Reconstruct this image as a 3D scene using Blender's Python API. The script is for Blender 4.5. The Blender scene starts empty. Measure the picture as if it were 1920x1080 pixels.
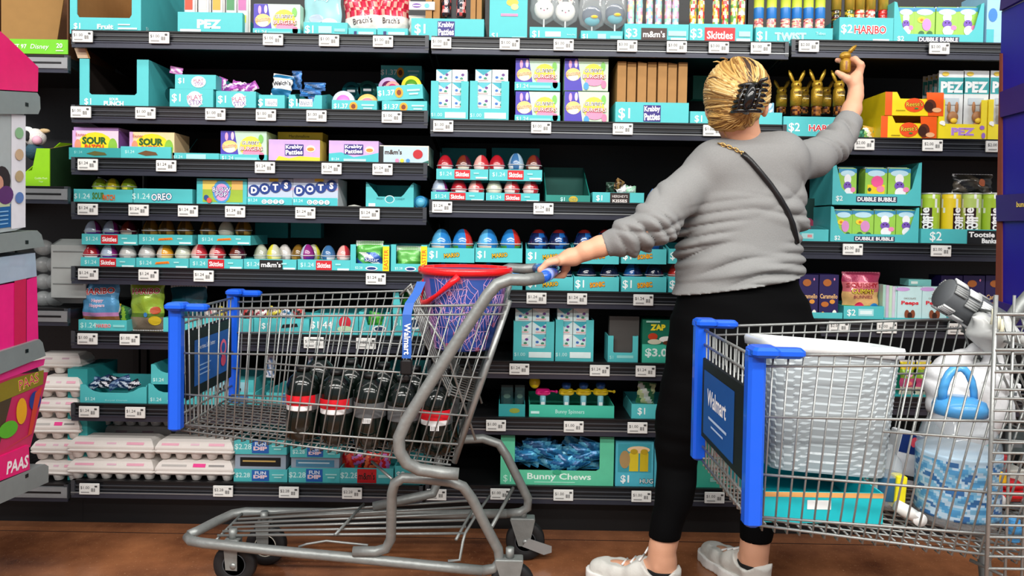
import bpy, math, random
import numpy as np
from mathutils import Vector, Matrix, noise
random.seed(7)
S = bpy.context.scene
COL = S.collection
R = math.radians
# ---------------- camera ----------------
F = 1400.0; H = 1.08
PITCH = R(1.5); ROLL = R(0.95)
cd = bpy.data.cameras.new('camera'); cam = bpy.data.objects.new('camera', cd); COL.objects.link(cam)
cd.sensor_width = 36; cd.lens = F / 1920 * 36
cd.shift_y = -((115 - F * math.tan(PITCH)) / 1920)
cam.matrix_world = Matrix.Translation((0, 0, H)) @ Matrix.Rotation(R(90) - PITCH, 4, 'X') @ Matrix.Rotation(ROLL, 4, 'Z')
cd.clip_start = 0.05
S.camera = cam
# ---------------- world, lights, exposure ----------------
wd = bpy.data.worlds.new('store_air'); S.world = wd; wd.use_nodes = True
wd.node_tree.nodes['Background'].inputs[0].default_value = (0.85, 0.92, 1, 1)
wd.node_tree.nodes['Background'].inputs[1].default_value = 0.22
def area(name, loc, sx, sy, pw, rot=(0, 0, 0), c=(1, .97, .92)):
    l = bpy.data.lights.new(name, 'AREA'); l.shape = 'RECTANGLE'; l.size = sx; l.size_y = sy; l.energy = pw; l.color = c
    o = bpy.data.objects.new(name, l); COL.objects.link(o); o.location = loc; o.rotation_euler = rot
for i, (y, p) in enumerate([(1.3, 40), (-.9, 170), (-3.2, 215)]):
    area('ceiling_strip_light', (0.2, y, 3.7), 9, .3, p, (R(-8 if i == 0 else 22), 0, 0))
S.view_settings.view_transform = 'Standard'; S.view_settings.look = 'None'
S.view_settings.exposure = 0.84; S.view_settings.gamma = 1.0; S.view_settings.use_curve_mapping = False

# ---------------- helpers ----------------
CM = cam.matrix_world.copy()
def W(px, py, Y):
    xc = (px / 1920 - .5) * 1920 / F
    yc = ((.5 - py / 1080) * 1080 / 1920 + cd.shift_y) * 1920 / F
    d = CM.to_3x3() @ Vector((xc, yc, -1))
    return CM.translation + d * (Y / d.y)
def lin(h):
    h = h.lstrip('#'); o = []
    for i in (0, 2, 4):
        c = int(h[i:i + 2], 16) / 255
        o.append(c / 12.92 if c <= .04045 else ((c + .055) / 1.055) ** 2.4)
    return tuple(o) + (1,)
MATS = {}
def mat(c, rough=.45, metal=0, tr=0, var=.08, sc=40, bump=0, bsc=200, alpha=1, coat=0, ior=1.45, sp=.5):
    k = (c, rough, metal, tr, var, sc, bump, bsc, alpha, coat)
    if k in MATS: return MATS[k]
    m = bpy.data.materials.new('surface_' + c.strip('#')); m.use_nodes = True
    nt = m.node_tree; b = nt.nodes['Principled BSDF']; L = nt.links
    b.inputs['Roughness'].default_value = rough; b.inputs['Metallic'].default_value = metal
    b.inputs['Transmission Weight'].default_value = tr; b.inputs['Alpha'].default_value = alpha
    b.inputs['Coat Weight'].default_value = coat; b.inputs['IOR'].default_value = ior
    b.inputs['Specular IOR Level'].default_value = sp
    a = lin(c)
    if var and not tr:
        n = nt.nodes.new('ShaderNodeTexNoise'); n.inputs['Scale'].default_value = sc; n.inputs['Detail'].default_value = 2
        tc = nt.nodes.new('ShaderNodeTexCoord'); L.new(tc.outputs['Object'], n.inputs['Vector'])
        mr = nt.nodes.new('ShaderNodeMapRange'); mr.inputs[3].default_value = 1 - var; mr.inputs[4].default_value = 1 + var
        L.new(n.outputs[0], mr.inputs[0])
        mx = nt.nodes.new('ShaderNodeVectorMath'); mx.operation = 'SCALE'; mx.inputs[0].default_value = a[:3]
        L.new(mr.outputs[0], mx.inputs['Scale']); L.new(mx.outputs[0], b.inputs['Base Color'])
    else: b.inputs['Base Color'].default_value = a
    if bump:
        n2 = nt.nodes.new('ShaderNodeTexNoise'); n2.inputs['Scale'].default_value = bsc; n2.inputs['Detail'].default_value = 4
        tc2 = nt.nodes.new('ShaderNodeTexCoord'); L.new(tc2.outputs['Object'], n2.inputs['Vector'])
        bp = nt.nodes.new('ShaderNodeBump'); bp.inputs['Strength'].default_value = bump; bp.inputs['Distance'].default_value = .004
        L.new(n2.outputs[0], bp.inputs['Height']); L.new(bp.outputs[0], b.inputs['Normal'])
    MATS[k] = m; return m
def M(c):
    return c if not isinstance(c, str) else mat(c)
TXT = {}
def text_geo(s, off=0):
    k = (s, off)
    if k in TXT: return TXT[k]
    cu = bpy.data.curves.new('t', 'FONT'); cu.body = s; cu.size = 1; cu.offset = off; cu.resolution_u = 2
    ob = bpy.data.objects.new('t', cu); me = ob.to_mesh()
    v = [(p.co.x, p.co.y) for p in me.vertices]; f = [tuple(p.vertices) for p in me.polygons]
    ob.to_mesh_clear(); bpy.data.objects.remove(ob); bpy.data.curves.remove(cu)
    if off:
        b = TXT.get((s, 0)) or text_geo(s, 0); TXT[k] = (v, f, b[2]); return TXT[k]
    xs = [a[0] for a in v]; ys = [a[1] for a in v]
    TXT[k] = (v, f, (min(xs), max(xs), min(ys), max(ys))); return TXT[k]
class MB:
    def __init__(s): s.v = []; s.f = []; s.m = []; s.mi = {}; s.mats = []; s.sm = []
    def idx(s, c):
        m = M(c)
        if m.name not in s.mi: s.mi[m.name] = len(s.mats); s.mats.append(m)
        return s.mi[m.name]
    def add(s, vs, fs, c, smooth=False):
        o = len(s.v); s.v += [tuple(a) for a in vs]
        for i, f in enumerate(fs):
            s.f.append(tuple(o + j for j in f)); s.m.append(s.idx(c[i] if isinstance(c, list) else c)); s.sm.append(smooth)
    def box(s, x0, x1, y0, y1, z0, z1, c):
        s.add([(x0, y0, z0), (x1, y0, z0), (x1, y1, z0), (x0, y1, z0), (x0, y0, z1), (x1, y0, z1), (x1, y1, z1), (x0, y1, z1)],
              [(0, 1, 5, 4), (1, 2, 6, 5), (2, 3, 7, 6), (3, 0, 4, 7), (4, 5, 6, 7), (3, 2, 1, 0)], c)
    def rbox(s, x0, x1, y0, y1, z0, z1, c, r=.004):   # box with chamfered edges
        r = min(r, (x1 - x0) * .45, (y1 - y0) * .45, (z1 - z0) * .45); vs = []
        for z, i in ((z0, r), (z0 + r, 0), (z1 - r, 0), (z1, r)):
            a, b, e, d = x0 + i, x1 - i, y0 + i, y1 - i; q = r
            vs += [(a + q, e, z), (b - q, e, z), (b, e + q, z), (b, d - q, z), (b - q, d, z), (a + q, d, z), (a, d - q, z), (a, e + q, z)]
        fs = [tuple(range(7, -1, -1)), tuple(range(24, 32))]
        for k in range(3):
            for j in range(8): fs.append((k * 8 + j, k * 8 + (j + 1) % 8, k * 8 + 8 + (j + 1) % 8, k * 8 + 8 + j))
        s.add(vs, fs, c)
    def prism(s, pts, O, U, V, N, t, c):   # outline pts (u,v) in metres, extruded by t along N
        O, U, V, N = map(Vector, (O, U, V, N)); n = len(pts)
        a = [O + U * p[0] + V * p[1] for p in pts]; b = [p + N * t for p in a]
        s.add(a + b, [tuple(range(n)), tuple(range(2 * n - 1, n - 1, -1))] + [(i, i + n, (i + 1) % n + n, (i + 1) % n) for i in range(n)], c)
    def tube(s, pts, r, c, n=8, cap=True, smooth=True, flat=1):
        pts = [Vector(p) for p in pts]; rs = r if isinstance(r, (list, tuple)) else [r] * len(pts)
        vs = []; fs = []; up = None
        for i, p in enumerate(pts):
            t = (pts[min(i + 1, len(pts) - 1)] - pts[max(i - 1, 0)])
            t = t.normalized() if t.length > 1e-9 else Vector((0, 0, 1))
            if up is None:
                up = t.orthogonal().normalized()
            else:
                up = (up - t * up.dot(t)); up = up.normalized() if up.length > 1e-6 else t.orthogonal().normalized()
            w = t.cross(up)
            for k in range(n):
                a = 2 * math.pi * k / n; vs.append(p + up * math.cos(a) * rs[i] + w * math.sin(a) * rs[i] * flat)
        for i in range(len(pts) - 1):
            for k in range(n): fs.append((i * n + k, i * n + (k + 1) % n, (i + 1) * n + (k + 1) % n, (i + 1) * n + k))
        if cap: fs += [tuple(range(n - 1, -1, -1)), tuple(range((len(pts) - 1) * n, len(pts) * n))]
        s.add(vs, fs, c, smooth)
    def lathe(s, prof, c, O=(0, 0, 0), n=20, ax='z', fn=None, smooth=True, sy=1):
        O = Vector(O); vs = []; fs = []; cs = []
        for (r, z) in prof:
            for k in range(n):
                a = 2 * math.pi * k / n; x, y = r * math.cos(a), r * math.sin(a) * sy
                vs.append(O + (Vector((x, y, z)) if ax == 'z' else Vector((z, x, y)) if ax == 'x' else Vector((x, z, y))))
        for i in range(len(prof) - 1):
            for k in range(n):
                f = (i * n + k, i * n + (k + 1) % n, (i + 1) * n + (k + 1) % n, (i + 1) * n + k)
                fs.append(f if ax != 'y' else f[::-1])
                cs.append(fn(i, k) if fn else c)
        if prof[0][0] > 1e-6: fs.append(tuple(range(n - 1, -1, -1))); cs.append(c if c else cs[0])
        if prof[-1][0] > 1e-6: fs.append(tuple(range((len(prof) - 1) * n, len(prof) * n))); cs.append(c if c else cs[-1])
        s.add(vs, fs, cs, smooth)
    def ball(s, O, r, c, n=12, m=8, sx=1, sy=1, sz=1):
        vs = []; fs = []
        for i in range(m + 1):
            t = math.pi * i / m
            for k in range(n):
                a = 2 * math.pi * k / n
                vs.append((O[0] + r * sx * math.sin(t) * math.cos(a), O[1] + r * sy * math.sin(t) * math.sin(a), O[2] - r * sz * math.cos(t)))
        for i in range(m):
            for k in range(n): fs.append((i * n + k, i * n + (k + 1) % n, (i + 1) * n + (k + 1) % n, (i + 1) * n + k))
        s.add(vs, fs, c, True)
    def art(s, O, U, V, w, h, items, surf=None, e0=.0006):
        """print on a face: unit coords (u,v); N points out of the face"""
        O, U, V = Vector(O), Vector(U), Vector(V); N = U.cross(V); e = e0
        def pt(u, v): return O + U * (u * w) + V * (v * h) + N * (e + (surf(u, v) if surf else 0))
        for it in items:
            k = it[0]
            if k == 'r': s.add([pt(it[1], it[2]), pt(it[3], it[2]), pt(it[3], it[4]), pt(it[1], it[4])], [(0, 1, 2, 3)], it[5])
            elif k == 'e':
                n = 16; s.add([pt(it[1] + it[3] * math.cos(a * 6.2832 / n), it[2] + it[4] * math.sin(a * 6.2832 / n)) for a in range(n)], [tuple(range(n))], it[5])
            elif k == 'p': s.add([pt(*q) for q in it[1]], [tuple(range(len(it[1])))], it[2])
            elif k == 't':
                _, st, u, v, hh, c = it[:6]; op = it[6] if len(it) > 6 else {}
                base = text_geo(st); bb = base[2]; hx = max(.01, bb[3] - bb[2]); sc = hh * h / hx
                wid = (bb[1] - bb[0]) * sc; sq = 1
                if 'w' in op: sq = op['w'] * w / wid
                lay = [(base if not op.get('b') else text_geo(st, op['b']), c)]
                if 'oc' in op: lay.insert(0, (text_geo(st, op.get('o', .05)), op['oc']))
                ca, sa = math.cos(R(op.get('rot', 0))), math.sin(R(op.get('rot', 0))); cx = (bb[0] + bb[1]) / 2; cy = (bb[2] + bb[3]) / 2
                for (g, cc) in lay:
                    vs = []
                    for (x, y) in g[0]:
                        a, b = (x - cx) * sc * sq, (y - cy) * sc; a += b * op.get('sh', 0)
                        a, b = a * ca - b * sa, a * sa + b * ca
                        vs.append(pt(u + a / w, v + b / h))
                    s.add(vs, g[1], cc); e += .0004
            e += .0003
    def build(s, name, parent=None, loc=(0, 0, 0), rz=0, **tg):
        me = bpy.data.meshes.new(name); me.from_pydata(s.v, [], s.f)
        for m in s.mats: me.materials.append(m)
        me.polygons.foreach_set('material_index', s.m); me.polygons.foreach_set('use_smooth', s.sm); me.update()
        o = bpy.data.objects.new(name, me); COL.objects.link(o)
        o.location = loc; o.rotation_euler = (0, 0, rz)
        if parent: o.parent = parent
        return tag(o, **tg)

def surface_nets(fn, bd, h):
    """smooth isosurface of fn(x,y,z) (numpy arrays) inside bounds"""
    (x0, x1), (y0, y1), (z0, z1) = bd
    X = np.arange(x0, x1 + h, h); Y_ = np.arange(y0, y1 + h, h); Z = np.arange(z0, z1 + h, h)
    g = np.meshgrid(X, Y_, Z, indexing='ij'); f = fn(*g).astype(np.float32)
    f[0] = f[-1] = 1; f[:, 0] = f[:, -1] = 1; f[:, :, 0] = f[:, :, -1] = 1
    s = f < 0; nx, ny, nz = f.shape
    acc = np.zeros((nx - 1, ny - 1, nz - 1, 3), np.float32); cnt = np.zeros((nx - 1, ny - 1, nz - 1), np.float32)
    for ax in range(3):
        for a in (0, 1):
            for b in (0, 1):
                o = [0, 0, 0]; oth = [i for i in range(3) if i != ax]; o[oth[0]] = a; o[oth[1]] = b; e = list(o); e[ax] = 1
                A = f[o[0]:o[0] + nx - 1, o[1]:o[1] + ny - 1, o[2]:o[2] + nz - 1]; B = f[e[0]:e[0] + nx - 1, e[1]:e[1] + ny - 1, e[2]:e[2] + nz - 1]
                m = (A < 0) != (B < 0); t = np.where(m, A / np.where(m, A - B, 1), 0); p = [np.full_like(t, o[i]) for i in range(3)]; p[ax] = t
                for i in range(3): acc[..., i] += np.where(m, p[i], 0)
                cnt += m
    act = cnt > 0; idx = np.full(act.shape, -1); ii = np.argwhere(act); idx[act] = np.arange(len(ii))
    v = acc[act] / cnt[act][:, None] + ii; v = v * h + np.array([X[0], Y_[0], Z[0]])
    F_ = []
    for ax in range(3):
        sl0 = [slice(None)] * 3; sl1 = [slice(None)] * 3; sl0[ax] = slice(0, -1); sl1[ax] = slice(1, None)
        a = s[tuple(sl0)]; b = s[tuple(sl1)]; ch = np.argwhere(a != b); u, w = [(1, 2), (2, 0), (0, 1)][ax]
        ch = ch[(ch[:, u] > 0) & (ch[:, w] > 0) & (ch[:, u] < f.shape[u] - 1) & (ch[:, w] < f.shape[w] - 1)]
        fl = a[tuple(ch.T)]; q = []
        for du, dw in ((0, 0), (1, 0), (1, 1), (0, 1)):
            c = ch.copy(); c[:, u] -= du; c[:, w] -= dw; q.append(idx[tuple(c.T)])
        q = np.stack(q, 1); q[~fl] = q[~fl][:, ::-1]; F_.append(q)
    return v.tolist(), np.concatenate(F_).tolist()
def smin(a, b, k): h = np.clip(.5 + .5 * (b - a) / k, 0, 1); return b + (a - b) * h - k * h * (1 - h)
def cone(x, y, z, a, b, ra, rb):
    ax, ay, az = a; dx, dy, dz = b[0] - ax, b[1] - ay, b[2] - az; L = dx * dx + dy * dy + dz * dz + 1e-12
    t = np.clip(((x - ax) * dx + (y - ay) * dy + (z - az) * dz) / L, 0, 1)
    return np.sqrt((x - ax - t * dx) ** 2 + (y - ay - t * dy) ** 2 + (z - az - t * dz) ** 2) - (ra + (rb - ra) * t)
def chain(x, y, z, pts, k=.012):
    """pts: (x,y,z,r) joined into one smooth limb"""
    d = None
    for a, b in zip(pts[:-1], pts[1:]):
        c = cone(x, y, z, a[:3], b[:3], a[3], b[3]); d = c if d is None else smin(d, c, k)
    return d
def ell(x, y, z, c, r):
    k0 = np.sqrt(((x - c[0]) / r[0]) ** 2 + ((y - c[1]) / r[1]) ** 2 + ((z - c[2]) / r[2]) ** 2); return (k0 - 1) * min(r)
def tag(o, label=None, cat=None, group=None, kind=None):
    if label: o['label'] = label
    if cat: o['category'] = cat
    if group: o['group'] = group
    if kind: o['kind'] = kind
    return o
def empty(name, loc, label, cat, group=None, rz=0):
    o = bpy.data.objects.new(name, None); COL.objects.link(o); o.location = loc; o.rotation_euler = (0, 0, rz); o.empty_display_size = .05
    return tag(o, label, cat, group)
KIDS = {}
def copy_tree(o, loc, label, group=None):
    c = o.copy(); COL.objects.link(c); c.location = loc; c['label'] = label
    if group: c['group'] = group
    for ch in [x for x in COL.objects if x.parent == o]:
        d = ch.copy(); COL.objects.link(d); d.parent = c
        for g in [x for x in COL.objects if x.parent == ch]:
            e = g.copy(); COL.objects.link(e); e.parent = d
    return c
ORD = ['first', 'second', 'third', 'fourth', 'fifth', 'sixth', 'seventh', 'eighth', 'ninth', 'tenth', 'eleventh', 'twelfth']
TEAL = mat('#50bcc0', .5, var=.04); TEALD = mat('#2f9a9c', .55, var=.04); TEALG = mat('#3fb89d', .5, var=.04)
WHITE = mat('#f2f2f0', .5, var=.02); BLACK = mat('#0a0a0c', .45, var=.1); KRAFT = mat('#a47a48', .8, var=.1)
YEL = '#f4d514'; RED = '#d3141d'; PUR = '#4a3aa8'; LIL = '#c9a5dc'; NAVY = '#142a6a'; GRN = '#62b12b'; PINK = '#ee5a9c'; SKY = '#57aee2'; ORG = '#f0691a'; BRN = '#4a2416'; PALE = '#bfe6e6'; DK = '#1a1214'

# ---------------- setting: floor ----------------
def floor_mat():
    m = bpy.data.materials.new('polished_brown_concrete'); m.use_nodes = True; nt = m.node_tree; b = nt.nodes['Principled BSDF']; L = nt.links
    tc = nt.nodes.new('ShaderNodeTexCoord')
    def nz(sc, det, ro=.6):
        n = nt.nodes.new('ShaderNodeTexNoise'); n.inputs['Scale'].default_value = sc; n.inputs['Detail'].default_value = det; n.inputs['Roughness'].default_value = ro
        L.new(tc.outputs['Object'], n.inputs['Vector']); return n
    n1 = nz(3.5, 8); cr = nt.nodes.new('ShaderNodeValToRGB'); L.new(n1.outputs[0], cr.inputs[0])
    cr.color_ramp.elements[0].position = .3; cr.color_ramp.elements[0].color = lin('#5c3522'); cr.color_ramp.elements[1].position = .72; cr.color_ramp.elements[1].color = lin('#a56a45')
    n2 = nz(110, 3, .8); c2 = nt.nodes.new('ShaderNodeValToRGB'); L.new(n2.outputs[0], c2.inputs[0])
    c2.color_ramp.elements[0].position = .62; c2.color_ramp.elements[0].color = (0, 0, 0, 1); c2.color_ramp.elements[1].position = .72; c2.color_ramp.elements[1].color = (.6, .6, .6, 1)
    mx = nt.nodes.new('ShaderNodeMix'); mx.data_type = 'RGBA'; L.new(c2.outputs[0], mx.inputs[0]); L.new(cr.outputs[0], mx.inputs[6]); mx.inputs[7].default_value = lin('#d8ac80')
    L.new(mx.outputs[2], b.inputs['Base Color']); b.inputs['Roughness'].default_value = .22
    n3 = nz(14, 4); bp = nt.nodes.new('ShaderNodeBump'); bp.inputs['Strength'].default_value = .12; bp.inputs['Distance'].default_value = .01; L.new(n3.outputs[0], bp.inputs['Height']); L.new(bp.outputs[0], b.inputs['Normal'])
    return m
mb = MB(); mb.add([(-4, -4, 0), (5, -4, 0), (5, 4, 0), (-4, 4, 0)], [(0, 1, 2, 3)], floor_mat()); mb.build('floor', kind='structure')
mb = MB(); mb.box(-4, 5, 3.1, 3.2, 0, 3.2, mat('#0a0b0c', .8)); mb.build('wall_back', kind='structure')
mb = MB(); mb.box(-4, 5, 2.553, 2.556, .0002, .0012, mat('#2a170e', .6)); mb.build('trim_1', kind='structure')
def peg_mat():
    m = bpy.data.materials.new('black_pegboard'); m.use_nodes = True; nt = m.node_tree; b = nt.nodes['Principled BSDF']; L = nt.links
    tc = nt.nodes.new('ShaderNodeTexCoord'); s1 = nt.nodes.new('ShaderNodeVectorMath'); s1.operation = 'SCALE'; s1.inputs['Scale'].default_value = 1 / .0254
    L.new(tc.outputs['Object'], s1.inputs[0]); fr = nt.nodes.new('ShaderNodeVectorMath'); fr.operation = 'FRACTION'; L.new(s1.outputs[0], fr.inputs[0])
    sb = nt.nodes.new('ShaderNodeVectorMath'); sb.operation = 'SUBTRACT'; sb.inputs[1].default_value = (.5, 0, .5); L.new(fr.outputs[0], sb.inputs[0])
    ml = nt.nodes.new('ShaderNodeVectorMath'); ml.operation = 'MULTIPLY'; ml.inputs[1].default_value = (1, 0, 1); L.new(sb.outputs[0], ml.inputs[0])
    ln = nt.nodes.new('ShaderNodeVectorMath'); ln.operation = 'LENGTH'; L.new(ml.outputs[0], ln.inputs[0])
    lt = nt.nodes.new('ShaderNodeMath'); lt.operation = 'LESS_THAN'; lt.inputs[1].default_value = .13; L.new(ln.outputs['Value'], lt.inputs[0])
    mx = nt.nodes.new('ShaderNodeMix'); mx.data_type = 'RGBA'; L.new(lt.outputs[0], mx.inputs[0]); mx.inputs[6].default_value = lin('#0c0e10'); mx.inputs[7].default_value = lin('#030303')
    L.new(mx.outputs[2], b.inputs['Base Color']); b.inputs['Roughness'].default_value = .5
    return m
PEG = peg_mat(); STEEL = mat('#0b0c0e', .5, var=.05); RAIL = mat('#17181b', .35, var=.05); RIDGE = mat('#3c3f44', .3); BAND = mat('#3a3c48', .3, .3); EDGE = mat('#8d9092', .3, .5)
YF = 2.56   # front plane of the price rails
YP = 2.59   # front of the goods
# bay: left/right px of rails, shelves: surface py at the centre px
BAYS = {'0': (-160, 128, [('T', 107), ('2', 351), ('3', 578), ('B', 905)]),
        '1': (135, 799, [('T', 67), ('2', 207), ('3', 304), ('4', 387), ('5', 507), ('6', 627), ('7', 762), ('B', 905)]),
        '2': (805, 1469, [('T', 79), ('2', 233), ('3', 383), ('4', 549), ('5', 681), ('6', 786), ('B', 913)]),
        '3': (1475, 2139, [('T', 85), ('2', 265), ('3', 460), ('4', 604), ('5', 748), ('B', 919)])}
BN = {'0': 'far left bay', '1': 'left bay', '2': 'middle bay', '3': 'right bay'}
SN = {'T': 'top', '2': 'second', '3': 'third', '4': 'fourth', '5': 'fifth', '6': 'sixth', '7': 'seventh', 'B': 'bottom'}
SZ = {}; BX = {}
for b, (p0, p1, sh) in BAYS.items():
    pc = (p0 + p1) / 2; x0 = W(p0, 430, YF).x; x1 = W(p1, 430, YF).x; BX[b] = (x0, x1)
    root = empty('shelving_unit', ((x0 + x1) / 2, 3.05, 0), f'black steel shelving unit carrying the {BN[b]} of shelves', 'shelving')
    def local(o): o.location = Vector((0, 0, 0)) - root.location
    mb = MB(); mb.box(x0 - .001, x1 + .001, 3.052, 3.07, .0, 2.6, PEG); local(mb.build('back_panel', root))
    mb = MB(); mb.box(x0 - .006, x1 + .006, 2.64, 2.655, .0, .155, STEEL); mb.build('baseboard_' + {'0': 'far_left', '1': 'left', '2': 'middle', '3': 'right'}[b], kind='structure')
    for xx in (x0 + .01, x1 - .01):
        mb = MB(); mb.box(xx - .012, xx + .012, 3.042, 3.052, 0, 2.6, STEEL); local(mb.build('upright', root))
    for (s, py) in sh:
        z = W(pc, py, YF + .02).z; SZ[b + s] = z
        tp = 'metal_shelf'; r = empty(tp, ((x0 + x1) / 2, YF, z), f'dark metal shelf board with price rail, {SN[s]} shelf of the {BN[b]}', 'shelf', 'metal shelves of the wall of candy')
        if s == 'B': tag(r, f'dark deep metal base shelf along the floor of the {BN[b]}')
        w = (x1 - x0) / 2
        mb = MB(); mb.box(-w + .003, w - .003, .012, .48, -.022, -.001, STEEL)
        for i in range(int(w * 2 / .0254)): mb.box(-w + .015 + i * .0254, -w + .02 + i * .0254, .2, .47, -.001, -.0002, BLACK)
        mb.build('shelf_board', r)
        mb = MB(); lc = EDGE if b == '2' or s == 'B' else BAND
        mb.box(-w, w, .004, .014, -.054, .006, RAIL); mb.box(-w, w, -.001, .004, .001, .006, STEEL)
        mb.box(-w + .012, w - .012, .0, .004, -.014, -.010, RIDGE); mb.box(-w + .012, w - .012, .0, .004, -.028, -.024, RIDGE)
        mb.box(-w, w, -.003, .006, -.054, -.034, BAND); mb.box(-w, w, -.006, -.003, -.037, -.033, lc)
        if b == '0': mb.box(-w, w, -.007, .004, -.040, -.003, mat('#8b8e90', .4, .2)); mb.box(-w, w - .02, -.0075, -.007, -.025, -.018, BLACK)
        mb.box(-w - .001, -w + .012, -.004, .012, -.045, .006, RIDGE); mb.box(w - .012, w + .001, -.004, .012, -.045, .006, RIDGE)
        mb.build('price_rail', r)
        for sx in (-1, 1):
            mb = MB(); mb.prism([(.02, -.022), (.47, -.022), (.47, -.09), (.4, -.09), (.02, -.03)], (sx * (w - .006) - .002, 0, 0), (0, 1, 0), (0, 0, 1), (1, 0, 0), .004, STEEL); mb.build('bracket', r)
# price tags
TAGS = {'1T': [158, 300, 511, 615, 715], '2T': [823, 950, 1050, 1168, 1260, 1338, 1416], '3T': [1505, 1747],
        '12': [155, 275, 405, 499, 593, 733], '22': [829, 1011, 1163, 1331], '32': [1613, 1740, 1858],
        '13': [168, 314, 498, 622, 717], '14': [168, 263, 355, 443, 574, 694], '23': [829, 1018], '33': [1597, 1762],
        '15': [169, 282, 385, 707], '24': [1008, 1084, 1208], '34': [1575, 1665, 1798], '16': [168, 247, 592, 690],
        '25': [978, 1129, 1215], '17': [171, 258], '26': [936, 1082, 1202], '1B': [172, 424, 548, 667, 826], '2B': [946, 1065, 1212, 1350]}
for k, l in TAGS.items():
    for i, px in enumerate(l):
        x = W(px, 430, YF).x; z = SZ[k] - .001
        pr = '$3.00' if k == '2T' and 3 <= i <= 5 else '$2.00' if k[0] == '3' else '$2.28' if k in ('1B',) and i else '$1.24' if k[1] in '3457' else '$1.00'
        mb = MB(); mb.rbox(-.034, .034, -.006, 0, -.038, 0, mat('#e6e6e2', .5), .001)
        mb.art((-.034, -.006, -.038), (1, 0, 0), (0, 0, 1), .068, .038, [('t', pr, .3, .62, .3, '#333333'), ('r', .1, .18, .52, .28, '#9a9a98'), ('r', .62, .3, .72, .6, '#8a8a88'), ('r', .75, .3, .82, .6, '#8a8a88'), ('r', .8, .7, .93, .85, '#444444')])
        n = len(l); wh = 'only' if n == 1 else f'{ORD[i]} from the left'
        mb.build('price_tag', None, (x, YF - .008, z), label=f'price tag, {wh} on the {SN[k[1]]} rail of the {BN[k[0]]}', cat='price tag', group='white price tags on the shelf rails')
# ---------------- goods: builders ----------------
SC = F / YP
def spot(k, p0, p1, py, Y=YP):
    """shelf key, left/right/top pixel -> x centre, z, width, height"""
    z = SZ[k]; a = W(p0, py, Y); b = W(p1, py, Y)
    return (a.x + b.x) / 2, z, b.x - a.x, (a.z + b.z) / 2 - z
NOTCH = [(0, 1), (.16, 1), (.28, .45), (.72, .45), (.84, 1), (1, 1)]
def WIN(v=.3, m=.12, mr=None): mr = mr or m; return [(0, 1), (m, 1), (m, v + .04), (m + .03, v), (1 - mr - .03, v), (1 - mr, v + .04), (1 - mr, 1), (1, 1)]
def tray_mb(w, h, d, art=(), prof=None, side=None, back=None, c=TEAL, inner=None, sart=()):
    mb = MB(); t = .003; side = side or h; back = back or side; inner = inner or c; w2 = w / 2
    pr = prof or [(0, 1), (1, 1)]
    pts = [(0, 0), (w, 0)] + [(u * w, v * h) for u, v in reversed(pr)]
    mb.prism(pts, (-w2, 0, 0), (1, 0, 0), (0, 0, 1), (0, 1, 0), t, c)
    for sx in (-1, 1):
        x = w2 * sx - (t if sx > 0 else 0)
        mb.prism([(t, 0), (d, 0), (d, back), (min(d * .5, .12), side), (t, h if not prof else h * pr[0][1])], (x, 0, 0), (0, 1, 0), (0, 0, 1), (1, 0, 0), t, ([c, inner] if sx < 0 else [inner, c]) + [c] * 5)
    mb.box(-w2 + t, w2 - t, d - t, d, 0, back, inner); mb.box(-w2 + t, w2 - t, t, d - t, 0, .003, inner)
    mb.art((-w2, 0, 0), (1, 0, 0), (0, 0, 1), w, h, art)
    if sart: mb.art((w2, 0, 0), (0, 1, 0), (0, 0, 1), d, side, sart)
    return mb
def tray(k, p0, p1, py, label, art=(), d=.26, up=0, Y=YP, rot=0, name='display_tray', group='teal cardboard display trays on the shelves', **kw):
    x, z, w, h = spot(k, p0, p1, py, Y)
    if up: b = W((p0 + p1) / 2, up, Y).z; h = h + z - b; z = b
    mb = tray_mb(w - .001, h, d, art, **kw)
    if rot:
        q = Matrix.Rotation(R(rot), 4, 'Y'); mb.v = [tuple(q @ Vector(v)) for v in mb.v]
    return mb.build(name, None, (x, Y, z), label=label, cat='display tray', group=group)
def carton(k, p0, p1, py, label, art=(), d=.06, c='#cccccc', up=0, Y=YP, name='candy_box', cat='candy box', group='boxes of candy on the shelves', flap=None, strip=None, side=None):
    x, z, w, h = spot(k, p0, p1, py, Y)
    if up: b = W((p0 + p1) / 2, up, Y).z; h = h + z - b; z = b
    mb = MB(); s = M(side or c); mb.box(-w / 2, w / 2, 0, d, 0, h, [M(c), s, s, s, s, s])
    mb.art((-w / 2, 0, 0), (1, 0, 0), (0, 0, 1), w, h, art)
    if flap: mb.box(-w / 2 + .002, w / 2 - .002, .004, d, h, h + flap[0], flap[1])
    if strip:   # teal shelf tray round the foot of the box
        mb.box(-w / 2 - .002, w / 2 + .002, -.003, d, 0, h * strip, TEAL)
        mb.art((-w / 2, -.003, 0), (1, 0, 0), (0, 0, 1), w, h * strip, [('t', '$1.24', .16, .5, .55, '#d8f2f0'), ('r', .32, .3, .8, .6, '#8fd6d8')])
    return mb.build(name, None, (x, Y, z), label=label, cat=cat, group=group)
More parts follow.
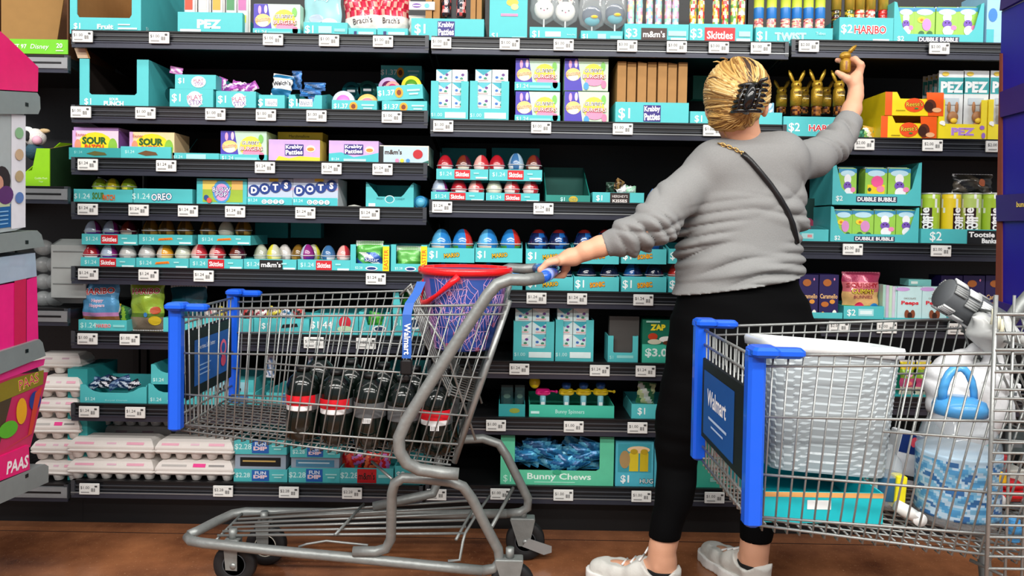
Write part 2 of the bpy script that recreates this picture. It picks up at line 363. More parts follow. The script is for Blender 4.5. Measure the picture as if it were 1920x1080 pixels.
def pouch_mb(w, h, t, fn, art=(), nu=20, nv=24, seed=0, crimp='#d8d8d8', win=None):
    """pillow pouch standing on its bottom seam; fn(u,v)->colour"""
    mb = MB(); rs = random.Random(seed); ph = [rs.uniform(0, 6) for _ in range(4)]
    def th(u, v):
        e = max(0, math.sin(math.pi * min(1, max(0, u)))) ** .55 * max(0, math.sin(math.pi * min(1, max(0, v)))) ** .6
        return t * e * (1 + .16 * math.sin(u * 11 + ph[0] + v * 5) + .13 * math.sin(v * 13 + ph[1] - u * 4)) / 2
    for sg in (-1, 1):
        vs = []; fs = []; cs = []
        for j in range(nv + 1):
            for i in range(nu + 1):
                u, v = i / nu, j / nv; wz = 1 - .05 * math.sin(math.pi * v)
                vs.append(((u - .5) * w * wz + .002 * math.sin(v * 20 + ph[2]), sg * th(u, v), v * h))
        for j in range(nv):
            for i in range(nu):
                q = (j * (nu + 1) + i, j * (nu + 1) + i + 1, (j + 1) * (nu + 1) + i + 1, (j + 1) * (nu + 1) + i)
                fs.append(q if sg < 0 else q[::-1]); cs.append(M(fn((i + .5) / nu, (j + .5) / nv)))
        mb.add(vs, fs, cs, True)
    n = 14
    for z0, z1 in ((-.001, .007), (h - .007, h + .001)):
        for i in range(n): mb.box(-w / 2 + w * i / n, -w / 2 + w * (i + .8) / n, -.0014, .0014, z0, z1, crimp)
    mb.art((-w / 2, 0, 0), (1, 0, 0), (0, 0, 1), w, h, art, surf=lambda u, v: th(u, v) + .0012)
    mb.v = [(a, b + t * .5, c) for a, b, c in mb.v]
    return mb
def foil(c, r=.3): return mat(c, r, .15, bump=.5, bsc=60, coat=.3)
def pouch(k, p0, p1, py, label, fn, art=(), t=.04, up=0, Y=YP + .02, tilt=0, lie=0, name='candy_bag', cat='candy bag', group='bags of candy on the shelves', seed=0, **kw):
    x, z, w, h = spot(k, p0, p1, py, Y)
    if up: b = W((p0 + p1) / 2, up, Y).z; h = h + z - b; z = b
    mb = pouch_mb(w, h, t, fn, art, seed=seed, **kw)
    if tilt:
        q = Matrix.Translation((0, 0, h / 2)) @ Matrix.Rotation(R(tilt), 4, 'Y') @ Matrix.Translation((0, 0, -h / 2)); mb.v = [tuple(q @ Vector(v)) for v in mb.v]
    return mb.build(name, None, (x, Y, z), label=label, cat=cat, group=group)
EP = [(0, 0), (.30, .02), (.64, .09), (.88, .22), (.97, .36), (.95, .50), (.82, .68), (.62, .84), (.36, .96), (.16, .995), (0, 1.0)]
EGGS = {}
def egg(x, Y, z, r, h, cols, label, group, tint=0, rz=0, mood=0):
    k = (cols, round(r, 3), mood)
    if k not in EGGS:
        a, b, c = [mat(q, .18, 0, coat=.6) for q in cols]; mb = MB(); n = 16; rs = random.Random(str(k))
        o1, o2 = rs.randint(0, 15), rs.randint(2, 5)
        prof = [(p * r, q * h) for p, q in EP]
        def fn(i, kk):
            if mood == 1: return c if i >= 7 else (a if (kk + o1 + (i % 2)) % 5 < 3 else b)
            if i == 3 and (kk + o1) % 6 < 4: return c
            return b if (kk + o1) % 8 < o2 else a
        mb.lathe(prof, None, n=n, fn=fn); mb.lathe([(r * 1.0, h * .405), (r * 1.035, h * .415), (r * 1.035, h * .435), (r * 1.0, h * .445)], mat('#d9dcdc', .2), n=n)
        o = mb.build('candy_egg', None, (x, Y, z), rz, label=label, cat='candy egg', group=group); EGGS[k] = o
    else:
        o = EGGS[k].copy(); COL.objects.link(o); o.location = (x, Y, z); o.rotation_euler = (0, 0, rz); o['label'] = label; o['group'] = group
    return o
def eggs(k, pxs, top, base, label, cols, group, wpx=31, Y=YP + .045, mood=0):
    for i, px in enumerate(pxs):
        p = W(px, top - 4, Y); q = W(px, base, Y); c = cols[i % len(cols)]
        egg(p.x, Y, q.z, wpx / 2 / F * Y, p.z - q.z, c, label.format(ORD[i]), group, rz=(i * 1.7) % 6.2, mood=mood)
def PR(p, u=.12, v=.5, h=.45, c='#f4fbfa'): return ('t', p, u, v, h, c, {'b': .012})
BADGE = lambda u, v, w, h, c, s, tc='#ffffff', th=.5: [('r', u - w / 2, v - h / 2, u + w / 2, v + h / 2, c), ('t', s, u, v, h * th, tc, {'b': .02, 'w': w * .84})]
def logo(s, u, v, w, h, c, oc, rot=0, o=.07): return ('t', s, u, v, h, c, {'oc': oc, 'o': o, 'b': .02, 'w': w, 'rot': rot})
GUM = [('p', [(0, 0), (.42, 0), (.3, 1), (0, 1)], '#4a3fae'), ('e', .2, .5, .17, .2, '#f0cf7a'), ('e', .2, .42, .12, .12, '#f6ead2'), ('e', .13, .82, .035, .13, '#f3a6c8'), ('e', .26, .84, .035, .13, '#f3c6d8'),
       ('e', .66, .5, .24, .34, '#f4dc46'), ('e', .68, .3, .2, .16, '#f08fb0'), ('e', .5, .14, .06, .12, '#4a9ad0'), ('e', .9, .2, .06, .13, '#ee7aa0'), ('e', .88, .76, .05, .14, '#7cc35a'),
       ('t', 'GUMMY', .66, .62, .11, '#2a1c10', {'oc': '#ffffff', 'o': .06}), ('t', 'BURGERS', .68, .44, .12, '#ffffff', {'oc': '#a8242a', 'o': .06}), ('t', 'Gummy', .2, .52, .13, '#c44a1a', {'oc': '#fff2c8', 'rot': 8})]
KRAB = lambda u=.5, v=.5, w=.28, h=.6: [('r', u - w * .53, v - h * .45, u + w * .53, v + h * .5, '#2f2478'), ('t', 'Krabby', u, v + h * .25, h * .38, '#ffffff', {'b': .03, 'w': w * .95, 'rot': 2}), ('t', 'Patties', u, v - h * .17, h * .38, '#ffffff', {'b': .03, 'w': w * .95, 'rot': 2})]
SOUR = [('e', .5, .45, .4, .5, '#f3d516'), ('r', 0, .0, .08, 1, '#c9a0cf'), ('e', .88, .45, .1, .3, '#7fb53a'), ('e', .12, .5, .07, .2, '#e98a6a'), ('t', 'SOUR', .48, .66, .22, '#1c5a20', {'oc': '#10200c', 'o': .05, 'b': .03}),
        ('t', 'PATCH', .48, .4, .24, '#e8531c', {'oc': '#7a1c0a', 'o': .04, 'b': .03, 'w': .4}), ('t', 'KIDS', .48, .16, .2, '#d8701c', {'b': .02}), ('t', 'Easter', .2, .86, .1, '#a8242a')]
# ---------------- top row ----------------
G1 = 'teal cardboard display trays on the shelves'
o = tray('1T', 131, 265, -90, 'tall open teal case with empty cut-out window marked Fruit, top left corner', [PR('$1', .1, .09, .08), logo('Fruit', .5, .09, .22, .055, '#ffffff', '#7fd0cf'), ('r', .68, .11, .85, .125, '#d8f2f0'), ('r', .68, .06, .95, .08, '#d8f2f0')], d=.42, prof=WIN(.2, .1, .13), inner=KRAFT, sart=[('t', 'Fruit', .72, .18, .07, '#bfe8e6'), ('t', '$1', .1, .1, .06, '#e8ffff')])
tray('1T', 333, 455, 23, 'teal tray with white PEZ lettering on the top shelf', [('t', 'PEZ', .48, .5, .33, '#f4fbfa', {'b': .05, 'w': .34}), ('r', .04, .14, .36, .27, '#dff5f4')], d=.3, side=.07)
for i, px in enumerate([358, 384, 410, 436, 458]):
    x, z, w, h = spot('1T', px - 12, px + 12, -70, YP + .04)
    mb = MB(); mb.rbox(-w / 2, w / 2, 0, .004, 0, h, '#e9e6e2', .001); mb.rbox(-w * .4, w * .4, -.016, 0, .01, h * .52, mat('#dcdfe2', .1, coat=.5), .006)
    mb.art((-w / 2, -.016, 0), (1, 0, 0), (0, 0, 1), w, h, [('r', .2, .36, .8, .5, ['#c8482c', '#f0d8c4', '#d8a03c', '#4a8a5a', '#b86aa0'][i]), ('r', .2, .2, .8, .3, ['#e8b898', '#b8283a', '#f2e2d0', '#e0584a', '#e8e040'][i]), ('r', .1, .52, .9, .55, '#3a3a3a')])
    mb.build('candy_dispenser_pack', None, (x, YP + .04, z), label=f'white carded candy dispenser, {ORD[i]} from the left in the PEZ tray', cat='candy dispenser', group='carded dispensers in the PEZ tray')
carton('1T', 476, 563, 8, 'purple and yellow gummy burger box on the top shelf', GUM, .1, '#bfe0c8', strip=.25, flap=(.002, '#8f9498'))
tray('1T', 569, 652, 42, 'small teal tray holding pale blue jelly bags on the top shelf', [PR('$1', .13, .5, .55), ('r', .34, .3, .64, .75, '#a8e0de'), ('r', .7, .4, .95, .6, '#8fd6d4')], d=.2)
pouch('1T', 568, 640, -75, 'pale blue translucent jelly candy bag in a top shelf tray', lambda u, v: mat('#9ed2d8', .2, coat=.5) if v > .15 else mat('#d8e8e6', .2), [('t', 'Jelly', .5, .46, .06, '#e8f6f8', {'w': .4}), ('e', .35, .2, .2, .06, '#b7c8d8'), ('e', .7, .15, .2, .06, '#eef2f2')], up=62, seed=3)
for i, (a, b) in enumerate([(653, 706), (707, 765)]):
    tray('1T', a, b, 53, f'low teal tray under red candy bags, {["left", "right"][i]} of two', [('r', .2, .35, .3, .7, NAVY), ('r', .36, .35, .9, .65, '#b8e8e8'), ('r', 0, .0, 1, .06, '#e8f8f8')], d=.28)
for i, (a, b, t) in enumerate([(640, 712, -6), (704, 768, 4)]):
    pouch('1T', a, b, -60, f'red and white checked bag of marshmallow candy, {["left", "right"][i]} one on the top shelf', lambda u, v, s=i: foil('#f3ece6') if v < .3 else foil(['#c8203a', '#e8385a', '#f0b8a8'][(int(u * 14) + int(v * 16) * 2 + s) % 3]), [('t', 'Brach\'s', .5, .22, .09, '#2a1a1a', {'w': .5, 'rot': 4})], t=.07, up=64, tilt=t, seed=9 + i)
x, z, w, h = spot('1T', 772, 800, 20)
mb = pouch_mb(.06, .09, .03, lambda u, v: mat('#c7cbc4', .2, bump=.6), seed=4); mb.build('candy_bag', None, (x - .01, YP + .02, z), label='crumpled clear candy bag behind the purple printed card', cat='candy bag')
carton('1T', 767, 815, 3, 'small white card printed in purple, tucked beside the brown dividers', [('e', .3, .5, .18, .28, '#6a3a9a'), ('r', .15, .42, .45, .55, '#ffffff'), ('e', .7, .5, .1, .3, '#6ac0d8')], .01, '#e8eef0', up=18, name='printed_card', cat='card', group='printed cards')
tray('2T', 771, 908, 35, 'wide teal tray with Krabby Patties logo on the top shelf', [PR('$1', .12, .48, .5)] + KRAB(.48, .5, .22, .75), d=.3, side=.08)
def dividers(k, p0, p1, py, n, label, extra=()):
    x, z, w, h = spot(k, p0, p1, py, YP + .02)
    mb = MB(); 
    for i in range(n):
        a = -w / 2 + w * i / n; mb.prism([(0, 0), (w / n * .86, 0), (w / n * .86, h * (1 - .01 * (i % 3))), (0, h)], (a, (i % 2) * .006, 0), (1, 0, 0), (0, 0, 1), (0, 1, 0), .2, KRAFT)
    mb.box(-w / 2, w / 2, .21, .24, 0, h * .95, mat('#3a2a1a', .9))
    mb.build('cardboard_divider_pack', None, (x, YP + .004, z), label=label, cat='cardboard divider')
dividers('2T', 800, 828, -60, 2, 'upright brown cardboard dividers left of the dark candy rolls')
dividers('2T', 884, 906, -60, 2, 'upright brown cardboard dividers right of the dark candy rolls')
def tube_candy(k, px, top, base, wpx, cols, cap, label, group, Y=YP + .03, bodytop=None, seed=0, name='candy_tube', rabbit=None):
    p = W(px, top, Y); q = W(px, base, Y); h = p.z - q.z; r = wpx / 2 / F * Y
    mb = MB(); rs = random.Random(seed); n = 10; m = max(8, int(h / .012)); bt = bodytop or 1
    mats = [mat(c, .15, coat=.7) for c in cols]; prof = [(r * (1 + .05 * math.sin(i * 2.1)), h * bt * i / m) for i in range(m + 1)]
    mb.lathe([(0, 0)] + prof + [(0, h * bt)], None, n=n, fn=lambda i, kk: mats[rs.randrange(len(mats))])
    if bt < 1: mb.lathe([(0, h * bt), (r * 1.06, h * bt), (r * 1.06, h), (0, h)], cap, n=14)
    return mb.build(name, None, (p.x, Y, q.z), label=label, cat='candy tube', group=group)
MIX = ['#d0282c', '#e8a828', '#6aa84a', '#e8dc80', '#f0ece0']; MIXP = ['#a8d8c0', '#f0d8a0', '#d8a8d0', '#f0f0e8', '#8ac8d8', '#e89aa8']
for i, px in enumerate([838, 866]):
    tube_candy('2T', px, -60, 32, 18, ['#2a1a1a', '#c0484a', '#1c2a3a', '#e8a0a0'], BLACK, f'dark candy roll with pink label, {["left", "right"][i]} of two between cardboard dividers', 'dark candy rolls', seed=i)
carton('2T', 919, 990, -40, 'tall teal box with orange bunny picture on the top shelf', [('e', .6, .62, .16, .06, '#f0b848'), ('e', .45, .72, .1, .05, '#4a90c0'), ('e', .66, .55, .1, .05, '#f6d890'), ('r', .3, .4, .75, .44, '#e88ab0'), ('t', '$1', .14, .08, .1, '#e8ffff'), ('r', .6, .03, .95, .07, '#a8e4e2')], .2, TEAL, side='#3aa8ae')
tray('2T', 993, 1082, 51, 'teal tray of bunny lollipops on the top shelf', [PR('$1', .13, .5, .5), ('r', .33, .35, .66, .7, '#dff5f4'), ('t', 'Bunny Pop', .88, .5, .12, '#c8f0f0')], d=.2)
def lollipop(px, py, r, kind, label, sc):
    Y = YP + .05; p = W(px, py, Y); b = SZ['2T']; root = empty('lollipop', (p.x, Y, b + .004), label, 'lollipop', 'wrapped character-shaped lollipops')
    rr = r / F * Y; zz = p.z - b - .004
    mb = MB(); mb.tube([(0, 0, 0), (0, 0, zz)], .003, WHITE); mb.build('stick', root)
    mb = MB(); c1, c2 = (('#f2efe8', '#f0a8b8') if kind == 0 else ('#2a3c58', '#f0c828'))
    mb.ball((0, 0, zz), rr * .78, c1, 16, 10, 1, .35, 1)
    if kind == 0:
        for s in (-1, 1): mb.ball((s * rr * .42, 0, zz + rr * 1.1), rr * .5, c1, 10, 6, .45, .3, 1.1); mb.ball((s * rr * .42, -.006, zz + rr * 1.15), rr * .4, c2, 8, 6, .3, .25, .9); mb.ball((s * rr * .25, -rr * .27, zz), rr * .06, BLACK, 6, 4)
        mb.ball((0, -rr * .28, zz - rr * .12), rr * .06, PINK, 6, 4)
    else:
        mb.ball((0, -rr * .1, zz - rr * .4), rr * .6, '#38a8b8', 14, 8, 1, .35, .7); mb.ball((rr * .15, -rr * .3, zz - rr * .15), rr * .3, c2, 10, 6, 1, .5, .5)
    mb.build('candy_head', root)
    mb = MB(); cl = mat('#cfd8da', .08, tr=.0, alpha=.25, coat=.5)
    def wr(i, k): return cl
    mb.lathe([(rr * .1, zz - rr * 1.2), (rr * .9, zz - rr * .7), (rr * 1.12, zz), (rr * 1.05, zz + rr * .8), (rr * .9, zz + rr * 1.9), (rr * .95, zz + rr * 2.1)], cl, n=14, sy=.4); mb.build('clear_wrapper', root)
for i, (px, py) in enumerate([(1020, 18), (1060, 22)]): lollipop(px, py, 24, 0, f'white bunny lollipop in clear wrap, {["left", "right"][i]} of the pair', 1)
tray('2T', 1089, 1168, 58, 'teal tray of dark blue lollipops on the top shelf', [PR('$1', .1, .5, .45), ('r', .4, .3, .6, .75, '#a8c8e0'), ('r', .7, .35, .97, .6, '#8fd6d4')], d=.2)
for i, (px, py) in enumerate([(1110, 30), (1153, 26)]): lollipop(px, py, 24, 1, f'dark blue and teal lollipop in clear wrap, {["left", "right"][i]} of the pair', 1)
tray('2T', 1171, 1292, 45, 'teal tray with brown m&m\'s badge, three dollars', [PR('$3', .11, .5, .5)] + BADGE(.46, .48, .4, .62, '#3a2620', "m&m's") + [('r', .68, .4, .96, .65, '#a8e2e0'), ('r', .72, .14, .96, .3, '#e0f5f4')], d=.2)
tray('2T', 1293, 1412, 45, 'teal tray with red Skittles badge, three dollars', [PR('$3', .11, .5, .5)] + BADGE(.48, .46, .48, .72, '#cc1f26', 'Skittles') + [('r', .78, .4, .96, .65, '#a8e2e0'), ('r', .74, .14, .96, .3, '#e0f5f4')], d=.2)
for i, px in enumerate([1185, 1201, 1220, 1237, 1255, 1269]):
    tube_candy('2T', px, -90, 76, 13, MIXP, WHITE, f'clear tube of pastel candy, {ORD[i]} from the left behind the brown m&m\'s badge', 'clear tubes of pastel chocolate candy', seed=i)
for i, px in enumerate([1302, 1317, 1345, 1362, 1379, 1393]):
    tube_candy('2T', px, -90, 76, 13, MIX, WHITE, f'clear tube of bright candy, {ORD[i]} from the left behind the red Skittles badge', 'clear tubes of fruit candy', seed=20 + i)
tray('2T', 1417, 1562, 52, 'wide low teal tray with pale Twist lettering below the gum tubes', [PR('$1', .08, .5, .55), ('t', 'TWIST', .45, .5, .4, '#a8e8e4', {'b': .03, 'oc': '#e8fafa'}), ('r', .62, .14, .92, .34, '#dff5f4'), ('t', 'Tubes', .84, .7, .15, '#c8f0f0')], d=.2)
for i, px in enumerate([1425, 1449, 1475, 1496, 1518, 1540]):
    o = tube_candy('2T', px, -70, 78, 17, ['#e88a8a', '#f0c8a0', '#f0a8b8', '#e8e0c0', '#c05a5a'], mat('#9ad03a', .3), f'gum ball tube with green and blue band, {ORD[i]} from the left on the top shelf', 'gum ball tubes with green caps', seed=40 + i, bodytop=.4)
    q = W(px, 78, YP + .03); r = 8.5 / F * YP; h = W(px, -70, YP + .03).z - q.z
    mb = MB(); mb.lathe([(r * 1.07, 0), (r * 1.09, .001), (r * 1.09, h * .13), (r * 1.08, h * .14), (r * 1.08, h * .27), (r * 1.09, h * .271), (r * 1.09, h * .4), (r * 1.07, h * .401)], None, n=14, fn=lambda i, k: mat('#2a78c4', .3) if i < 3 else mat('#c8d84a', .3))
    b = mb.build('printed_band', o); b.location = (0, 0, h * .28)
tray('3T', 1574, 1676, 33, 'teal tray with red Haribo lettering on the top shelf, two dollars', [PR('$2', .14, .55, .36), logo('HARIBO', .57, .55, .58, .28, '#c8202a', '#ffffff'), ('r', .62, .12, .92, .2, '#e0f5f4')], d=.2)
for i, px in enumerate([1570, 1595, 1614, 1634, 1658]):
    tube_candy('3T', px, -60, 78, 17, [['#5a1a14', '#8a7a20', '#2a2a10'], ['#3a5a20', '#e0c040'], ['#e05040', '#f0e0b0'], ['#e0a080', '#f0f0e0', '#d04040'], ['#b81418', '#d82a20']][i], mat('#d8b448', .25, .4), f'candy tube with gold printed top, {ORD[i]} from the left behind the red Haribo lettering', 'gold topped candy tubes', seed=60 + i, bodytop=.42, Y=YP + .06)
DB = lambda: [('t', 'DUBBLE BUBBLE', .5, .5, .9, '#1c1c40', {'oc': '#ffffff', 'o': .06, 'w': .9})]
def dubble_tray(k, p0, p1, py, label, up=0):
    tray(k, p0, p1, py, label, [PR('$2', .08, .14, .13), ('r', .27, .07, .73, .2, '#2a2a4a'), ('t', 'DUBBLE BUBBLE', .5, .135, .09, '#ffffff', {'b': .03, 'w': .43})], up=up, d=.2, prof=[(0, 1), (.03, .98), (.1, .4), (.16, .26), (.84, .26), (.9, .4), (.97, .98), (1, 1)])
def bubble_carton(k, px0, px1, top, base, v, label):
    Y = YP + .015; a = W(px0, top, Y); b = W(px1, base, Y); w, h = b.x - a.x, a.z - b.z
    root = MB(); hb = h * .84
    root.prism([(0, 0), (w, 0), (w, hb), (w * .92, h * .97), (w * .08, h * .97), (0, hb)], (-w / 2, 0, 0), (1, 0, 0), (0, 0, 1), (0, 1, 0), .05, mat('#9ccf52', .4))
    root.box(-w * .44, w * .44, .015, .03, h * .95, h, mat('#e8eef0', .4))
    it = [('r', .0, .82, 1, .95, '#3f93c0'), ('e', .5, .8, .4, .1, '#bfe4f2')]
    it += [[('e', .5, .62, .2, .16, '#f6f6f8'), ('e', .5, .42, .22, .13, '#7a55b8'), ('e', .55, .2, .25, .16, '#f2f0f4'), ('e', .8, .3, .14, .08, '#ee8ab8'), ('e', .42, .46, .03, .02, '#1a1a2a'), ('e', .58, .46, .03, .02, '#1a1a2a')],
           [('e', .35, .55, .2, .1, '#f2d43a'), ('e', .6, .4, .22, .2, '#d890c8'), ('e', .35, .12, .14, .08, '#3a6a3a'), ('e', .75, .12, .14, .08, '#3a6a3a'), ('e', .35, .55, .07, .04, '#e07a2a')],
           [('r', .1, .1, .9, .45, '#f0d024'), ('e', .55, .55, .28, .18, '#ee5a98'), ('e', .7, .32, .18, .1, '#f08aa8'), ('e', .2, .3, .08, .06, '#3a4a3a')]][v]
    root.art((-w / 2, 0, 0), (1, 0, 0), (0, 0, 1), w, h, it)
    root.build('gum_carton', None, ((a.x + b.x) / 2, Y, b.z), label=label, cat='gum carton', group='green milk-carton shaped gum packs')
dubble_tray('3T', 1677, 1846, 4, 'scooped teal case with Dubble Bubble sign on the top shelf')
for i, (a, b) in enumerate([(1684, 1713), (1715, 1752), (1756, 1795), (1797, 1832)]): bubble_carton('3T', a, b, 11, 70, [0, 1, 0, 0][i], f'green gum carton, {ORD[i]} from the left in the top shelf Dubble Bubble case')
carton('3T', 1852, 1880, -20, 'pale blue printed box at the right end of the top shelf', [('r', 0, .05, .5, .3, '#4ab8c0'), ('e', .4, .55, .3, .12, '#3a80c8')], .15, '#9cc8e4')
# ---------------- second row ----------------
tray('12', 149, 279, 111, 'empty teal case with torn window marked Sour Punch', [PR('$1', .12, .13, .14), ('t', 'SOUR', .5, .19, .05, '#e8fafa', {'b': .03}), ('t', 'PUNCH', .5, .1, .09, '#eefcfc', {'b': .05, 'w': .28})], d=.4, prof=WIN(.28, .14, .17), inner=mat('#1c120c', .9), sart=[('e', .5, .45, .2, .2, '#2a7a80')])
x, z, w, h = spot('12', 130, 165, 70)
mb = MB(); a = W(132, 70, YP - .01) ; b = W(150, 66, YP - .01); c = W(166, 109, YP); d = W(146, 109, YP)
mb.v = []; pts = [a, b, W(158, 88, YP - .02), c, d]; pts = [Vector(p) - Vector((x, YP, z)) for p in pts]
mb.add([tuple(p) for p in pts] + [tuple(p + Vector((.004, .004, 0))) for p in pts], [(0, 1, 2, 3, 4), (9, 8, 7, 6, 5), (0, 5, 6, 1), (1, 6, 7, 2), (2, 7, 8, 3), (3, 8, 9, 4), (4, 9, 5, 0)], [mat('#c3ab90', .9), KRAFT] + [KRAFT] * 5)
mb.build('torn_cardboard_flap', None, (x, YP, z), label='torn brown cardboard flap sticking up at the left shelf end', cat='cardboard flap')
PL = lambda: [PR('$1', .15, .55, .42), ('e', .58, .5, .18, .4, '#f0e8f0'), ('t', 'PLAY', .58, .6, .22, '#a03068', {'oc': '#ffffff', 'o': .05, 'rot': 6}), ('t', 'STIX', .6, .36, .22, '#6a2a8a', {'oc': '#ffffff', 'o': .05, 'rot': 6})]
tray('12', 318, 400, 167, 'teal tray with round candy logo, lower of the stacked pair', PL(), d=.2)
tray('12', 328, 405, 140, 'teal tray with round candy logo, upper of the stacked pair', PL(), d=.2, up=167)
tray('12', 405, 480, 171, 'teal tray with round candy logo right of the stacked pair', PL(), d=.2)
def small_bag(px, py, wpx, hpx, cols, label, k, rot=0, Y=YP + .05, name='candy_bag', group='small loose candy packets', dk=.35, up=0):
    a = W(px, py, Y); w, h = wpx / F * Y, hpx / F * Y; rs = random.Random(px * 7 + py)
    ms = [foil(c) for c in cols]
    mb = pouch_mb(w, h, min(w, h) * dk, lambda u, v: ms[int(u * 3 + v * 2.3) % len(ms)], nu=8, nv=8, seed=px, crimp=cols[0])
    q = Matrix.Rotation(R(rot), 4, 'Y') @ Matrix.Translation((0, 0, -h / 2)); mb.v = [tuple(q @ Vector(v)) for v in mb.v]
    return mb.build(name, None, a, label=label, cat='candy packet', group=group)
small_bag(330, 132, 24, 12, ['#c878c0', '#e8d0e8'], 'purple candy packet on top of the stacked teal trays', '12', 10)
for i, (px, py, r) in enumerate([(412, 162, 20), (432, 164, 80), (452, 161, 100), (466, 166, 60)]): small_bag(px, py, 16, 34, ['#b04ab0', '#f0e0ee', '#8a3a9a'], f'purple and white candy packet, {ORD[i]} from the left in the tray right of the stack', '12', r)
WL = lambda: [PR('$1', .14, .5, .5), ('r', .32, .3, .72, .75, '#f0f6f6'), ('t', "Welch's", .52, .52, .28, '#16306a', {'w': .36, 'rot': 6})]
tray('12', 485, 534, 178, 'narrow teal tray with Welch\'s logo', WL(), d=.2)
tray('12', 541, 604, 178, 'notched teal tray with Welch\'s logo and blue packets', WL(), d=.22, side=.08, prof=[(0, 1), (.18, 1), (.28, .5), (.72, .5), (.8, 1), (1, 1.0)])
pouch('12', 508, 546, 139, 'blue and white Welch\'s fruit snack bag', lambda u, v: foil('#2a78a8') if v < .35 or v > .85 else foil('#eef0f0'), [('t', "Welch's", .5, .6, .2, '#10182a', {'w': .85, 'b': .02, 'rot': 12})], t=.03, up=180, seed=2, tilt=8)
for i, (px, py, w, h) in enumerate([(556, 150, 18, 34), (590, 162, 40, 14), (582, 174, 40, 12), (594, 186, 34, 12)]): small_bag(px, py, w, h, ['#1c5a9a', '#2a78c4', '#14406a'], f'blue fruit snack packet, {ORD[i]} from the left in the notched tray', '12', 0)
RT = lambda: [PR('$1.37', .2, .5, .42), ('e', .48, .5, .09, .36, '#f0a020'), ('e', .48, .5, .05, .2, '#7a3010'), ('r', .66, .55, .94, .68, '#b8e8e8'), ('r', .7, .3, .9, .42, '#b8e8e8')]
tray('12', 622, 707, 188, 'teal bubble tape tray, front one left of the leaning stack', RT(), d=.2)
tray('12', 716, 801, 189, 'teal bubble tape tray at the foot of the leaning stack', RT(), d=.2)
tray('12', 708, 794, 160, 'teal bubble tape tray leaning on top of the stack', RT(), d=.2, up=187, rot=-4)
tray('12', 714, 791, 123, 'dark shaded teal tray high behind the leaning stack', RT(), d=.1, up=150, Y=YP + .23)
tray('12', 655, 712, 156, 'shaded teal tray behind the front bubble tape tray', RT(), d=.1, up=186, Y=YP + .23)
def tape(px, py, r, c1, c2, label, Y=YP + .05):
    p = W(px, py, Y); rr = r / F * Y; root = empty('gum_tape_reel', p, label, 'gum reel', 'round rolls of gum tape')
    mb = MB(); mb.lathe([(0, -.012), (rr * .96, -.012), (rr, -.008), (rr, .008), (rr * .96, .012), (0, .012)], mat(c1, .25, coat=.5), n=24, ax='y'); mb.build('shell', root)
    mb = MB(); mb.lathe([(rr * .62, -.0125), (rr * .62, -.0145), (0, -.0145)], mat(c2, .3), n=20, ax='y'); mb.art((-rr * .5, -.0145, -rr * .3), (1, 0, 0), (0, 0, 1), rr, rr * .6, [('r', .1, .3, .9, .7, '#f4f0f4')], e0=.001); mb.build('printed_disc', root)
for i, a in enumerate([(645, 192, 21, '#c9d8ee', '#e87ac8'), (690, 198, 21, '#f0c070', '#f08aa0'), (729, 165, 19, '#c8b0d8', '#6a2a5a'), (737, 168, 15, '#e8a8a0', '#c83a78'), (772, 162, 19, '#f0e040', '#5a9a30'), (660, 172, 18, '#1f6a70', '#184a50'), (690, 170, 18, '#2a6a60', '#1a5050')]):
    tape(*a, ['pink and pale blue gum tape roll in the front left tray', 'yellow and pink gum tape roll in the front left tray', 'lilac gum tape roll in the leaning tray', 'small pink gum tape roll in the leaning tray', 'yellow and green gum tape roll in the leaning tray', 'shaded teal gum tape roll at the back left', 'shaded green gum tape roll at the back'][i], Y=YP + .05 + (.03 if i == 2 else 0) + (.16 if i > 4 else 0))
def pack_case(k, p0, p1, ptop, pfront, label, lab2, grid=(2, 4), dim=False):
    tray(k, p0, p1, pfront, label, [('t', '$1.00', .16, .17, .1, '#c8f0ee'), ('r', .38, .1, .93, .24, '#dff3f2')], d=.22, prof=WIN(.34, .2), side=None)
    Y = YP + .008
    x0, x1 = p0 + 6, p1 - 6; base = W((p0 + p1) / 2, 0, Y); nx, nz = grid
    zt = W((p0 + p1) / 2, ptop, Y).z; zb = SZ[k] + .004
    for j in range(nz):
        for i in range(nx):
            xa = W(x0 + (x1 - x0) * i / nx, 400, Y).x + .001; xb = W(x0 + (x1 - x0) * (i + 1) / nx, 400, Y).x - .001; za = zb + (zt - zb) * j / nz; h = (zt - zb) / nz - .001
            mb = MB(); mb.box(-(xb - xa) / 2, (xb - xa) / 2, 0, .05, 0, h, mat('#cfe6e8', .4))
            mb.art((-(xb - xa) / 2, 0, 0), (1, 0, 0), (0, 0, 1), xb - xa, h, [('p', [(0, 1), (1, 1), (.5, .55)], ['#3aa8b8', '#f0f2f2', '#58b8c4'][(i + j) % 3]), ('e', .3, .4, .1, .1, '#3a6ab8'), ('e', .7, .6, .1, .1, '#6a3a8a'), ('e', .62, .3, .1, .1, '#3a8a6a'), ('r', .2, .12, .8, .22, '#e8b8b8')])
            mb.build('surprise_box', None, ((xa + xb) / 2, Y, za), label=f'small white and teal box, column {i + 1} row {j + 1} up, {lab2}', cat='small box', group='small white and teal toy boxes in cut-out cases')
pack_case('22', 808, 879, 130, 152, 'teal cut-out case of small boxes, left of the two on the second shelf', 'left second shelf case')
pack_case('22', 881, 955, 130, 152, 'teal cut-out case of small boxes, right of the two on the second shelf', 'right second shelf case')
carton('22', 967, 1050, 172, 'gummy burger box with teal strip, lower left of four', GUM, .1, '#bfe0c8', strip=.26)
carton('22', 967, 1050, 110, 'gummy burger box with teal strip, upper left of four', GUM, .1, '#bfe0c8', strip=.26, up=170)
carton('22', 1059, 1142, 172, 'gummy burger box without strip, lower right of four', GUM, .1, '#c2dcc0')
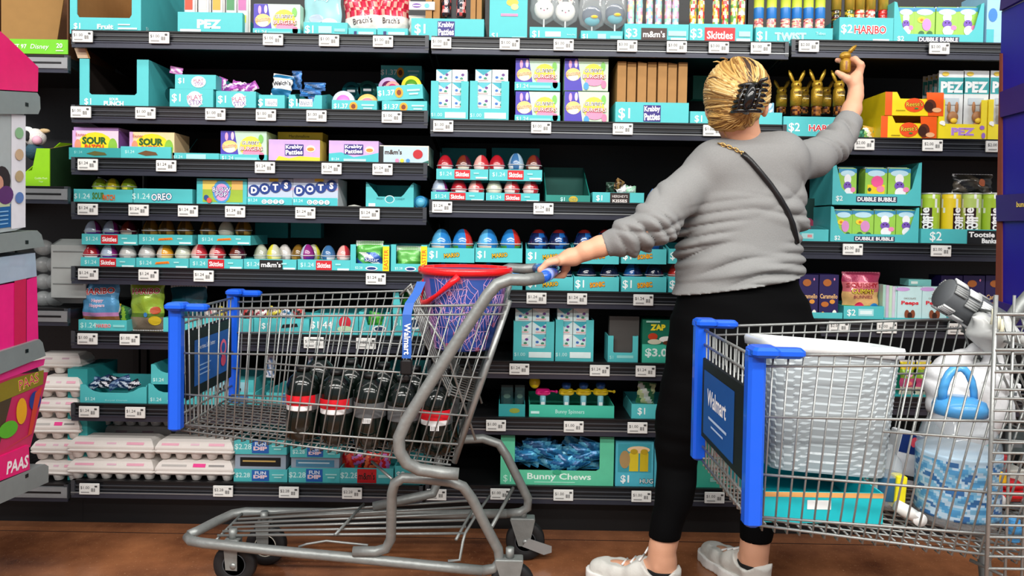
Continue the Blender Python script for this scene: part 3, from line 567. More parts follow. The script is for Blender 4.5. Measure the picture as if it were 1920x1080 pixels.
carton('22', 1059, 1141, 110, 'gummy burger box without strip, upper right of four', GUM, .1, '#c2dcc0', up=170)
tray('22', 1154, 1292, 192, 'wide teal tray with Krabby Patties logo, second shelf', [PR('$1', .12, .48, .5)] + KRAB(.5, .5, .22, .75), d=.3)
dividers('22', 1157, 1290, 118, 7, 'row of seven brown cardboard sleeves standing in the second shelf tray')
tray('22', 1294, 1467, 210, 'teal tray seen on both sides of the woman\'s head', [PR('$1', .09, .48, .5)], d=.3, side=.07, inner=TEALD)
small_bag(1445, 204, 22, 12, ['#8ac0d8', '#e8f0f4'], 'pale blue packet lying in the tray beside the ear', '22', 90)
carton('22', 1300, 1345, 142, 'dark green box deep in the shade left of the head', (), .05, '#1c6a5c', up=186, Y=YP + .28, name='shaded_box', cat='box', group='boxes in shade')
tray('32', 1469, 1590, 219, 'teal tray with big Haribo lettering under the gold rabbits', [PR('$2', .17, .5, .42), logo('HARIBO', .66, .5, .52, .26, '#c8202a', '#ffffff')], d=.22)
def rabbit_tube(px, top, base, label, Y=YP + .04, sc=1, parent=None):
    p = W(px, top, Y); q = W(px, base, Y); h = p.z - q.z; r = .0175 * sc
    root = empty('rabbit_candy_tube', (p.x, Y, q.z), label, 'rabbit candy tube', 'gold rabbit topped candy tubes')
    G = mat('#b9942e', .3, .45, bump=.3); rs = random.Random(px)
    mb = MB(); ms = [mat(c, .2) for c in ('#4a1a14', '#7a4a1c', '#a8682c', '#2a1410')]; mb.lathe([(0, 0)] + [(r * .95, h * .22 * i / 5) for i in range(6)], None, n=12, fn=lambda i, k: ms[rs.randrange(4)]); mb.build('clear_candy_tube', root)
    mb = MB(); mb.lathe([(0, h * .2), (r * 1.1, h * .21), (r * 1.15, h * .4), (r * 1.1, h * .56), (r * .85, h * .62), (0, h * .62)], G, n=16)
    mb.art((-r, -r * 1.15, h * .4), (1, 0, 0), (0, 0, 1), 2 * r, h * .16, [('t', 'HARIBO', .5, .6, .4, '#2a1408', {'w': .8, 'b': .02}), ('r', .2, .1, .8, .25, '#f0e2b0')]); mb.build('gold_foil_body', root)
    mb = MB(); mb.ball((0, 0, h * .67), r * 1.05, G, 14, 8, 1, .95, .9)
    for s in (-1, 1): mb.tube([(s * r * .4, 0, h * .7), (s * r * .9, 0, h * .82), (s * r * 1.35, 0, h * .93), (s * r * 1.6, 0, h)], [r * .3, r * .5, r * .5, r * .15], G, flat=.6)
    mb.ball((0, -r * 1.0, h * .67), r * .18, BRN, 8, 5); mb.build('rabbit_head', root)
    return root
for i, (px, t, b) in enumerate([(1494, 132, 217), (1533, 130, 218), (1574, 132, 217)]): rabbit_tube(px, t, b, f'gold rabbit topped candy tube, {ORD[i]} from the left beside the reaching arm')
for i, px in enumerate([1466, 1508, 1549]): rabbit_tube(px, 150, 214, f'shaded rabbit tube in the back row, {ORD[i]} from the left', Y=YP + .16)
REE = [('r', 0, 0, .12, 1, '#ea5a12'), ('p', [(.74, 0), (1, 0), (1, 1), (.7, 1)], '#ea5a12'), ('e', .5, .45, .17, .3, '#e8501a'), ('t', "Reese's", .5, .5, .2, '#ffe040', {'oc': '#7a2a10', 'o': .05, 'w': .28, 'rot': 4}), ('e', .77, .42, .1, .28, '#5a2814'), ('e', .74, .4, .08, .2, '#3a1a0c'), ('e', .88, .25, .08, .1, '#e8b080'), ('r', .5, .28, .56, .34, '#3a8a3a'), ('r', .18, .2, .34, .23, '#a08a10')]
for (a, b, t, u, l) in [(1652, 1757, 218, 0, 'lower'), (1660, 1770, 173, 217, 'upper')]:
    tray('32', a, b, t, f"yellow and orange Reese's egg tray, {l} of two", REE, d=.22, up=u, c=mat('#f3d41c', .4), inner=mat('#d8a818', .5), prof=[(0, 1), (.2, 1), (.26, .72), (.82, .72), (.88, 1), (1, 1)], group="yellow Reese's trays")
small_bag(1630, 250, 26, 24, ['#e0b040', '#7ab05a', '#f0e8d0'], 'green and orange seed-packet style candy pouch by the sleeve', '32', 12, dk=.2)
small_bag(1614, 254, 18, 20, ['#2a6a50', '#3a8a6a'], 'dark green candy pouch by the sleeve', '32', -10, dk=.2)
PZY = [('t', 'PEZ', .5, .24, .16, '#b88ad8', {'oc': '#ffffff', 'o': .06, 'b': .05, 'w': .44}), ('e', .9, .34, .05, .05, '#9a6ac8'), ('e', .93, .15, .04, .07, '#9a6ac8'), ('e', .07, .44, .06, .05, '#f8f8f4'), ('e', .1, .4, .03, .03, '#f8f8f4')]
for (a, b, l) in [(1761, 1852, 'left'), (1854, 1935, 'right')]:
    tray('32', a, b, 187, f'bright yellow PEZ case with easter print, {l} of two', PZY, d=.22, c=mat('#f2dc28', .4), prof=WIN(.42, .12), group='yellow PEZ cases')
def pez_pack(px0, px1, top, base, label, Y, dark=0):
    a = W(px0, top, Y); b = W(px1, base, Y); w, h = b.x - a.x, a.z - b.z
    root = empty('rabbit_dispenser_pack', ((a.x + b.x) / 2, Y, b.z), label, 'candy dispenser pack', 'carded rabbit dispensers')
    mb = MB(); mb.rbox(-w / 2, w / 2, 0, .002, 0, h, mat('#d9dedf', .35), .0006)
    mb.art((-w / 2, 0, 0), (1, 0, 0), (0, 0, 1), w, h, [('r', .0, .66, 1, .9, '#35a0a4'), ('t', 'PEZ', .5, .76, .14, '#e8eef0', {'oc': '#5a6a7a', 'o': .05, 'b': .05, 'w': .8}), ('e', .25, .95, .14, .03, '#e0c040'), ('r', .2, .5, .8, .6, '#b8c4cc'), ('r', .1, .0, .9, .1, '#6aa83a')]); mb.build('backing_card', root)
    mb = MB(); mb.ball((0, -.012, h * .32), w * .22, mat('#a8744a', .5), 10, 8, 1, .5, 1); mb.ball((0, -.012, h * .12), w * .26, mat('#b8845a', .5), 10, 8, 1, .5, 1.3); mb.ball((0, -.02, h * .26), w * .14, mat('#f0c83a', .5), 8, 6, 1, .5, .8)
    for s in (-1, 1): mb.ball((s * w * .15, -.012, h * .46), w * .1, mat('#b07a50', .5), 8, 6, .7, .5, 2.2)
    mb.build('rabbit_figure', root)
for i, (a, b) in enumerate([(1761, 1805), (1807, 1851), (1858, 1900)]): pez_pack(a, b, 132, 262, f'carded rabbit dispenser, {ORD[i]} from the left in the yellow cases', YP + .03)
for i in range(5): pez_pack(1731 + i * 9, 1770 + i * 9, 143 - i * 2, 250, f'carded rabbit dispenser in shade, {ORD[i]} of the receding row from the left', YP + .2 - i * .03)
# ---------------- third row and below, left bay ----------------
carton('13', 136, 222, 245, 'yellow Sour Patch Kids box with lilac top, leftmost on the third shelf', SOUR, .16, '#efc9d8', side='#8a5aa8', flap=(.012, '#b48ac8'), up=0)
tray('13', 129, 226, 277, 'teal fold-out tray with dark logo below the leftmost yellow box', [('t', '$1.24', .18, .6, .25, '#8fd6d4'), ('p', [(.34, .5), (.5, .72), (.7, .6), (.74, .4), (.5, .34)], '#5a5a2a')], d=.18, Y=YP - .008, c=TEALD)
carton('13', 243, 327, 248, 'yellow Sour Patch Kids box, second from the left on the third shelf', SOUR, .12, '#efd0a0')
tray('13', 226, 321, 275, 'teal tray with dark logo below the second yellow box', [('t', '$1.24', .18, .6, .25, '#c8f0ee'), ('p', [(.34, .5), (.5, .72), (.7, .6), (.74, .4), (.5, .34)], '#6a4a2a')], d=.15, Y=YP - .008)
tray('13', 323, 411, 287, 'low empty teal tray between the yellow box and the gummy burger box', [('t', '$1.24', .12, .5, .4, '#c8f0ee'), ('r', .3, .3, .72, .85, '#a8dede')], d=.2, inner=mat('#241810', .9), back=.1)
carton('13', 414, 500, 246, 'gummy burger box with teal strip on the left bay third shelf', GUM, .16, '#bfe0c8', strip=.25)
KB = [('p', [(0, 0), (1, 0), (1, .25), (.6, .3), (.4, .2), (.2, .3), (.1, 0)], '#f0d83a'), ('e', .82, .62, .09, .15, '#f4e6c8'), ('e', .82, .6, .07, .08, '#d88a3a')] + KRAB(.5, .55, .34, .5)
carton('13', 521, 605, 248, 'yellow box standing behind the lilac Krabby Patties box', [('t', 'Marshmallow', .48, .88, .08, '#3a2a10')], .08, '#e8cc38', Y=YP + .1)
carton('13', 504, 600, 262, 'lilac Krabby Patties box with yellow wave', KB, .09, '#c9a8dc', side='#e8d860')
carton('13', 617, 710, 264, 'lilac Krabby Patties box with teal lower half', [('p', [(0, 0), (1, 0), (1, .5), (.85, .42), (.5, .3), (.25, .5), (0, .44)], '#45b8bf'), ('e', .82, .62, .09, .15, '#f4e6c8'), ('e', .82, .6, .07, .08, '#d88a3a'), ('t', '$1.24', .13, .2, .12, '#e8ffff'), ('r', .3, .12, .75, .22, '#b8e8e8')] + KRAB(.5, .62, .36, .44), .16, '#c9a8dc')
carton('13', 712, 804, 273, 'white m&m\'s box with red candy picture, right end of the third shelf', [('r', .02, .06, .98, .94, '#b4cbd4'), ('r', 0, .05, .08, .95, '#141414'), ('t', 'm&m\'s', .28, .66, .24, '#3a2418', {'b': .03, 'w': .34}), ('e', .78, .56, .1, .24, '#b8202a'), ('e', .36, .22, .04, .1, '#e08ab0'), ('e', .46, .22, .04, .1, '#e8d040'), ('e', .58, .22, .04, .1, '#4a8ac8'), ('p', [(.8, .06), (1, .06), (1, .25)], '#1c6a5c')], .16, '#dcd8cc', side='#8aa89a')
# fourth row
tray('14', 138, 249, 355, 'teal egg tray with green and orange logo, fourth shelf', [('t', '$1.24', .14, .5, .4, '#d8f4f2'), ('t', 'SOUR', .42, .55, .42, '#4a7a20', {'b': .04, 'w': .2}), ('t', 'PATCH', .6, .45, .36, '#d8601c', {'b': .04, 'w': .2})], d=.2)
tray('14', 250, 361, 354, 'long teal Oreo sleeve tray on the fourth shelf', [('t', '$1.24', .13, .5, .4, '#d8f4f2'), logo('OREO', .48, .5, .34, .4, '#f4f8f8', '#16407a', 4)], d=.2, inner=TEAL)
tray('14', 250, 361, 354, 'x', d=.2) if 0 else None
eggs('14', [188, 212, 242], 338, 362, 'yellow foil egg, {} from the left on the left bay fourth shelf', [('#d8c828', '#8aa828', '#e8e050')], 'yellow foil eggs on the fourth shelf', wpx=28)
carton('14', 369, 463, 335, 'teal Blow Pop box with round blue badge', [('r', .12, .14, .92, .94, '#9ab83a'), ('r', .12, .6, .4, .94, '#e0c860'), ('r', .7, .6, .92, .94, '#e0b060'), ('e', .5, .52, .18, .42, '#4a9ad0'), ('e', .5, .5, .14, .32, '#d89ac8'), ('t', 'BLOW', .5, .6, .16, '#ffffff', {'oc': '#2a3a8a', 'o': .08}), ('t', 'POP', .5, .42, .16, '#ffffff', {'oc': '#2a3a8a', 'o': .08}), ('e', .2, .3, .05, .1, '#2a4a8a'), ('e', .26, .2, .05, .1, '#d85a4a'), ('r', .3, .04, .86, .1, '#8fd6d4')], .14, TEAL)
def dots(u0=0):
    it = [('r', 0, .36, 1, .99, '#bccbe2'), ('r', 0, .6, 1, .7, '#d8b8cc'), ('r', .48, .9, .68, 1, '#e8c838')]
    for i, ch in enumerate('DOTS'): it += [('e', .14 + .24 * i, .58 + .06 * i, .125, .2, '#173a86'), ('t', ch, .14 + .24 * i, .58 + .06 * i, .2, '#ffffff', {'b': .05})]
    return it + [('r', 0, 0, 1, .34, '#45b8bf'), ('t', '$1.24', .12, .22, .12, '#d8f4f2')] + [q for i, ch in enumerate('DOTS') for q in (('e', .38 + .13 * i, .18, .06, .08, '#dce8f0'), ('t', ch, .38 + .13 * i, .18, .09, '#173a3a'))]
carton('14', 465, 549, 335, 'white and blue Dots box with teal foot, left of the two', dots(), .14, '#d8dce8', side='#e8ecf0')
carton('14', 550, 634, 335, 'white and blue Dots box with teal foot, right of the two', dots(), .14, '#d8dce8', side='#e8ecf0')
tray('14', 686, 776, 342, 'empty teal tray with deep scooped front and round badge', [('e', .5, .36, .1, .15, '#d8f2f2'), ('e', .5, .36, .085, .125, '#2a9aa4'), ('r', .06, .08, .2, .2, '#e0f6f6'), ('t', 'FRESH', .3, .38, .07, '#2a7a8a'), ('t', 'CANDY', .72, .38, .07, '#2a7a8a')], d=.2, prof=[(0, 1), (.02, 1), (.22, .58), (.26, .46), (.74, .46), (.8, .56), (.97, .98), (1, 1)])
a = W(664, 386, YP + .06); mb = MB(); mb.prism([(-.03, 0), (.03, .0), (.025, .008), (.0, .014), (-.02, .01)], (0, 0, 0), (1, 0, 0), (0, 0, 1), (0, 1, 0), .03, mat('#c8c8c0', .7)); mb.build('paper_scrap', None, (a.x, YP + .06, SZ['14']), label='crumpled pale paper scrap lying on the fourth shelf left of the scooped tray', cat='paper scrap')
a = W(788, 380, YP + .02); mb = MB(); mb.lathe([(0, 0), (.022, .0), (.024, .004), (.024, .12), (.02, .14), (0, .141)], mat('#2a78a8', .25, coat=.4), n=20, ax='y'); mb.lathe([(.016, -.001), (.016, -.003), (0, -.003)], mat('#5ab0d0', .3), n=16, ax='y'); mb.build('blue_tube', None, (a.x, YP + .02, SZ['14'] + .024), label='blue round tube lying end-on beside the scooped teal tray', cat='tube')
# fifth row eggs
def egg_tray(k, p0, p1, py, badge, label, up=0, txt='$1.24'):
    B = {'S': BADGE(.5, .52, .3, .82, '#c81f2a', 'Skittles'), 'O': [('p', [(.36, .4), (.64, .5), (.62, .72), (.38, .62)], '#f08a20'), ('t', 'starburst', .5, .55, .16, '#b82a1a', {'w': .22, 'rot': 5})], 'M': BADGE(.52, .52, .44, .84, '#1c1c1c', 'm&m\'s'), 'W': [('r', .3, .35, .7, .8, '#b8e4e0'), ('r', .36, .45, .64, .65, '#6a9a98')]}[badge]
    tray(k, p0, p1, py, label, [('t', txt, .18, .52, .42, '#d0f2f0')] + B + [('r', .72, .55, .82, .68, '#a8e2e0'), ('r', .76, .12, .98, .28, '#e0f5f4')], d=.18, up=up)
ET = 'teal egg tray, {} on the {} shelf of the {}'
EC = {'sk': ('#a81c28', '#7a1860', '#f0e8e8'), 'pu': ('#8a2878', '#b8c8dc', '#5a2a8a'), 'wh': ('#c8c4c0', '#d8d4d0', '#a09a98'), 'or': ('#e8a020', '#d8c8b8', '#f0d890'), 'gr': ('#b8bca0', '#c8ccb8', '#e0e0d0'), 'dk': ('#4a1428', '#6a2a1a', '#e0d8c8'), 'bl': ('#3a6a9a', '#9ab8cc', '#d8e0e8'), 'ye': ('#d8d040', '#c8c8b0', '#f0e8a0'), 'go': ('#7a5a20', '#4a3a14', '#a8843a'), 'rw': ('#c0303a', '#e0a8a0', '#f0e0dc')}
for i, (a, b, bd) in enumerate([(151, 254, 'S'), (255, 354, 'O'), (355, 456, 'S'), (457, 556, 'M'), (558, 657, 'S')]):
    egg_tray('15', a, b, 483 + i, bd, f'front teal egg tray, {ORD[i]} from the left on the fifth shelf')
for i, (px, c) in enumerate([(172, 'sk'), (205, 'pu'), (240, 'wh'), (276, 'wh'), (310, 'or'), (344, 'gr'), (374, 'rw'), (408, 'rw'), (446, 'dk')]):
    eggs('15', [px], 461, 492, f'candy egg, {ORD[i]} from the left in the lower egg row of the left bay', [EC[c]], 'candy eggs in the lower row of the fifth shelf')
for i, (px, c) in enumerate([(490, 'gr'), (514, 'ye'), (534, 'wh'), (560, 'go'), (577, 'pu'), (588, 'ye'), (616, 'bl'), (645, 'rw')]):
    eggs('15', [px], 462 + (i > 5) * 2, 494, f'candy egg, {ORD[i]} from the left behind the m&m\'s and last Skittles badges', [EC[c]], 'candy eggs in the lower row of the fifth shelf', Y=YP + (.05 if i in (1, 4, 6, 7) else .09), wpx=28)
for i, (a, b, bd) in enumerate([(153, 258, 'S'), (260, 361, 'O'), (371, 470, 'O')]):
    egg_tray('15', a, b, 439 + i, bd, f'raised teal egg tray, {ORD[i]} from the left on the fifth shelf', up=459)
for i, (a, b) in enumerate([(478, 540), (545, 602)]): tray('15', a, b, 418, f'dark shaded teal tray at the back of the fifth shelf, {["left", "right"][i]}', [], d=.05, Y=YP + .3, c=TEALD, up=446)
for i, (px, c) in enumerate([(175, 'pu'), (209, 'pu'), (242, 'dk'), (283, 'go'), (313, 'go'), (348, 'go'), (391, 'go'), (425, 'gr'), (457, 'go')]):
    eggs('15', [px], 414, 448, f'candy egg, {ORD[i]} from the left in the raised egg row of the left bay', [EC[c]], 'candy eggs in the raised row of the fifth shelf', Y=YP + .06)
GB = lambda u, v: foil('#5ab04a') if v > .72 or v < .1 else foil(['#e8f0e8', '#2a58a8', '#4aa050'][int(u * 3 + v * 4) % 3])
for i, (a, b) in enumerate([(657, 730), (733, 801)]):
    tray('15', a, b, 459, f'tall-sided teal case of green bags with yellow strip, {["left", "right"][i]} of two', [('t', '$2.28', .22, .15, .1, '#d8f4f2'), ('e', .55, .14, .16, .08, '#dfe8f0'), ('e', .55, .14, .12, .05, '#1c3a7a')], d=.2, prof=[(0, 1), (.14, 1), (.14, .32), (.84, .32), (.84, 1), (1, 1)])
    x, z, w, h = spot('15', b - 12, b, 462); mb = MB(); mb.box(-w / 2, w / 2, -.001, 0, 0, h, mat('#f0dc20', .4)); mb.art((-w / 2, -.001, 0), (1, 0, 0), (0, 0, 1), w, h, [('t', 'EASTER', .5, .5, .16, '#d83a1a', {'rot': 90})]); mb.build('yellow_shelf_strip', None, (x, YP, z), label=f'yellow vertical strip on the {["left", "right"][i]} case of green bags', cat='label strip')
    for j in range(3):
        pouch('15', a + 10, b - 12, 458 - j * 3 + (0 if i == 0 else 10), f'green candy bag, {ORD[j]} from the front in the {["left", "right"][i]} green bag case', GB if j == 0 and i == 0 else (lambda u, v: foil('#6ab85a') if v > .5 else foil('#4a9a3a')), [('t', 'Sour', .6, .45, .14, '#f0f4f8', {'oc': '#1a3a8a', 'o': .1, 'w': .5})] if i == 0 and j == 0 else [], t=.028, Y=YP + .012 + j * .035, seed=i * 5 + j)
# sixth row
tray('16', 147, 238, 600, 'teal tray with small red Haribo lettering, sixth shelf', [PR('$1.24', .2, .5, .5, '#b8ece8'), logo('HARIBO', .52, .5, .3, .3, '#c8404a', '#f0f4f4'), ('r', .72, .4, .96, .6, '#8fd6d4')], d=.2)
HB = lambda c1, c2, c3: (lambda u, v: foil(c1) if v > .38 else foil(c2) if v > .3 else foil(c3))
pouch('16', 146, 218, 530, 'blue Haribo gummy bag standing in the left tray', HB('#5aa0d0', '#c88ac0', '#8a5a30'), [logo('HARIBO', .5, .82, .8, .12, '#c8202a', '#ffffff', 4), ('t', 'Happy', .5, .62, .08, '#b04a9a', {'oc': '#ffffff'}), ('t', 'Hoppers', .5, .52, .08, '#b04a9a', {'oc': '#ffffff'})], t=.05, seed=21)
small_bag(207, 590, 30, 44, ['#e8c81c', '#f0e8e0', '#4a2a14'], 'yellow and white chocolate wrapper in front of the blue Haribo bag', '16', 8)
small_bag(184, 594, 24, 34, ['#f0e8e8', '#6a2a1c', '#d8c8b8'], 'white and brown candy wrapper in front of the blue Haribo bag', '16', -14)
small_bag(232, 592, 24, 34, ['#2a6a3a', '#1a4a3a', '#8ab83a'], 'dark green candy wrapper at the right end of the left tray', '16', 20)
pouch('16', 238, 303, 532, 'lime green Haribo gummy bag standing right of the left tray', HB('#98b83a', '#5a7a28', '#8a7a68'), [logo('HARIBO', .5, .84, .8, .11, '#b8202a', '#f0f0e0', 2), ('e', .78, .22, .16, .1, '#d8b828'), ('e', .8, .44, .14, .08, '#b8481a'), ('e', .55, .35, .06, .05, '#3a7ab8')], t=.05, seed=22)
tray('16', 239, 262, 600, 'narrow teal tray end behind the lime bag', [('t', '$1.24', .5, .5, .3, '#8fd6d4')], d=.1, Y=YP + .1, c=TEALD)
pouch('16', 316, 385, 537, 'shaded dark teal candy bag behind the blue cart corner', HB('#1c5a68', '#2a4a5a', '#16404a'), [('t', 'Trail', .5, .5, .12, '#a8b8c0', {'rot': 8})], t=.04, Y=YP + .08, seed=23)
for i, (a, b, t, art) in enumerate([(306, 378, 596, []), (380, 475, 597, [('e', .3, .5, .14, .3, '#e8f0f0')]), (476, 580, 597, [PR('$1', .2, .5, .4), ('p', [(.5, .4), (.8, .5), (.78, .7), (.52, .62)], '#10181a')]), (583, 672, 588, [PR('$1.44', .22, .45, .36), ('e', .72, .6, .13, .3, '#c8283a'), ('e', .72, .3, .16, .15, '#b8d8b0')])]):
    tray('16', a, b, t, f'teal tray seen through the left cart, {ORD[i]} from the left on the sixth shelf', art, d=.2)
for i in range(8): small_bag(392 + i * 24, 592 - (i % 2) * 4, 22, 22, [['#d8d0c8', '#8a2a3a'], ['#c8b83a', '#5a3a2a'], ['#e0d8e0', '#3a6a8a'], ['#2a2420', '#b83a3a']][i % 4], f'small mixed packet seen through the cart, {ORD[i]} from the left', '16', i * 23)
for i, (a, b, t) in enumerate([(673, 733, 585), (737, 800, 548)]):
    tray('16', a, b, t, f'deep notched teal case with oval badge behind the cart, {["left", "right"][i]} of two', [('e', .66, .3, .22, .14, '#e8f0f0'), ('e', .66, .3, .16, .09, '#1c3a5a'), ('t', '$1', .14, .3, .16, '#c8f0ee')], d=.2, prof=NOTCH)
    small_bag((a + b) // 2, t + 16, 28, 30, ['#2a8a3a', '#5ab83a'], f'green packet in the {["left", "right"][i]} notched case behind the cart', '16', 12)
# seventh row
for (a, b, t, u, l) in [(150, 275, 722, 0, 'wide left'), (278, 372, 720, 0, 'lower right'), (283, 376, 684, 721, 'upper right')]:
    tray('17', a, b, t, f'teal candy bin with wavy scooped front, {l} one', [PR('$1.24', .15, .22, .2, '#c8f2f0'), ('t', 'Royal Dansk', .55, .16, .1, '#a8e4e2', {'w': .34})], d=.2, up=u, prof=[(0, 1), (.08, 1), (.13, .8), (.2, .66), (.3, .58), (.7, .58), (.8, .68), (.88, .86), (.94, .92), (1, .92)])
for i in range(9): small_bag(176 + (i % 5) * 18, 722 - (i // 5) * 9, 26, 13, [['#16305a', '#c8d8e8'], ['#101a30', '#e8e8f0'], ['#2a4a7a', '#8aa8c8']][i % 3], f'dark blue twist-wrapped candy, {ORD[i]} in the wide left bin', '17', (i * 37) % 70 - 35, Y=YP + .03 + (i // 5) * .04, group='dark blue twist-wrapped candies', dk=.6)
for i, (a, b, t, art) in enumerate([(380, 480, 680, [PR('$1', .1, .5, .3), ('r', .5, .2, .86, .8, '#2f6ab0')]), (482, 497, 690, []), (499, 602, 682, [('r', .3, .15, .62, .9, '#3a6ab0'), ('r', .36, .4, .56, .6, '#c8d8e8')])]):
    tray('17', a, b, t + 55, f'teal tray low behind the cart wires, {ORD[i]} from the left on the seventh shelf', art, d=.2)
tray('17', 380, 476, 712, 'teal tray with m&m\'s print behind the cart corner', [('r', .1, .2, .9, .9, '#9ac8d4'), ('t', "m&m's", .5, .55, .5, '#241a14', {'b': .04, 'w': .5})], d=.2, Y=YP + .05)
for i, (px, t) in enumerate([(507, 668), (583, 668)]): small_bag(px, t + 20, 14, 40, ['#d8dce8', '#6a8ab8'], f'white stick packet standing in the tray behind the cart, {["left", "right"][i]}', '17', 4)
tray('17', 716, 800, 694, 'tall notched teal case above the soda bottles', [('e', .5, .38, .18, .12, '#e8f0f0'), ('e', .5, .38, .14, .08, '#2a3a5a')], d=.2, prof=[(0, .5), (.12, 1), (.26, 1), (.34, .62), (.66, .62), (.72, 1), (.86, 1), (1, .5)])
# ---------------- egg cartons ----------------
FOAM = mat('#e4ded8', .6, var=.03, bump=.15)
ECM = {}
def egg_carton(px0, px1, pyb, up, label, Y=YP - .01, n=6, kind=0, k='1B', rz=0, hz=.036):
    a = W(px0, pyb, Y); b = W(px1, pyb, Y); w = b.x - a.x; key = (round(w, 2), kind, hz); z = SZ[k] + up * (hz * 2 + .002)
    if key in ECM:
        o = ECM[key].copy(); COL.objects.link(o)
        for ch in ECMC[key]: c = ch.copy(); COL.objects.link(c); c.parent = o
        o.location = ((a.x + b.x) / 2, Y, z); o['label'] = label; o.rotation_euler = (0, 0, rz); return o
    o = empty('egg_carton', ((a.x + b.x) / 2, Y, z), label, 'egg carton', 'white foam cartons of decorating eggs', rz); d = .1; h2 = hz; w2 = w / 2
    mb = MB(); n = max(3, round(w / .05))
    for row in range(2):
        for i in range(n):
            cx = -w2 + (i + .5) * w / n; cy = .025 + .05 * row
            mb.lathe([(0, 0), (.012, 0), (.015, .002), (.0245, h2 * .9), (.0245, h2)], FOAM, (cx, cy, 0), n=12)
    mb.rbox(-w2 - .003, w2 + .003, -.003, d + .003, h2 * .62, h2 + .001, FOAM, .006); mb.build('cup_base', o)
    mb = MB(); e = .010
    vs = []
    for z_, q in ((h2 + .001, 0), (h2 + .008, .0), (h2 * 1.75, e), (h2 * 1.95, e + .01)):
        vs += [(-w2 + q, q, z_), (w2 - q, q, z_), (w2 - q, d - q, z_), (-w2 + q, d - q, z_)]
    fs = [(3, 2, 1, 0), (12, 13, 14, 15)] + [(r * 4 + i, r * 4 + (i + 1) % 4, r * 4 + 4 + (i + 1) % 4, r * 4 + 4 + i) for r in range(3) for i in range(4)]
    mb.add(vs, fs, FOAM)
    pk = '#e8a8bc'; f0 = Vector((-w2, -.0002, h2 + .008)); dirv = Vector((0, e, h2 * .75 - .008)).normalized()
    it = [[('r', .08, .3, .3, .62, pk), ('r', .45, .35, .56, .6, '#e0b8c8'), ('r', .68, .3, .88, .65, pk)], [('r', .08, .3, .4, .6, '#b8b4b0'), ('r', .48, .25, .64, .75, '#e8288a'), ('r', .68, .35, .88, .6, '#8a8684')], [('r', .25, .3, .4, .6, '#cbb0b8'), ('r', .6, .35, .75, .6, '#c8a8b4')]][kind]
    mb.art(f0, (1, 0, 0), dirv, w, h2 * .7, it); mb.build('lid', o)
    ECM[key] = o; ECMC[key] = [c for c in COL.objects if c.parent == o]; return o
ECMC = {}
for i in range(2):
    egg_carton(126, 288, 900, i, f'white foam egg carton, {["lower", "upper"][i]} of the front stack left of centre on the floor shelf')
    egg_carton(290, 437, 900, i, f'white foam egg carton, {["lower", "upper"][i]} of the stack beside the two dollar trays', kind=1 - i)
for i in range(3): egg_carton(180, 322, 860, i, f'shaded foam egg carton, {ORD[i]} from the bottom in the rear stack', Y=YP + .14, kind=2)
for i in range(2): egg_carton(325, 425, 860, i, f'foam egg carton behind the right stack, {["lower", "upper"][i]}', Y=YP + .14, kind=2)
for i in range(5): egg_carton(58 - i * 1 if i < 3 else 66, 148 if i < 4 else 150, 880, i, f'foam egg carton in the tall stack at the far left, {ORD[i]} from the bottom', Y=YP + .01, kind=1 if i == 2 else 0, k='0B', rz=(i % 3 - 1) * .04)
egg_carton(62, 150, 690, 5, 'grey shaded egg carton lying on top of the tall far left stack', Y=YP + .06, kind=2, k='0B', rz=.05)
carton('0B', 127, 164, 692, 'plain teal upright case panel between the egg cartons and the candy bin', (), .2, TEALD, Y=YP + .03, name='teal_case', cat='case', group='plain teal cases')
# bottom trays
T2 = lambda: [PR('$2.28', .17, .5, .42, '#d0f4f2'), ('r', .34, .08, .66, .95, '#2560b0'), ('t', 'FUN', .5, .72, .24, '#dce8f4', {'b': .03, 'w': .2}), ('t', 'DIP', .5, .42, .24, '#f0a8b8', {'oc': '#ffffff', 'w': .24}), ('r', .72, .55, .94, .65, '#a8e4e2'), ('r', .76, .35, .9, .45, '#a8e4e2')]
for (a, b, t, u, l) in [(438, 539, 880, 0, 'lower left'), (541, 638, 878, 0, 'lower middle'), (439, 538, 825, 852, 'upper left'), (544, 638, 838, 858, 'upper middle')]:
    tray('1B', a, b, t, f'teal two dollar tray with blue badge, {l} under the cart', T2(), d=.22, up=u)
tray('1B', 638, 738, 878, 'teal two dollar tray with red m&m\'s badge under the cart', [PR('$2.28', .17, .5, .42, '#d0f4f2')] + BADGE(.5, .5, .36, .9, '#c81c22', "m&m's", '#2a1410', .5) + [('r', .72, .4, .95, .6, '#a8e4e2')], d=.22)
tray('1B', 740, 798, 874, 'teal tray at the right end of the floor shelf under the cart', [PR('$2', .2, .5, .4)], d=.22)
for i, (px, py, r) in enumerate([(652, 868, 0), (672, 862, 90), (688, 870, 30), (704, 862, 100), (720, 868, 10), (700, 874, 70)]): small_bag(px, py, 24, 36, [['#c8141c', '#e84a2a'], ['#d8202a', '#c87ac8'], ['#c81c1c', '#2a1410', '#e86a3a']][i % 3], f'red m&m\'s candy packet, {ORD[i]} from the left in the red-badged tray', '1B', r, group='red candy packets under the cart')
for i, (a, b) in enumerate([(441, 536), (546, 636)]): carton('1B', a, b, 852 + i * 6, f'printed candy box between the stacked two dollar trays, {["left", "right"][i]}', [('r', .1, .2, .9, .8, '#101418' if i == 0 else '#4a88a8'), ('r', .15, .5, .8, .6, '#c8a860' if i == 0 else '#c8e0e8')], .2, '#9aa8b8', up=880, Y=YP + .008)
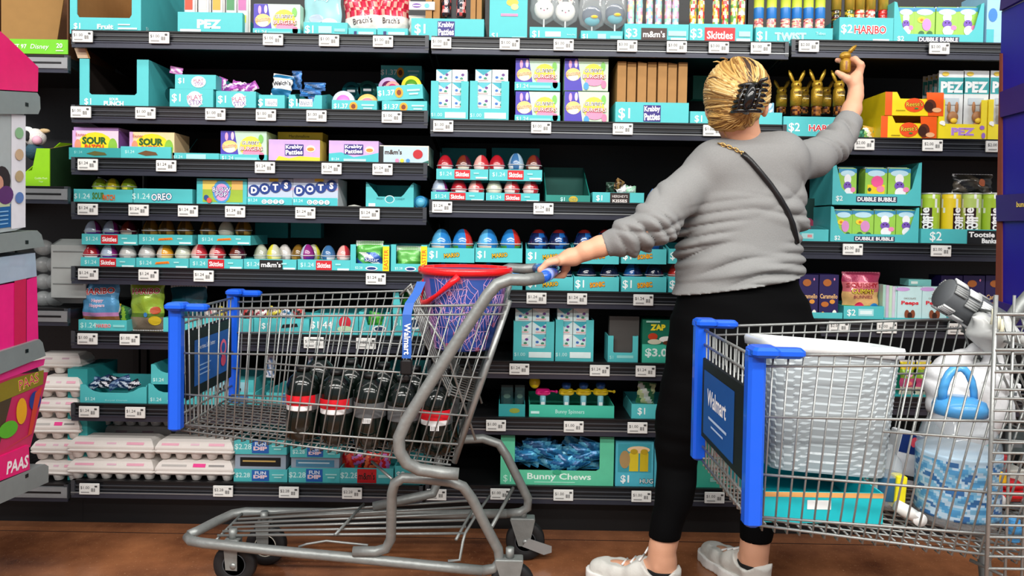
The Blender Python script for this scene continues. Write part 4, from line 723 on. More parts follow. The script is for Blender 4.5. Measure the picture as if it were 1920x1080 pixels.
# ---------------- middle bay, third shelf ----------------
for i, (a, b, t, u) in enumerate([(808, 908, 360, 0), (911, 1012, 362, 0), (818, 916, 317, 337), (917, 1017, 318, 339)]):
    egg_tray('23', a, b, t, 'S', f'teal Skittles egg tray, {["lower left", "lower right", "upper left", "upper right"][i]} of four in the middle bay', up=u)
for i, (px, c) in enumerate([(825, 'pu'), (861, 'sk'), (893, 'rw'), (927, 'gr'), (960, 'rw'), (995, 'rw')]): eggs('23', [px], 336, 370, f'candy egg, {ORD[i]} from the left in the lower Skittles trays of the middle bay', [EC[c]], 'candy eggs in the Skittles trays')
for i, (px, c) in enumerate([(835, 'sk'), (870, 'dk'), (903, 'rw'), (932, 'sk'), (968, 'bl'), (1001, 'dk')]): eggs('23', [px], 291, 326, f'candy egg, {ORD[i]} from the left in the upper Skittles trays of the middle bay', [EC[c]], 'candy eggs in the Skittles trays')
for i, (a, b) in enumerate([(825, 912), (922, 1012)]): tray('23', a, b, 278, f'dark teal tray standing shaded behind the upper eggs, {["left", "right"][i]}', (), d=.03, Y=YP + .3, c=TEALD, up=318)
tray('23', 1023, 1107, 366, 'empty dark teal tray with tall back panel', [('t', '$1', .38, .5, .5, '#bfe8e6', {'b': .02}), ('e', .62, .5, .1, .4, '#c8a828'), ('t', 'DEZ', .62, .5, .3, '#2a8a6a')], d=.26, side=.08, back=.145, c=mat('#1f8478', .5), inner=mat('#17685e', .5))
tray('23', 1111, 1208, 361, 'teal tray with black Hershey\'s badge', [PR('$1', .13, .5, .5), ('r', .34, .02, .72, .98, '#2a1a18'), ('t', "HERSHEY'S", .53, .68, .22, '#e8e0dc', {'w': .3}), ('t', 'KISSES', .53, .3, .24, '#e8e0dc', {'b': .03, 'w': .28})], d=.22)
for i, (px, py, c) in enumerate([(1145, 352, ['#2a4a3a', '#1a2a20']), (1160, 346, ['#8a6a3a', '#3a2a1a']), (1168, 357, ['#e0e0e0', '#c8c8c8']), (1182, 356, ['#8ac0a0', '#c8d8d0']), (1228, 366, ['#3a7ac0', '#c83a4a'])]): small_bag(px, py, 16, 20, c, f'small loose candy piece, {ORD[i]} from the left on or beside the Hershey\'s tray', '23', i * 31, dk=.6)
# fourth shelf, big eggs
NM = ['MARIO', 'SONIC']
def big_tray(a, b, t, u, nm, label): 
    tray('24', a, b, t, label, [PR('$1', .13, .5, .55), logo(nm, .52, .5, .32, .28, '#e8b828', '#b8401c' if nm == 'SONIC' else '#3a2a1a', 6, .08)], d=.2, up=u, side=.06 if u == 0 else .07)
rows = [(801, 890), (891, 980), (986, 1075), (1076, 1161), (1165, 1250), (1254, 1335)]
for i, (a, b) in enumerate(rows):
    big_tray(a, b, 519, 0, NM[i > 2], f'teal one dollar egg tray, {ORD[i]} in the middle bay lower row')
    big_tray(a, b, 465 + (i > 1) * 2, 492 + (i > 1) * 3, NM[i > 2], f'teal one dollar egg tray, {ORD[i]} in the middle bay raised row')
BE = [('#2a80c8', '#c8302a', '#4a9a3a'), ('#2a80c8', '#5ab0e0', '#e0d0c0'), ('#14204a', '#1c5aa0', '#7a2020'), ('#141c3a', '#1c4a8a', '#d89a3a')]
for i, (px, c) in enumerate([(828, 1), (868, 0), (915, 1), (958, 0), (1010, 2), (1048, 2), (1096, 2), (1136, 2), (1190, 2), (1226, 3)]):
    eggs('24', [px], 433, 478, f'big blue capped toy egg, {ORD[i]} from the left in the raised middle bay row', [BE[c]], 'big blue capped toy eggs', wpx=40, Y=YP + .06, mood=0 if c < 2 else 1)
for i, (px, c) in enumerate([(830, 0), (868, 1), (915, 0), (958, 1), (1015, 3), (1055, 3), (1100, 3), (1143, 3), (1187, 2), (1227, 3), (1270, 0)]):
    eggs('24', [px], 496, 532, f'big blue capped toy egg, {ORD[i]} from the left in the lower middle bay row', [BE[c]], 'big blue capped toy eggs', wpx=36, Y=YP + .06)
# fifth shelf middle
pack_case('25', 963, 1040, 578, 603, 'teal cut-out case of small boxes just right of the cart handle', 'case right of the cart handle')
pack_case('25', 1042, 1114, 578, 600, 'teal cut-out case of small boxes, second from the cart handle', 'second case from the cart handle')
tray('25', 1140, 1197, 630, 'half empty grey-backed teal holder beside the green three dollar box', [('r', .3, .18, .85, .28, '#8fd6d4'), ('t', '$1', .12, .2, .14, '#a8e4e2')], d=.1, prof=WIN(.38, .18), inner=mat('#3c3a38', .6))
x, z, w, h = spot('25', 1141, 1196, 593, YP + .05); mb = MB(); mb.box(-w / 2, w / 2, 0, .03, 0, h, mat('#4a4846', .6)); mb.build('grey_card_sleeve', None, (x, YP + .02, z + .003), label='dark grey card sleeve standing in the half empty teal holder', cat='card sleeve')
ZB = [('r', 0, 0, 1, .44, '#3fb89d'), ('t', '$3.00', .5, .24, .2, '#dff5f0', {'b': .03, 'w': .8}), ('t', 'ZAP', .45, .83, .12, '#f0e030', {'b': .06}), ('e', .3, .62, .14, .08, '#b83a1c'), ('e', .7, .56, .22, .07, '#e8e8e0'), ('e', .35, .5, .2, .06, '#c8c8b0'), ('e', .75, .48, .16, .05, '#5a3018'), ('r', .1, .94, .5, .98, '#a8d8c8')]
carton('25', 1205, 1270, 600, 'green three dollar box with yellow lettering beside the leg', ZB, .12, '#0f6a52')
carton('25', 1272, 1330, 600, 'green printed box half hidden behind the leg', ZB, .12, '#0f6a52')
# sixth shelf middle
tray('26', 992, 1152, 760, 'long low teal tray of toy syringes marked Bunny', [('t', 'Bunny Spinners', .48, .45, .4, '#c8f2ec', {'w': .34}), ('r', .02, .3, .12, .5, '#c8f2ec')], d=.22, c=TEALG)
def spin_toy(px, col, label, ball=None, i=0):
    Y = YP + .05; p = W(px, 735, Y); b = SZ['26'] + .004
    o = empty('spinner_toy', (p.x, Y, b), label, 'spinner toy', 'candy spinner toys in the long low tray')
    z = p.z - b; mb = MB(); mb.lathe([(0, 0), (.009, 0), (.011, z * .5), (.011, z * .85), (0, z * .85)], mat('#8ad0dc', .1, alpha=.75, coat=.5), n=12); mb.art((-.008, -.011, 0), (1, 0, 0), (0, 0, 1), .016, z * .7, [('r', .1, .3, .9, .8, '#e8eef0')]); mb.build('clear_barrel', o)
    mb = MB(); c = mat(col, .3, coat=.4); mb.rbox(-.026, .026, -.014, .014, z * .85, z + .012, c, .006); mb.tube([(.026, 0, z + .004), (.046, 0, z + .002)], .0035, c); mb.ball((.048, 0, z + .002), .006, c, 8, 6); mb.tube([(-.012, -.01, z), (.02, -.018, z + .006)], .004, c); mb.build('trigger_handle', o)
    mb = MB(); cc = mat(ball or '#1c4a8a', .25, coat=.3)
    if ball: mb.ball((-.03, 0, z + .035), .02, cc, 14, 10, 1, 1, 1.15)
    else: mb.lathe([(0, z + .012), (.014, z + .013), (.018, z + .025), (.015, z + .034), (0, z + .036)], cc, n=14)
    mb.build('round_top', o)
spin_toy(1018, '#e81c80', 'pink spinner toy with yellow ball on top', '#f0d818')
for i, px in enumerate([1062, 1094, 1126]): spin_toy(px, '#d8b818', f'yellow spinner toy with dark blue top, {ORD[i]} from the left')
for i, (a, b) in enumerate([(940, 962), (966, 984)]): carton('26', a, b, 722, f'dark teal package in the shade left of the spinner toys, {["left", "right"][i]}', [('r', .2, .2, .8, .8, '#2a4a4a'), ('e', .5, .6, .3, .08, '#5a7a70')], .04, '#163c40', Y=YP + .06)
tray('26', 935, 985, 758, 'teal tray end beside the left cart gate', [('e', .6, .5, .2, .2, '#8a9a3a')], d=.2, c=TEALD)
tray('26', 1184, 1262, 758, 'small teal one dollar tray touching the black leggings', [PR('$1', .24, .5, .5)], d=.2)
small_bag(1212, 738, 34, 40, ['#3a7a50', '#c8d8a0', '#e0e8e0'], 'green and white bunny pouch in the small tray by the leggings', '26', 6)
# bottom shelf middle
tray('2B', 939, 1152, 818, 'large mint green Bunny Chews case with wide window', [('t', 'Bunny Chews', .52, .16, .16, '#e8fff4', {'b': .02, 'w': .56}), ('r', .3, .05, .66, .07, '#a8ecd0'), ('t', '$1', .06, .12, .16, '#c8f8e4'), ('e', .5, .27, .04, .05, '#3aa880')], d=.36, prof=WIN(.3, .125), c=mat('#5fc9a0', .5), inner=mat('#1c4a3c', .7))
rs = random.Random(5)
for i in range(34):
    px = 975 + rs.random() * 140; py = 872 - (i // 9) * 11 - rs.random() * 6
    small_bag(int(px), int(py), 48, 20, [['#2a80b8', '#5ab8e0', '#1c5a90'], ['#3a98cc', '#7accec'], ['#174a78', '#2a80b8']][i % 3], 'crumpled blue candy wrapper heaped inside the mint green window case', '2B', rs.randint(60, 120) - 90 + 0, Y=YP + .03 + (i % 3) * .035, group='blue wrappers in the Bunny Chews case', dk=.7)
HU = [('r', 0, 0, 1, .3, '#4fb4c8'), ('r', .06, .32, .94, .95, '#3a9aa8'), ('e', .6, .82, .3, .08, '#e8c8a0'), ('r', .36, .34, .6, .75, '#d8c02a'), ('r', .64, .34, .86, .75, '#c8b020'), ('e', .24, .6, .14, .2, '#a88a5a'), ('e', .48, .78, .1, .06, '#b89a20'), ('e', .75, .78, .1, .06, '#b89a20'), ('t', '$1', .25, .16, .18, '#f4fbfa', {'b': .03}), ('t', 'HUG', .82, .13, .1, '#f4fbfa', {'oc': '#10202a'})]
carton('2B', 1155, 1226, 828, 'blue one dollar box with gold bunny packs beside the ankle', HU, .15, '#4fb4c8')
carton('2B', 1228, 1300, 828, 'blue one dollar bunny box hidden behind the calf', HU, .15, '#4fb4c8')
carton('2B', 1303, 1378, 820, 'teal box with stacked pale prints between the leg and the right cart', [('e', .62, .35 + .14 * 0, .2, .05, '#a8c0b0'), ('r', .4, .3, .85, .9, '#a8c8b8')] + [('r', .42, .34 + .14 * j, .82, .42 + .14 * j, ['#c89a9a', '#8ab0a8'][j % 2]) for j in range(4)] + [('r', .4, .12, .95, .2, '#8fd6c8')], .15, TEALG)
# ---------------- right bay lower ----------------
dubble_tray('33', 1558, 1724, 388, 'lower Dubble Bubble case of two in the right bay')
for i, (a, b) in enumerate([(1566, 1597), (1599, 1637), (1640, 1678), (1681, 1716)]): bubble_carton('33', a, b, 392, 446, [1, 1, 0, 0][i], f'green gum carton, {ORD[i]} from the left in the lower Dubble Bubble case')
dubble_tray('33', 1562, 1729, 303, 'upper Dubble Bubble case of two in the right bay', up=385)
for i, (a, b) in enumerate([(1573, 1605), (1623, 1662), (1666, 1706)]): bubble_carton('33', a, b, 313, 374, [0, 2, 0][i], f'gum carton, {ORD[i]} from the left in the upper Dubble Bubble case')
tray('33', 1497, 1554, 430, 'low teal tray between the sweatshirt and the Dubble Bubble cases', [('r', .1, .3, .5, .7, '#a8d8d8'), ('r', .3, .4, .45, .6, '#d88a8a')], d=.2, side=.06)
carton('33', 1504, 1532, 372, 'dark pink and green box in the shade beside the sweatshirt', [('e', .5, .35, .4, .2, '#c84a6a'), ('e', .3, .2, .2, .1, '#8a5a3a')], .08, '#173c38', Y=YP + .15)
tray('33', 1727, 1900, 430, 'teal tray with black Tootsie Roll Banks badge', [PR('$2', .16, .5, .62), ('r', .5, .1, 1, .94, '#101014'), ('t', 'Tootsie Roll', .74, .68, .3, '#ffffff', {'b': .04, 'w': .44}), ('t', 'Banks', .74, .3, .28, '#ffffff', {'b': .04})], d=.14)
for i, (px, c) in enumerate([(1744, '#a8c83a'), (1783, '#e8cc28'), (1821, '#b8d070'), (1858, '#a8c83a'), (1896, '#a8c83a')]):
    Y = YP + .05; p = W(px, 364, Y); b = SZ['33'] + .004; h = p.z - b; r = .032; k0 = 4 + [3, 9, 4, 8, 4][i] % 3 + [5, 8, 6, 7, 6][i] * 0
    mb = MB(); A = mat(c, .35); B = mat('#2a1018', .35); Cw = mat('#e8ece8', .35); dk = [(11, 14), (15, 18), (12, 15), (14, 17), (14, 17)][i]
    zs = [0, .02, .45, .5, .62, .72, .9, 1]
    prof = [(0, 0)] + [(r, h * q) for q in zs]
    mb.lathe(prof, None, n=24, fn=lambda i_, k_: B if dk[0] + 2 <= k_ < dk[1] + 3 and 2 <= i_ <= 5 else (Cw if (k_ + i_) % 6 == 0 and i_ > 4 else A))
    mb.lathe([(r, h * .99), (r * 1.04, h * .995), (r * 1.04, h * 1.02), (r * .96, h * 1.02), (r * .96, h * .99), (0, h * .99)], mat('#c8ccc8', .3, .5), n=24)
    ang = 2 * math.pi * ((dk[0] + dk[1] + 5) / 2) / 24; N = Vector((math.cos(ang), math.sin(ang), 0)); U = Vector((-math.sin(ang), math.cos(ang), 0))
    mb.art(N * (r + .0005) - U * .03 , U, (0, 0, 1), .06, h, [('t', 'Tootsie', .4, .36, .16, '#ffffff', {'rot': 90, 'b': .03}), ('t', 'Roll', .62, .36, .16, '#ffffff', {'rot': 90, 'b': .03})])
    mb.build('candy_bank', None, (p.x, Y, b), label=f'{"yellow" if i == 1 else "green"} Tootsie Roll bank canister, {ORD[i]} from the left', cat='candy canister', group='Tootsie Roll bank canisters')
pouch('33', 1795, 1872, 326, 'dark crinkled snack bag lying on top of the candy banks', lambda u, v: foil(['#3a3630', '#5a5248', '#2a2a2c'][int(u * 5 + v * 3) % 3]), [('e', .62, .55, .1, .2, '#a85a3a')], t=.06, up=362, Y=YP + .06, seed=31)
CB = [('t', 'Caramello', .5, .52, .1, '#e8b87a', {'b': .02, 'w': .9}), ('e', .4, .82, .22, .08, '#a8602a'), ('e', .3, .34, .2, .06, '#b8682a'), ('e', .68, .4, .14, .05, '#d8903a'), ('p', [(0, 0), (1, 0), (1, .16), (.5, .1), (.2, .18), (0, .12)], '#e8a020'), ('e', .76, .9, .04, .03, '#e88ab0'), ('e', .8, .12, .12, .1, '#f0ece0')]
for i, (a, b) in enumerate([(1499, 1535), (1537, 1573)]): carton('34', a, b, 515, f'dark purple caramel box beside the hip, {["left", "right"][i]} of two', CB, .08, '#241a52', up=0)
tray('34', 1495, 1580, 586, 'teal tray edge below the purple caramel boxes', (), d=.12, Y=YP - .006)
tray('34', 1582, 1658, 574, 'teal two dollar tray with pale Sour Gummy lettering', [PR('$2', .19, .5, .5), ('r', .36, .3, .74, .8, '#a8e0e4'), ('r', .4, .42, .7, .68, '#e0f4f4')], d=.2)
pouch('34', 1584, 1656, 511, 'pink and green Sour Gummy bunnies bag standing in its tray', lambda u, v: foil('#a8385a') if v > .78 else foil('#d8707a') if v > .6 else foil('#e8b878') if v > .3 else foil('#3a9a4a'), [('t', 'SQUISHY', .5, .72, .1, '#a8182a', {'w': .8, 'b': .03}), ('t', 'GUMMY', .5, .6, .1, '#f0e040', {'oc': '#6a3a1a', 'w': .6}), ('t', 'BUNNIES', .5, .48, .07, '#8a1a4a', {'w': .5}), ('e', .4, .24, .13, .13, '#d82a5a'), ('e', .8, .22, .13, .13, '#2a88d0')], t=.05, seed=41, crimp='#c86a80')
JB = [('e', .2, .93, .3, .06, '#c8a0d8'), ('t', 'CHOCOLATE', .5, .66, .05, '#6a3a1a', {'w': .5}), ('t', 'Peeps', .5, .52, .13, '#d82a3a', {'b': .04, 'w': .7, 'oc': '#ffffff'}), ('e', .38, .2, .1, .13, '#8a4a30'), ('e', .62, .2, .1, .13, '#8a4a30'), ('e', .5, .16, .1, .1, '#3a2018')]
for i, (a, b) in enumerate([(1684, 1729), (1730, 1776)]): carton('34', a, b, 538, f'pale aqua box with red lettering and chocolate bunnies, {["left", "right"][i]} of two', JB, .035, '#c4e6e8')
for i in range(5): carton('34', 1656 + i * 6, 1662 + i * 6, 534 + i, f'edge of an aqua candy box in the slanting row, {ORD[i]} from the left', (), .035, ['#a8d0c0', '#c8b8d0', '#bfe0c0', '#d0c8d8', '#b8e0d8'][i], Y=YP + .02 - i * .003)
tray('34', 1658, 1830, 597, 'long teal tray under the pale aqua boxes', (), d=.14, Y=YP - .006)
carton('34', 1704, 1746, 524, 'small teal box lying on top behind the aqua boxes', [('r', .1, .3, .4, .7, '#e8f0e8')], .06, '#7ac0bc', up=536, Y=YP + .05)
for i, (a, b) in enumerate([(1765, 1805), (1807, 1847), (1849, 1890)]): carton('34', a, b, 517, f'dark purple caramel box behind the grey caddy, {ORD[i]} from the left', CB, .08, '#241a52', Y=YP + .06)
tray('34', 1770, 1890, 588, 'teal tray with orange edge behind the grey caddy', [('r', 0, .7, .6, 1, '#e8b028')], d=.2, Y=YP + .03)
for i, (a, b) in enumerate([(1692, 1720), (1722, 1750)]): pouch('35', a, b, 677, f'printed bunny candy pouch seen between the carts\' baskets, {["left", "right"][i]}', lambda u, v: foil(['#d8c8b0', '#c8507a', '#8ab03a', '#e0cc28'][int(v * 4) if v < .95 else 0]), [('e', .5, .84, .3, .08, '#e8b040'), ('e', .5, .6, .2, .07, '#f0a8c0'), ('e', .5, .35, .22, .07, '#e07a6a')], t=.03, seed=50 + i)
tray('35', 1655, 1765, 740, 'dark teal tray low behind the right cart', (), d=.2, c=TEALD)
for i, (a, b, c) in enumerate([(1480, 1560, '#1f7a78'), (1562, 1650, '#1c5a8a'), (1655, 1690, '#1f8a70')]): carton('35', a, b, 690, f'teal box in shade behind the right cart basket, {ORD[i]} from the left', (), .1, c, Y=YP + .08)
for i, (a, b, c) in enumerate([(1500, 1590, '#45b8bf'), (1600, 1700, '#2f9a9c'), (1760, 1850, '#8a9a9c'), (1860, 1900, '#45b8bf')]): carton('3B', a, b, 850, f'box on the floor shelf behind the right cart, {ORD[i]} from the left', (), .12, c)
# ---------------- far left bay ----------------
x, z, w, h = spot('0T', -60, 128, -120)
mb = MB(); K2 = mat('#5c3a20', .85)
mb.box(-w / 2, w / 2, .3, .305, 0, h, K2); mb.box(w / 2 - .004, w / 2, 0, .3, 0, h, K2); mb.box(-w / 2, -w / 2 + .004, 0, .3, 0, h, K2); mb.box(-w / 2, w / 2, 0, .3, 0, .004, K2)
mb.prism([(0, 0), (.16, 0), (.2, .3), (0, .3)], (-w / 2 + .1, .02, .05), (1, .3, 0), (0, 0, 1), (0, 1, 0), .004, mat('#94703c', .8))
mb.build('cardboard_case', None, (x, YP, z), label='empty brown cardboard case on the far left top shelf', cat='cardboard case')
a = W(18, 73, YP - .01); b = W(128, 102, YP - .01); w = b.x - a.x; h = a.z - b.z
mb = MB(); mb.box(-w / 2, w / 2, 0, .003, 0, h, mat('#6cc31c', .4)); mb.art((-w / 2, 0, 0), (1, 0, 0), (0, 0, 1), w, h, [('t', 'EST 97', .16, .5, .28, '#e8f8e0', {'b': .02}), ('t', 'Disney', .52, .45, .42, '#f4fcf0', {'sh': .2}), ('t', '20', .86, .58, .3, '#f4fcf0', {'b': .02}), ('r', .8, .2, .93, .25, '#e8f8e0')])
mb.build('green_price_strip', None, ((a.x + b.x) / 2, YP - .012, b.z), label='bright green strip with Disney lettering in front of the brown case', cat='shelf strip')
x, z, w, h = spot('02', 46, 93, 278)
mb = MB(); LG = mat('#8fce14', .4)
mb.prism([(0, 0), (w, 0), (w, h), (w * .48, h), (w * .3, h * .45), (0, h * .4)], (-w / 2, 0, 0), (1, 0, 0), (0, 0, 1), (0, 1, 0), .004, LG)
mb.prism([(.004, 0), (.3, 0), (.3, h * 1.35), (.2, h * 1.3), (.004, h)], (w / 2 - .004, 0, 0), (0, 1, 0), (0, 0, 1), (1, 0, 0), .004, [KRAFT, mat('#1c3a1c', .6)] + [KRAFT] * 5); mb.prism([(.004, 0), (.3, 0), (.3, h * 1.35), (.2, h * 1.3), (.004, h * .4)], (-w / 2, 0, 0), (0, 1, 0), (0, 0, 1), (1, 0, 0), .004, LG); mb.box(-w / 2, w / 2, .29, .3, 0, h * 1.3, KRAFT)
mb.art((-w / 2, 0, 0), (1, 0, 0), (0, 0, 1), w, h, [('t', 'Cuddle Plush', .66, .25, .05, '#e8f8c0', {'w': .5}), ('t', 'Toys', .66, .16, .05, '#e8f8c0')])
mb.build('green_toy_bin', None, (x, YP, z), label='lime green cardboard toy bin on the far left second shelf', cat='toy bin')
p = W(66, 258, YP + .05); o = empty('plush_cow', p, 'black and white plush cow looking out of the lime green bin', 'plush toy')
FUR = mat('#d8d4d0', .9, bump=.8, bsc=300); mb = MB(); mb.ball((0, 0, 0), .036, FUR, 14, 10, 1, .9, .9); mb.ball((-.01, -.03, .002), .013, mat('#141214', .8), 10, 6, .9, .5, 1.4); mb.ball((.022, -.024, -.012), .016, mat('#d8a8b8', .7), 10, 6); mb.ball((.0, .0, -.05), .032, mat('#2a4a5a', .9, bump=.5), 10, 8); mb.build('plush_head', o)
mb = MB(); mb.ball((-.03, 0, .03), .014, mat('#e8f0f0', .9), 8, 6, 1.5, .6, .6); mb.build('ear', o); mb = MB(); mb.ball((.032, 0, .024), .014, mat('#b8a078', .9), 8, 6, 1.5, .6, .6); mb.build('ear', o)
# clear bins and bags on far left third shelf
CL = mat('#a8acac', .25, alpha=.55, bump=.6, bsc=30, coat=.5)
rs = random.Random(3)
for i in range(7):
    p = W(82 + (i % 2) * 22, 560 - (i // 2) * 32, YP + .1); mb = MB(); mb.ball((0, 0, 0), .034, CL, 12, 8, 1, .8, .85); mb.build('clear_plastic_bag', None, p, label=f'crumpled clear plastic bag, {ORD[i]} up the pile on the far left third shelf', cat='plastic bag', group='crumpled clear bags on the far left shelf')
a = W(106, 448, YP + .03); b = W(152, 570, YP + .03); w = b.x - a.x; h = a.z - b.z
mb = MB(); GC = mat('#8e9290', .3, coat=.3); mb.rbox(-w / 2, w / 2 + .06, 0, .12, 0, h, GC, .02); mb.rbox(-w / 2 + .012, w / 2 + .05, -.004, .0, .02, h - .02, mat('#a0a4a2', .3), .01)
for q in (.3, .55, .8): mb.rbox(-w / 2 + .02, w / 2 + .04, -.006, -.003, h * q, h * q + .004, mat('#747876', .3), .001)
mb.build('grey_storage_tub', None, ((a.x + b.x) / 2 - .03, YP + .03, b.z), label='grey plastic tub with rounded corners standing on end at the far left', cat='storage tub')
mb = MB()
for i in range(4): mb.rbox(-.14, -.01 + .01 * i, .0, .1, i * .05, i * .05 + .046, [mat('#3a4248', .4), mat('#5a6064', .4), mat('#2a3034', .4)][i % 3], .006)
p = W(120, 440, YP + .2); mb.build('dark_package_stack', None, (p.x, YP + .2, p.z), label='dim stack of grey packages behind the clear bags', cat='package') if 0 else None
# ---------------- shopping carts ----------------
CH = mat('#8c8e8c', .36, .55, var=.1, bump=.15, bsc=90); TUBE = mat('#858886', .42, .4, var=.2, bump=.3, bsc=60); BLU = mat('#0f57d6', .35, var=.03, coat=.2); RUB = mat('#141416', .6)
R0 = Vector((-.9, 2.22, 0))
def make_cart(label):
    root = empty('shopping_cart', R0, label, 'shopping cart', 'wire shopping carts with blue corners')
    def fin(mb, name, par=None, off=True):
        if off: mb.v = [tuple(Vector(v) - R0) for v in mb.v]
        return mb.build(name, par or root)
    L0, L1 = .89, .745
    NZ = [.841, .82, .721, .607, .521]; RZ = [.875, .85, .733, .573, .494]; ZB0, ZB1 = .505, .436
    def ub(z): return L1 + (L0 - L1) * (z - ZB1) / (.875 - ZB1)
    def hw(u, z): return .205 + .06 * u / .9 - (.85 - z) * .07
    for sd, nm in ((-1, 'side_basket_wires'), (1, 'side_basket_wires')):
        mb = MB(); P = lambda u, z: (u, sd * hw(u, z), z)
        for k, (a, b) in enumerate(zip(NZ, RZ)): mb.tube([P(0, a), P(ub(b), b)], .0036 if k == 0 else .003, CH, 6)
        mb.tube([P(.24, .70), P(ub(.677), .677)], .0027, CH, 6); mb.tube([P(0, ZB0), P(L1, ZB1)], .003, CH, 6)
        for i in range(1, 31):
            s_ = i / 31; ut, ubm = L0 * s_, L1 * s_; zt = .841 + .034 * s_; zb = ZB0 + (ZB1 - ZB0) * s_ - .01
            mb.tube([P(ut, zt), P(ubm, zb), (ubm + .004, sd * (hw(ubm, zb) - .02), zb - .002)], .0021, CH, 5)
        fin(mb, nm, off=False)
    mb = MB()
    for i in range(33): s_ = (i + .5) / 33; u = L1 * s_; z = ZB0 + (ZB1 - ZB0) * s_; mb.tube([(u, -hw(u, z) + .01, z), (u, hw(u, z) - .01, z)], .0022, CH, 5)
    for j in range(12): v = -1 + (j + .5) / 6; mb.tube([(0, v * (hw(0, .5) - .01), ZB0 + .004), (L1, v * (hw(L1, .44) - .01), ZB1 + .004)], .0022, CH, 5)
    fin(mb, 'basket_floor', off=False)
    mb = MB()
    for i in range(1, 14): y = -.2 + .4 * i / 14; mb.tube([(.0, y, .835), (0, y * .88, ZB0), (.02, y * .86, ZB0 - .004)], .0022, CH, 5)
    for z in (.835, .80, .66, .55, .515): mb.tube([(0, -hw(0, z), z), (0, hw(0, z), z)], .0034, CH, 6)
    fin(mb, 'nose_wires', off=False)
    mb = MB()
    for i in range(1, 20): y = -.25 + .5 * i / 20; mb.tube([(ub(.87), y, .87), (ub(.45), y * .9, .45)], .003, CH, 5)
    for q in range(9): z = .46 + q * .05; mb.tube([(ub(z), -hw(.8, z) + .012, z), (ub(z), hw(.8, z) - .012, z)], .0034, CH, 6)
    for sd in (-1, 1): mb.tube([(ub(.88) + .004, sd * (hw(.8, .87) - .012), .885), (ub(.45) + .004, sd * (hw(.8, .45) - .012), .44)], .008, CH, 8)
    fin(mb, 'rear_gate', off=False)
    mb = MB()
    for i in range(13): y = -.2 + .4 * i / 12; mb.tube([(.62, y, .905), (.66, y, .78), (.735, y * .95, .62), (.80, y * .95, .60)], .0028, CH, 5)
    for (u, z) in ((.62, .905), (.64, .84), (.66, .78), (.70, .70), (.735, .62), (.80, .60)): mb.tube([(u, -.21, z), (u, .21, z)], .0032, CH, 6)
    for sd in (-1, 1): mb.tube([(.62, sd * .21, .905), (.72, sd * .21, .76), (.81, sd * .21, .50)], .004, CH, 6); mb.tube([(.60, sd * .205, .89), (.63, sd * .21, .92), (.64, sd * .21, .89)], .004, CH, 6)
    fin(mb, 'child_seat_frame', off=False)
    mb = MB()
    for i in range(9): y = -.14 + .28 * i / 8; mb.tube([(ub(.86) + .006, y, .86), (ub(.62) + .006, y, .62)], .009, mat('#5c5e5e', .4, .3), 4, flat=.4)
    mb.rbox(ub(.61) - .002, ub(.61) + .012, -.16, .16, .60, .62, mat('#5c5e5e', .4, .3), .003); fin(mb, 'seat_flap', off=False)
    for sd in (-1, 1):
        mb = MB(); y = sd * .205; mb.rbox(-.022, .012, y - .017, y + .017, .512, .85, BLU, .006); fin(mb, 'corner_post', off=False)
        mb = MB(); y2 = sd * .212; mb.rbox(-.024, .085, y2 - .015, y2 + .015, .838, .858, BLU, .006); mb.rbox(-.022, .03, y2 - .035, y2 + .02, .842, .862, BLU, .006); fin(mb, 'corner_cap', off=False)
    mb = MB(); mb.rbox(.006, .012, -.17, .15, .585, .775, BLACK, .002)
    mb.art((.012, -.13, .615), (0, 1, 0), (0, 0, 1), .25, .13, [('r', 0, 0, 1, 1, '#1f5aa8'), ('t', 'Save time. Live better.', .34, .82, .1, '#e8f0f8', {'w': .5}), ('r', .08, .4, .45, .43, '#8ab0e0'), ('r', .08, .3, .4, .33, '#8ab0e0'), ('r', .08, .2, .42, .23, '#8ab0e0'), ('e', .82, .6, .1, .2, '#e86a8a'), ('e', .82, .6, .06, .12, '#1f5aa8'), ('e', .82, .3, .08, .14, '#c84a6a')])
    fin(mb, 'advert_placard', off=False)
    mb = MB(); mb.rbox(-.014, -.007, -.17, .15, .585, .775, BLACK, .002); mb.art((-.014, .13, .60), (0, -1, 0), (0, 0, 1), .24, .15, [('r', 0, 0, 1, 1, '#14509c'), ('t', 'Walmart', .45, .62, .24, '#ffffff', {'b': .02, 'w': .62}), ('r', .2, .3, .8, .34, '#b8d0f0'), ('r', .3, .2, .7, .23, '#b8d0f0')])
    fin(mb, 'advert_placard', off=False)
    # tube frame, near (-1) and far (+1)
    def T(px, py, Y): return W(px, py, Y)
    near_up = [T(1016, 521, 1.99), T(985, 525, 1.97), T(955, 524, 1.955), T(932, 533, 1.95), T(915, 552, 1.95), T(860, 635, 1.95), T(800, 728, 1.95), T(762, 788, 1.95), T(748, 820, 1.95), T(749, 846, 1.95), T(762, 868, 1.955), T(785, 880, 1.965), T(825, 886, 1.98), T(860, 889, 1.98)]
    cy = R0.y
    def mir(p): return Vector((p.x, 2 * cy + .02 - p.y, p.z))
    for f in (0, 1):
        mb = MB(); mb.tube([mir(p) if f else p for p in near_up], .0165, TUBE, 12); fin(mb, 'handle_frame_tube')
    near_lo = [T(662, 1034, 2.11), T(705, 1034, 2.11), T(724, 1028, 2.11), T(733, 1010, 2.1), T(734, 960, 2.07), T(735, 925, 2.05), T(740, 906, 2.04), T(756, 896, 2.04), T(800, 898, 2.04), T(845, 903, 2.04), T(868, 912, 2.05), T(885, 935, 2.06), T(910, 985, 2.08), T(934, 1030, 2.1), T(937, 1052, 2.1), T(927, 1066, 2.1), T(905, 1070, 2.1)]
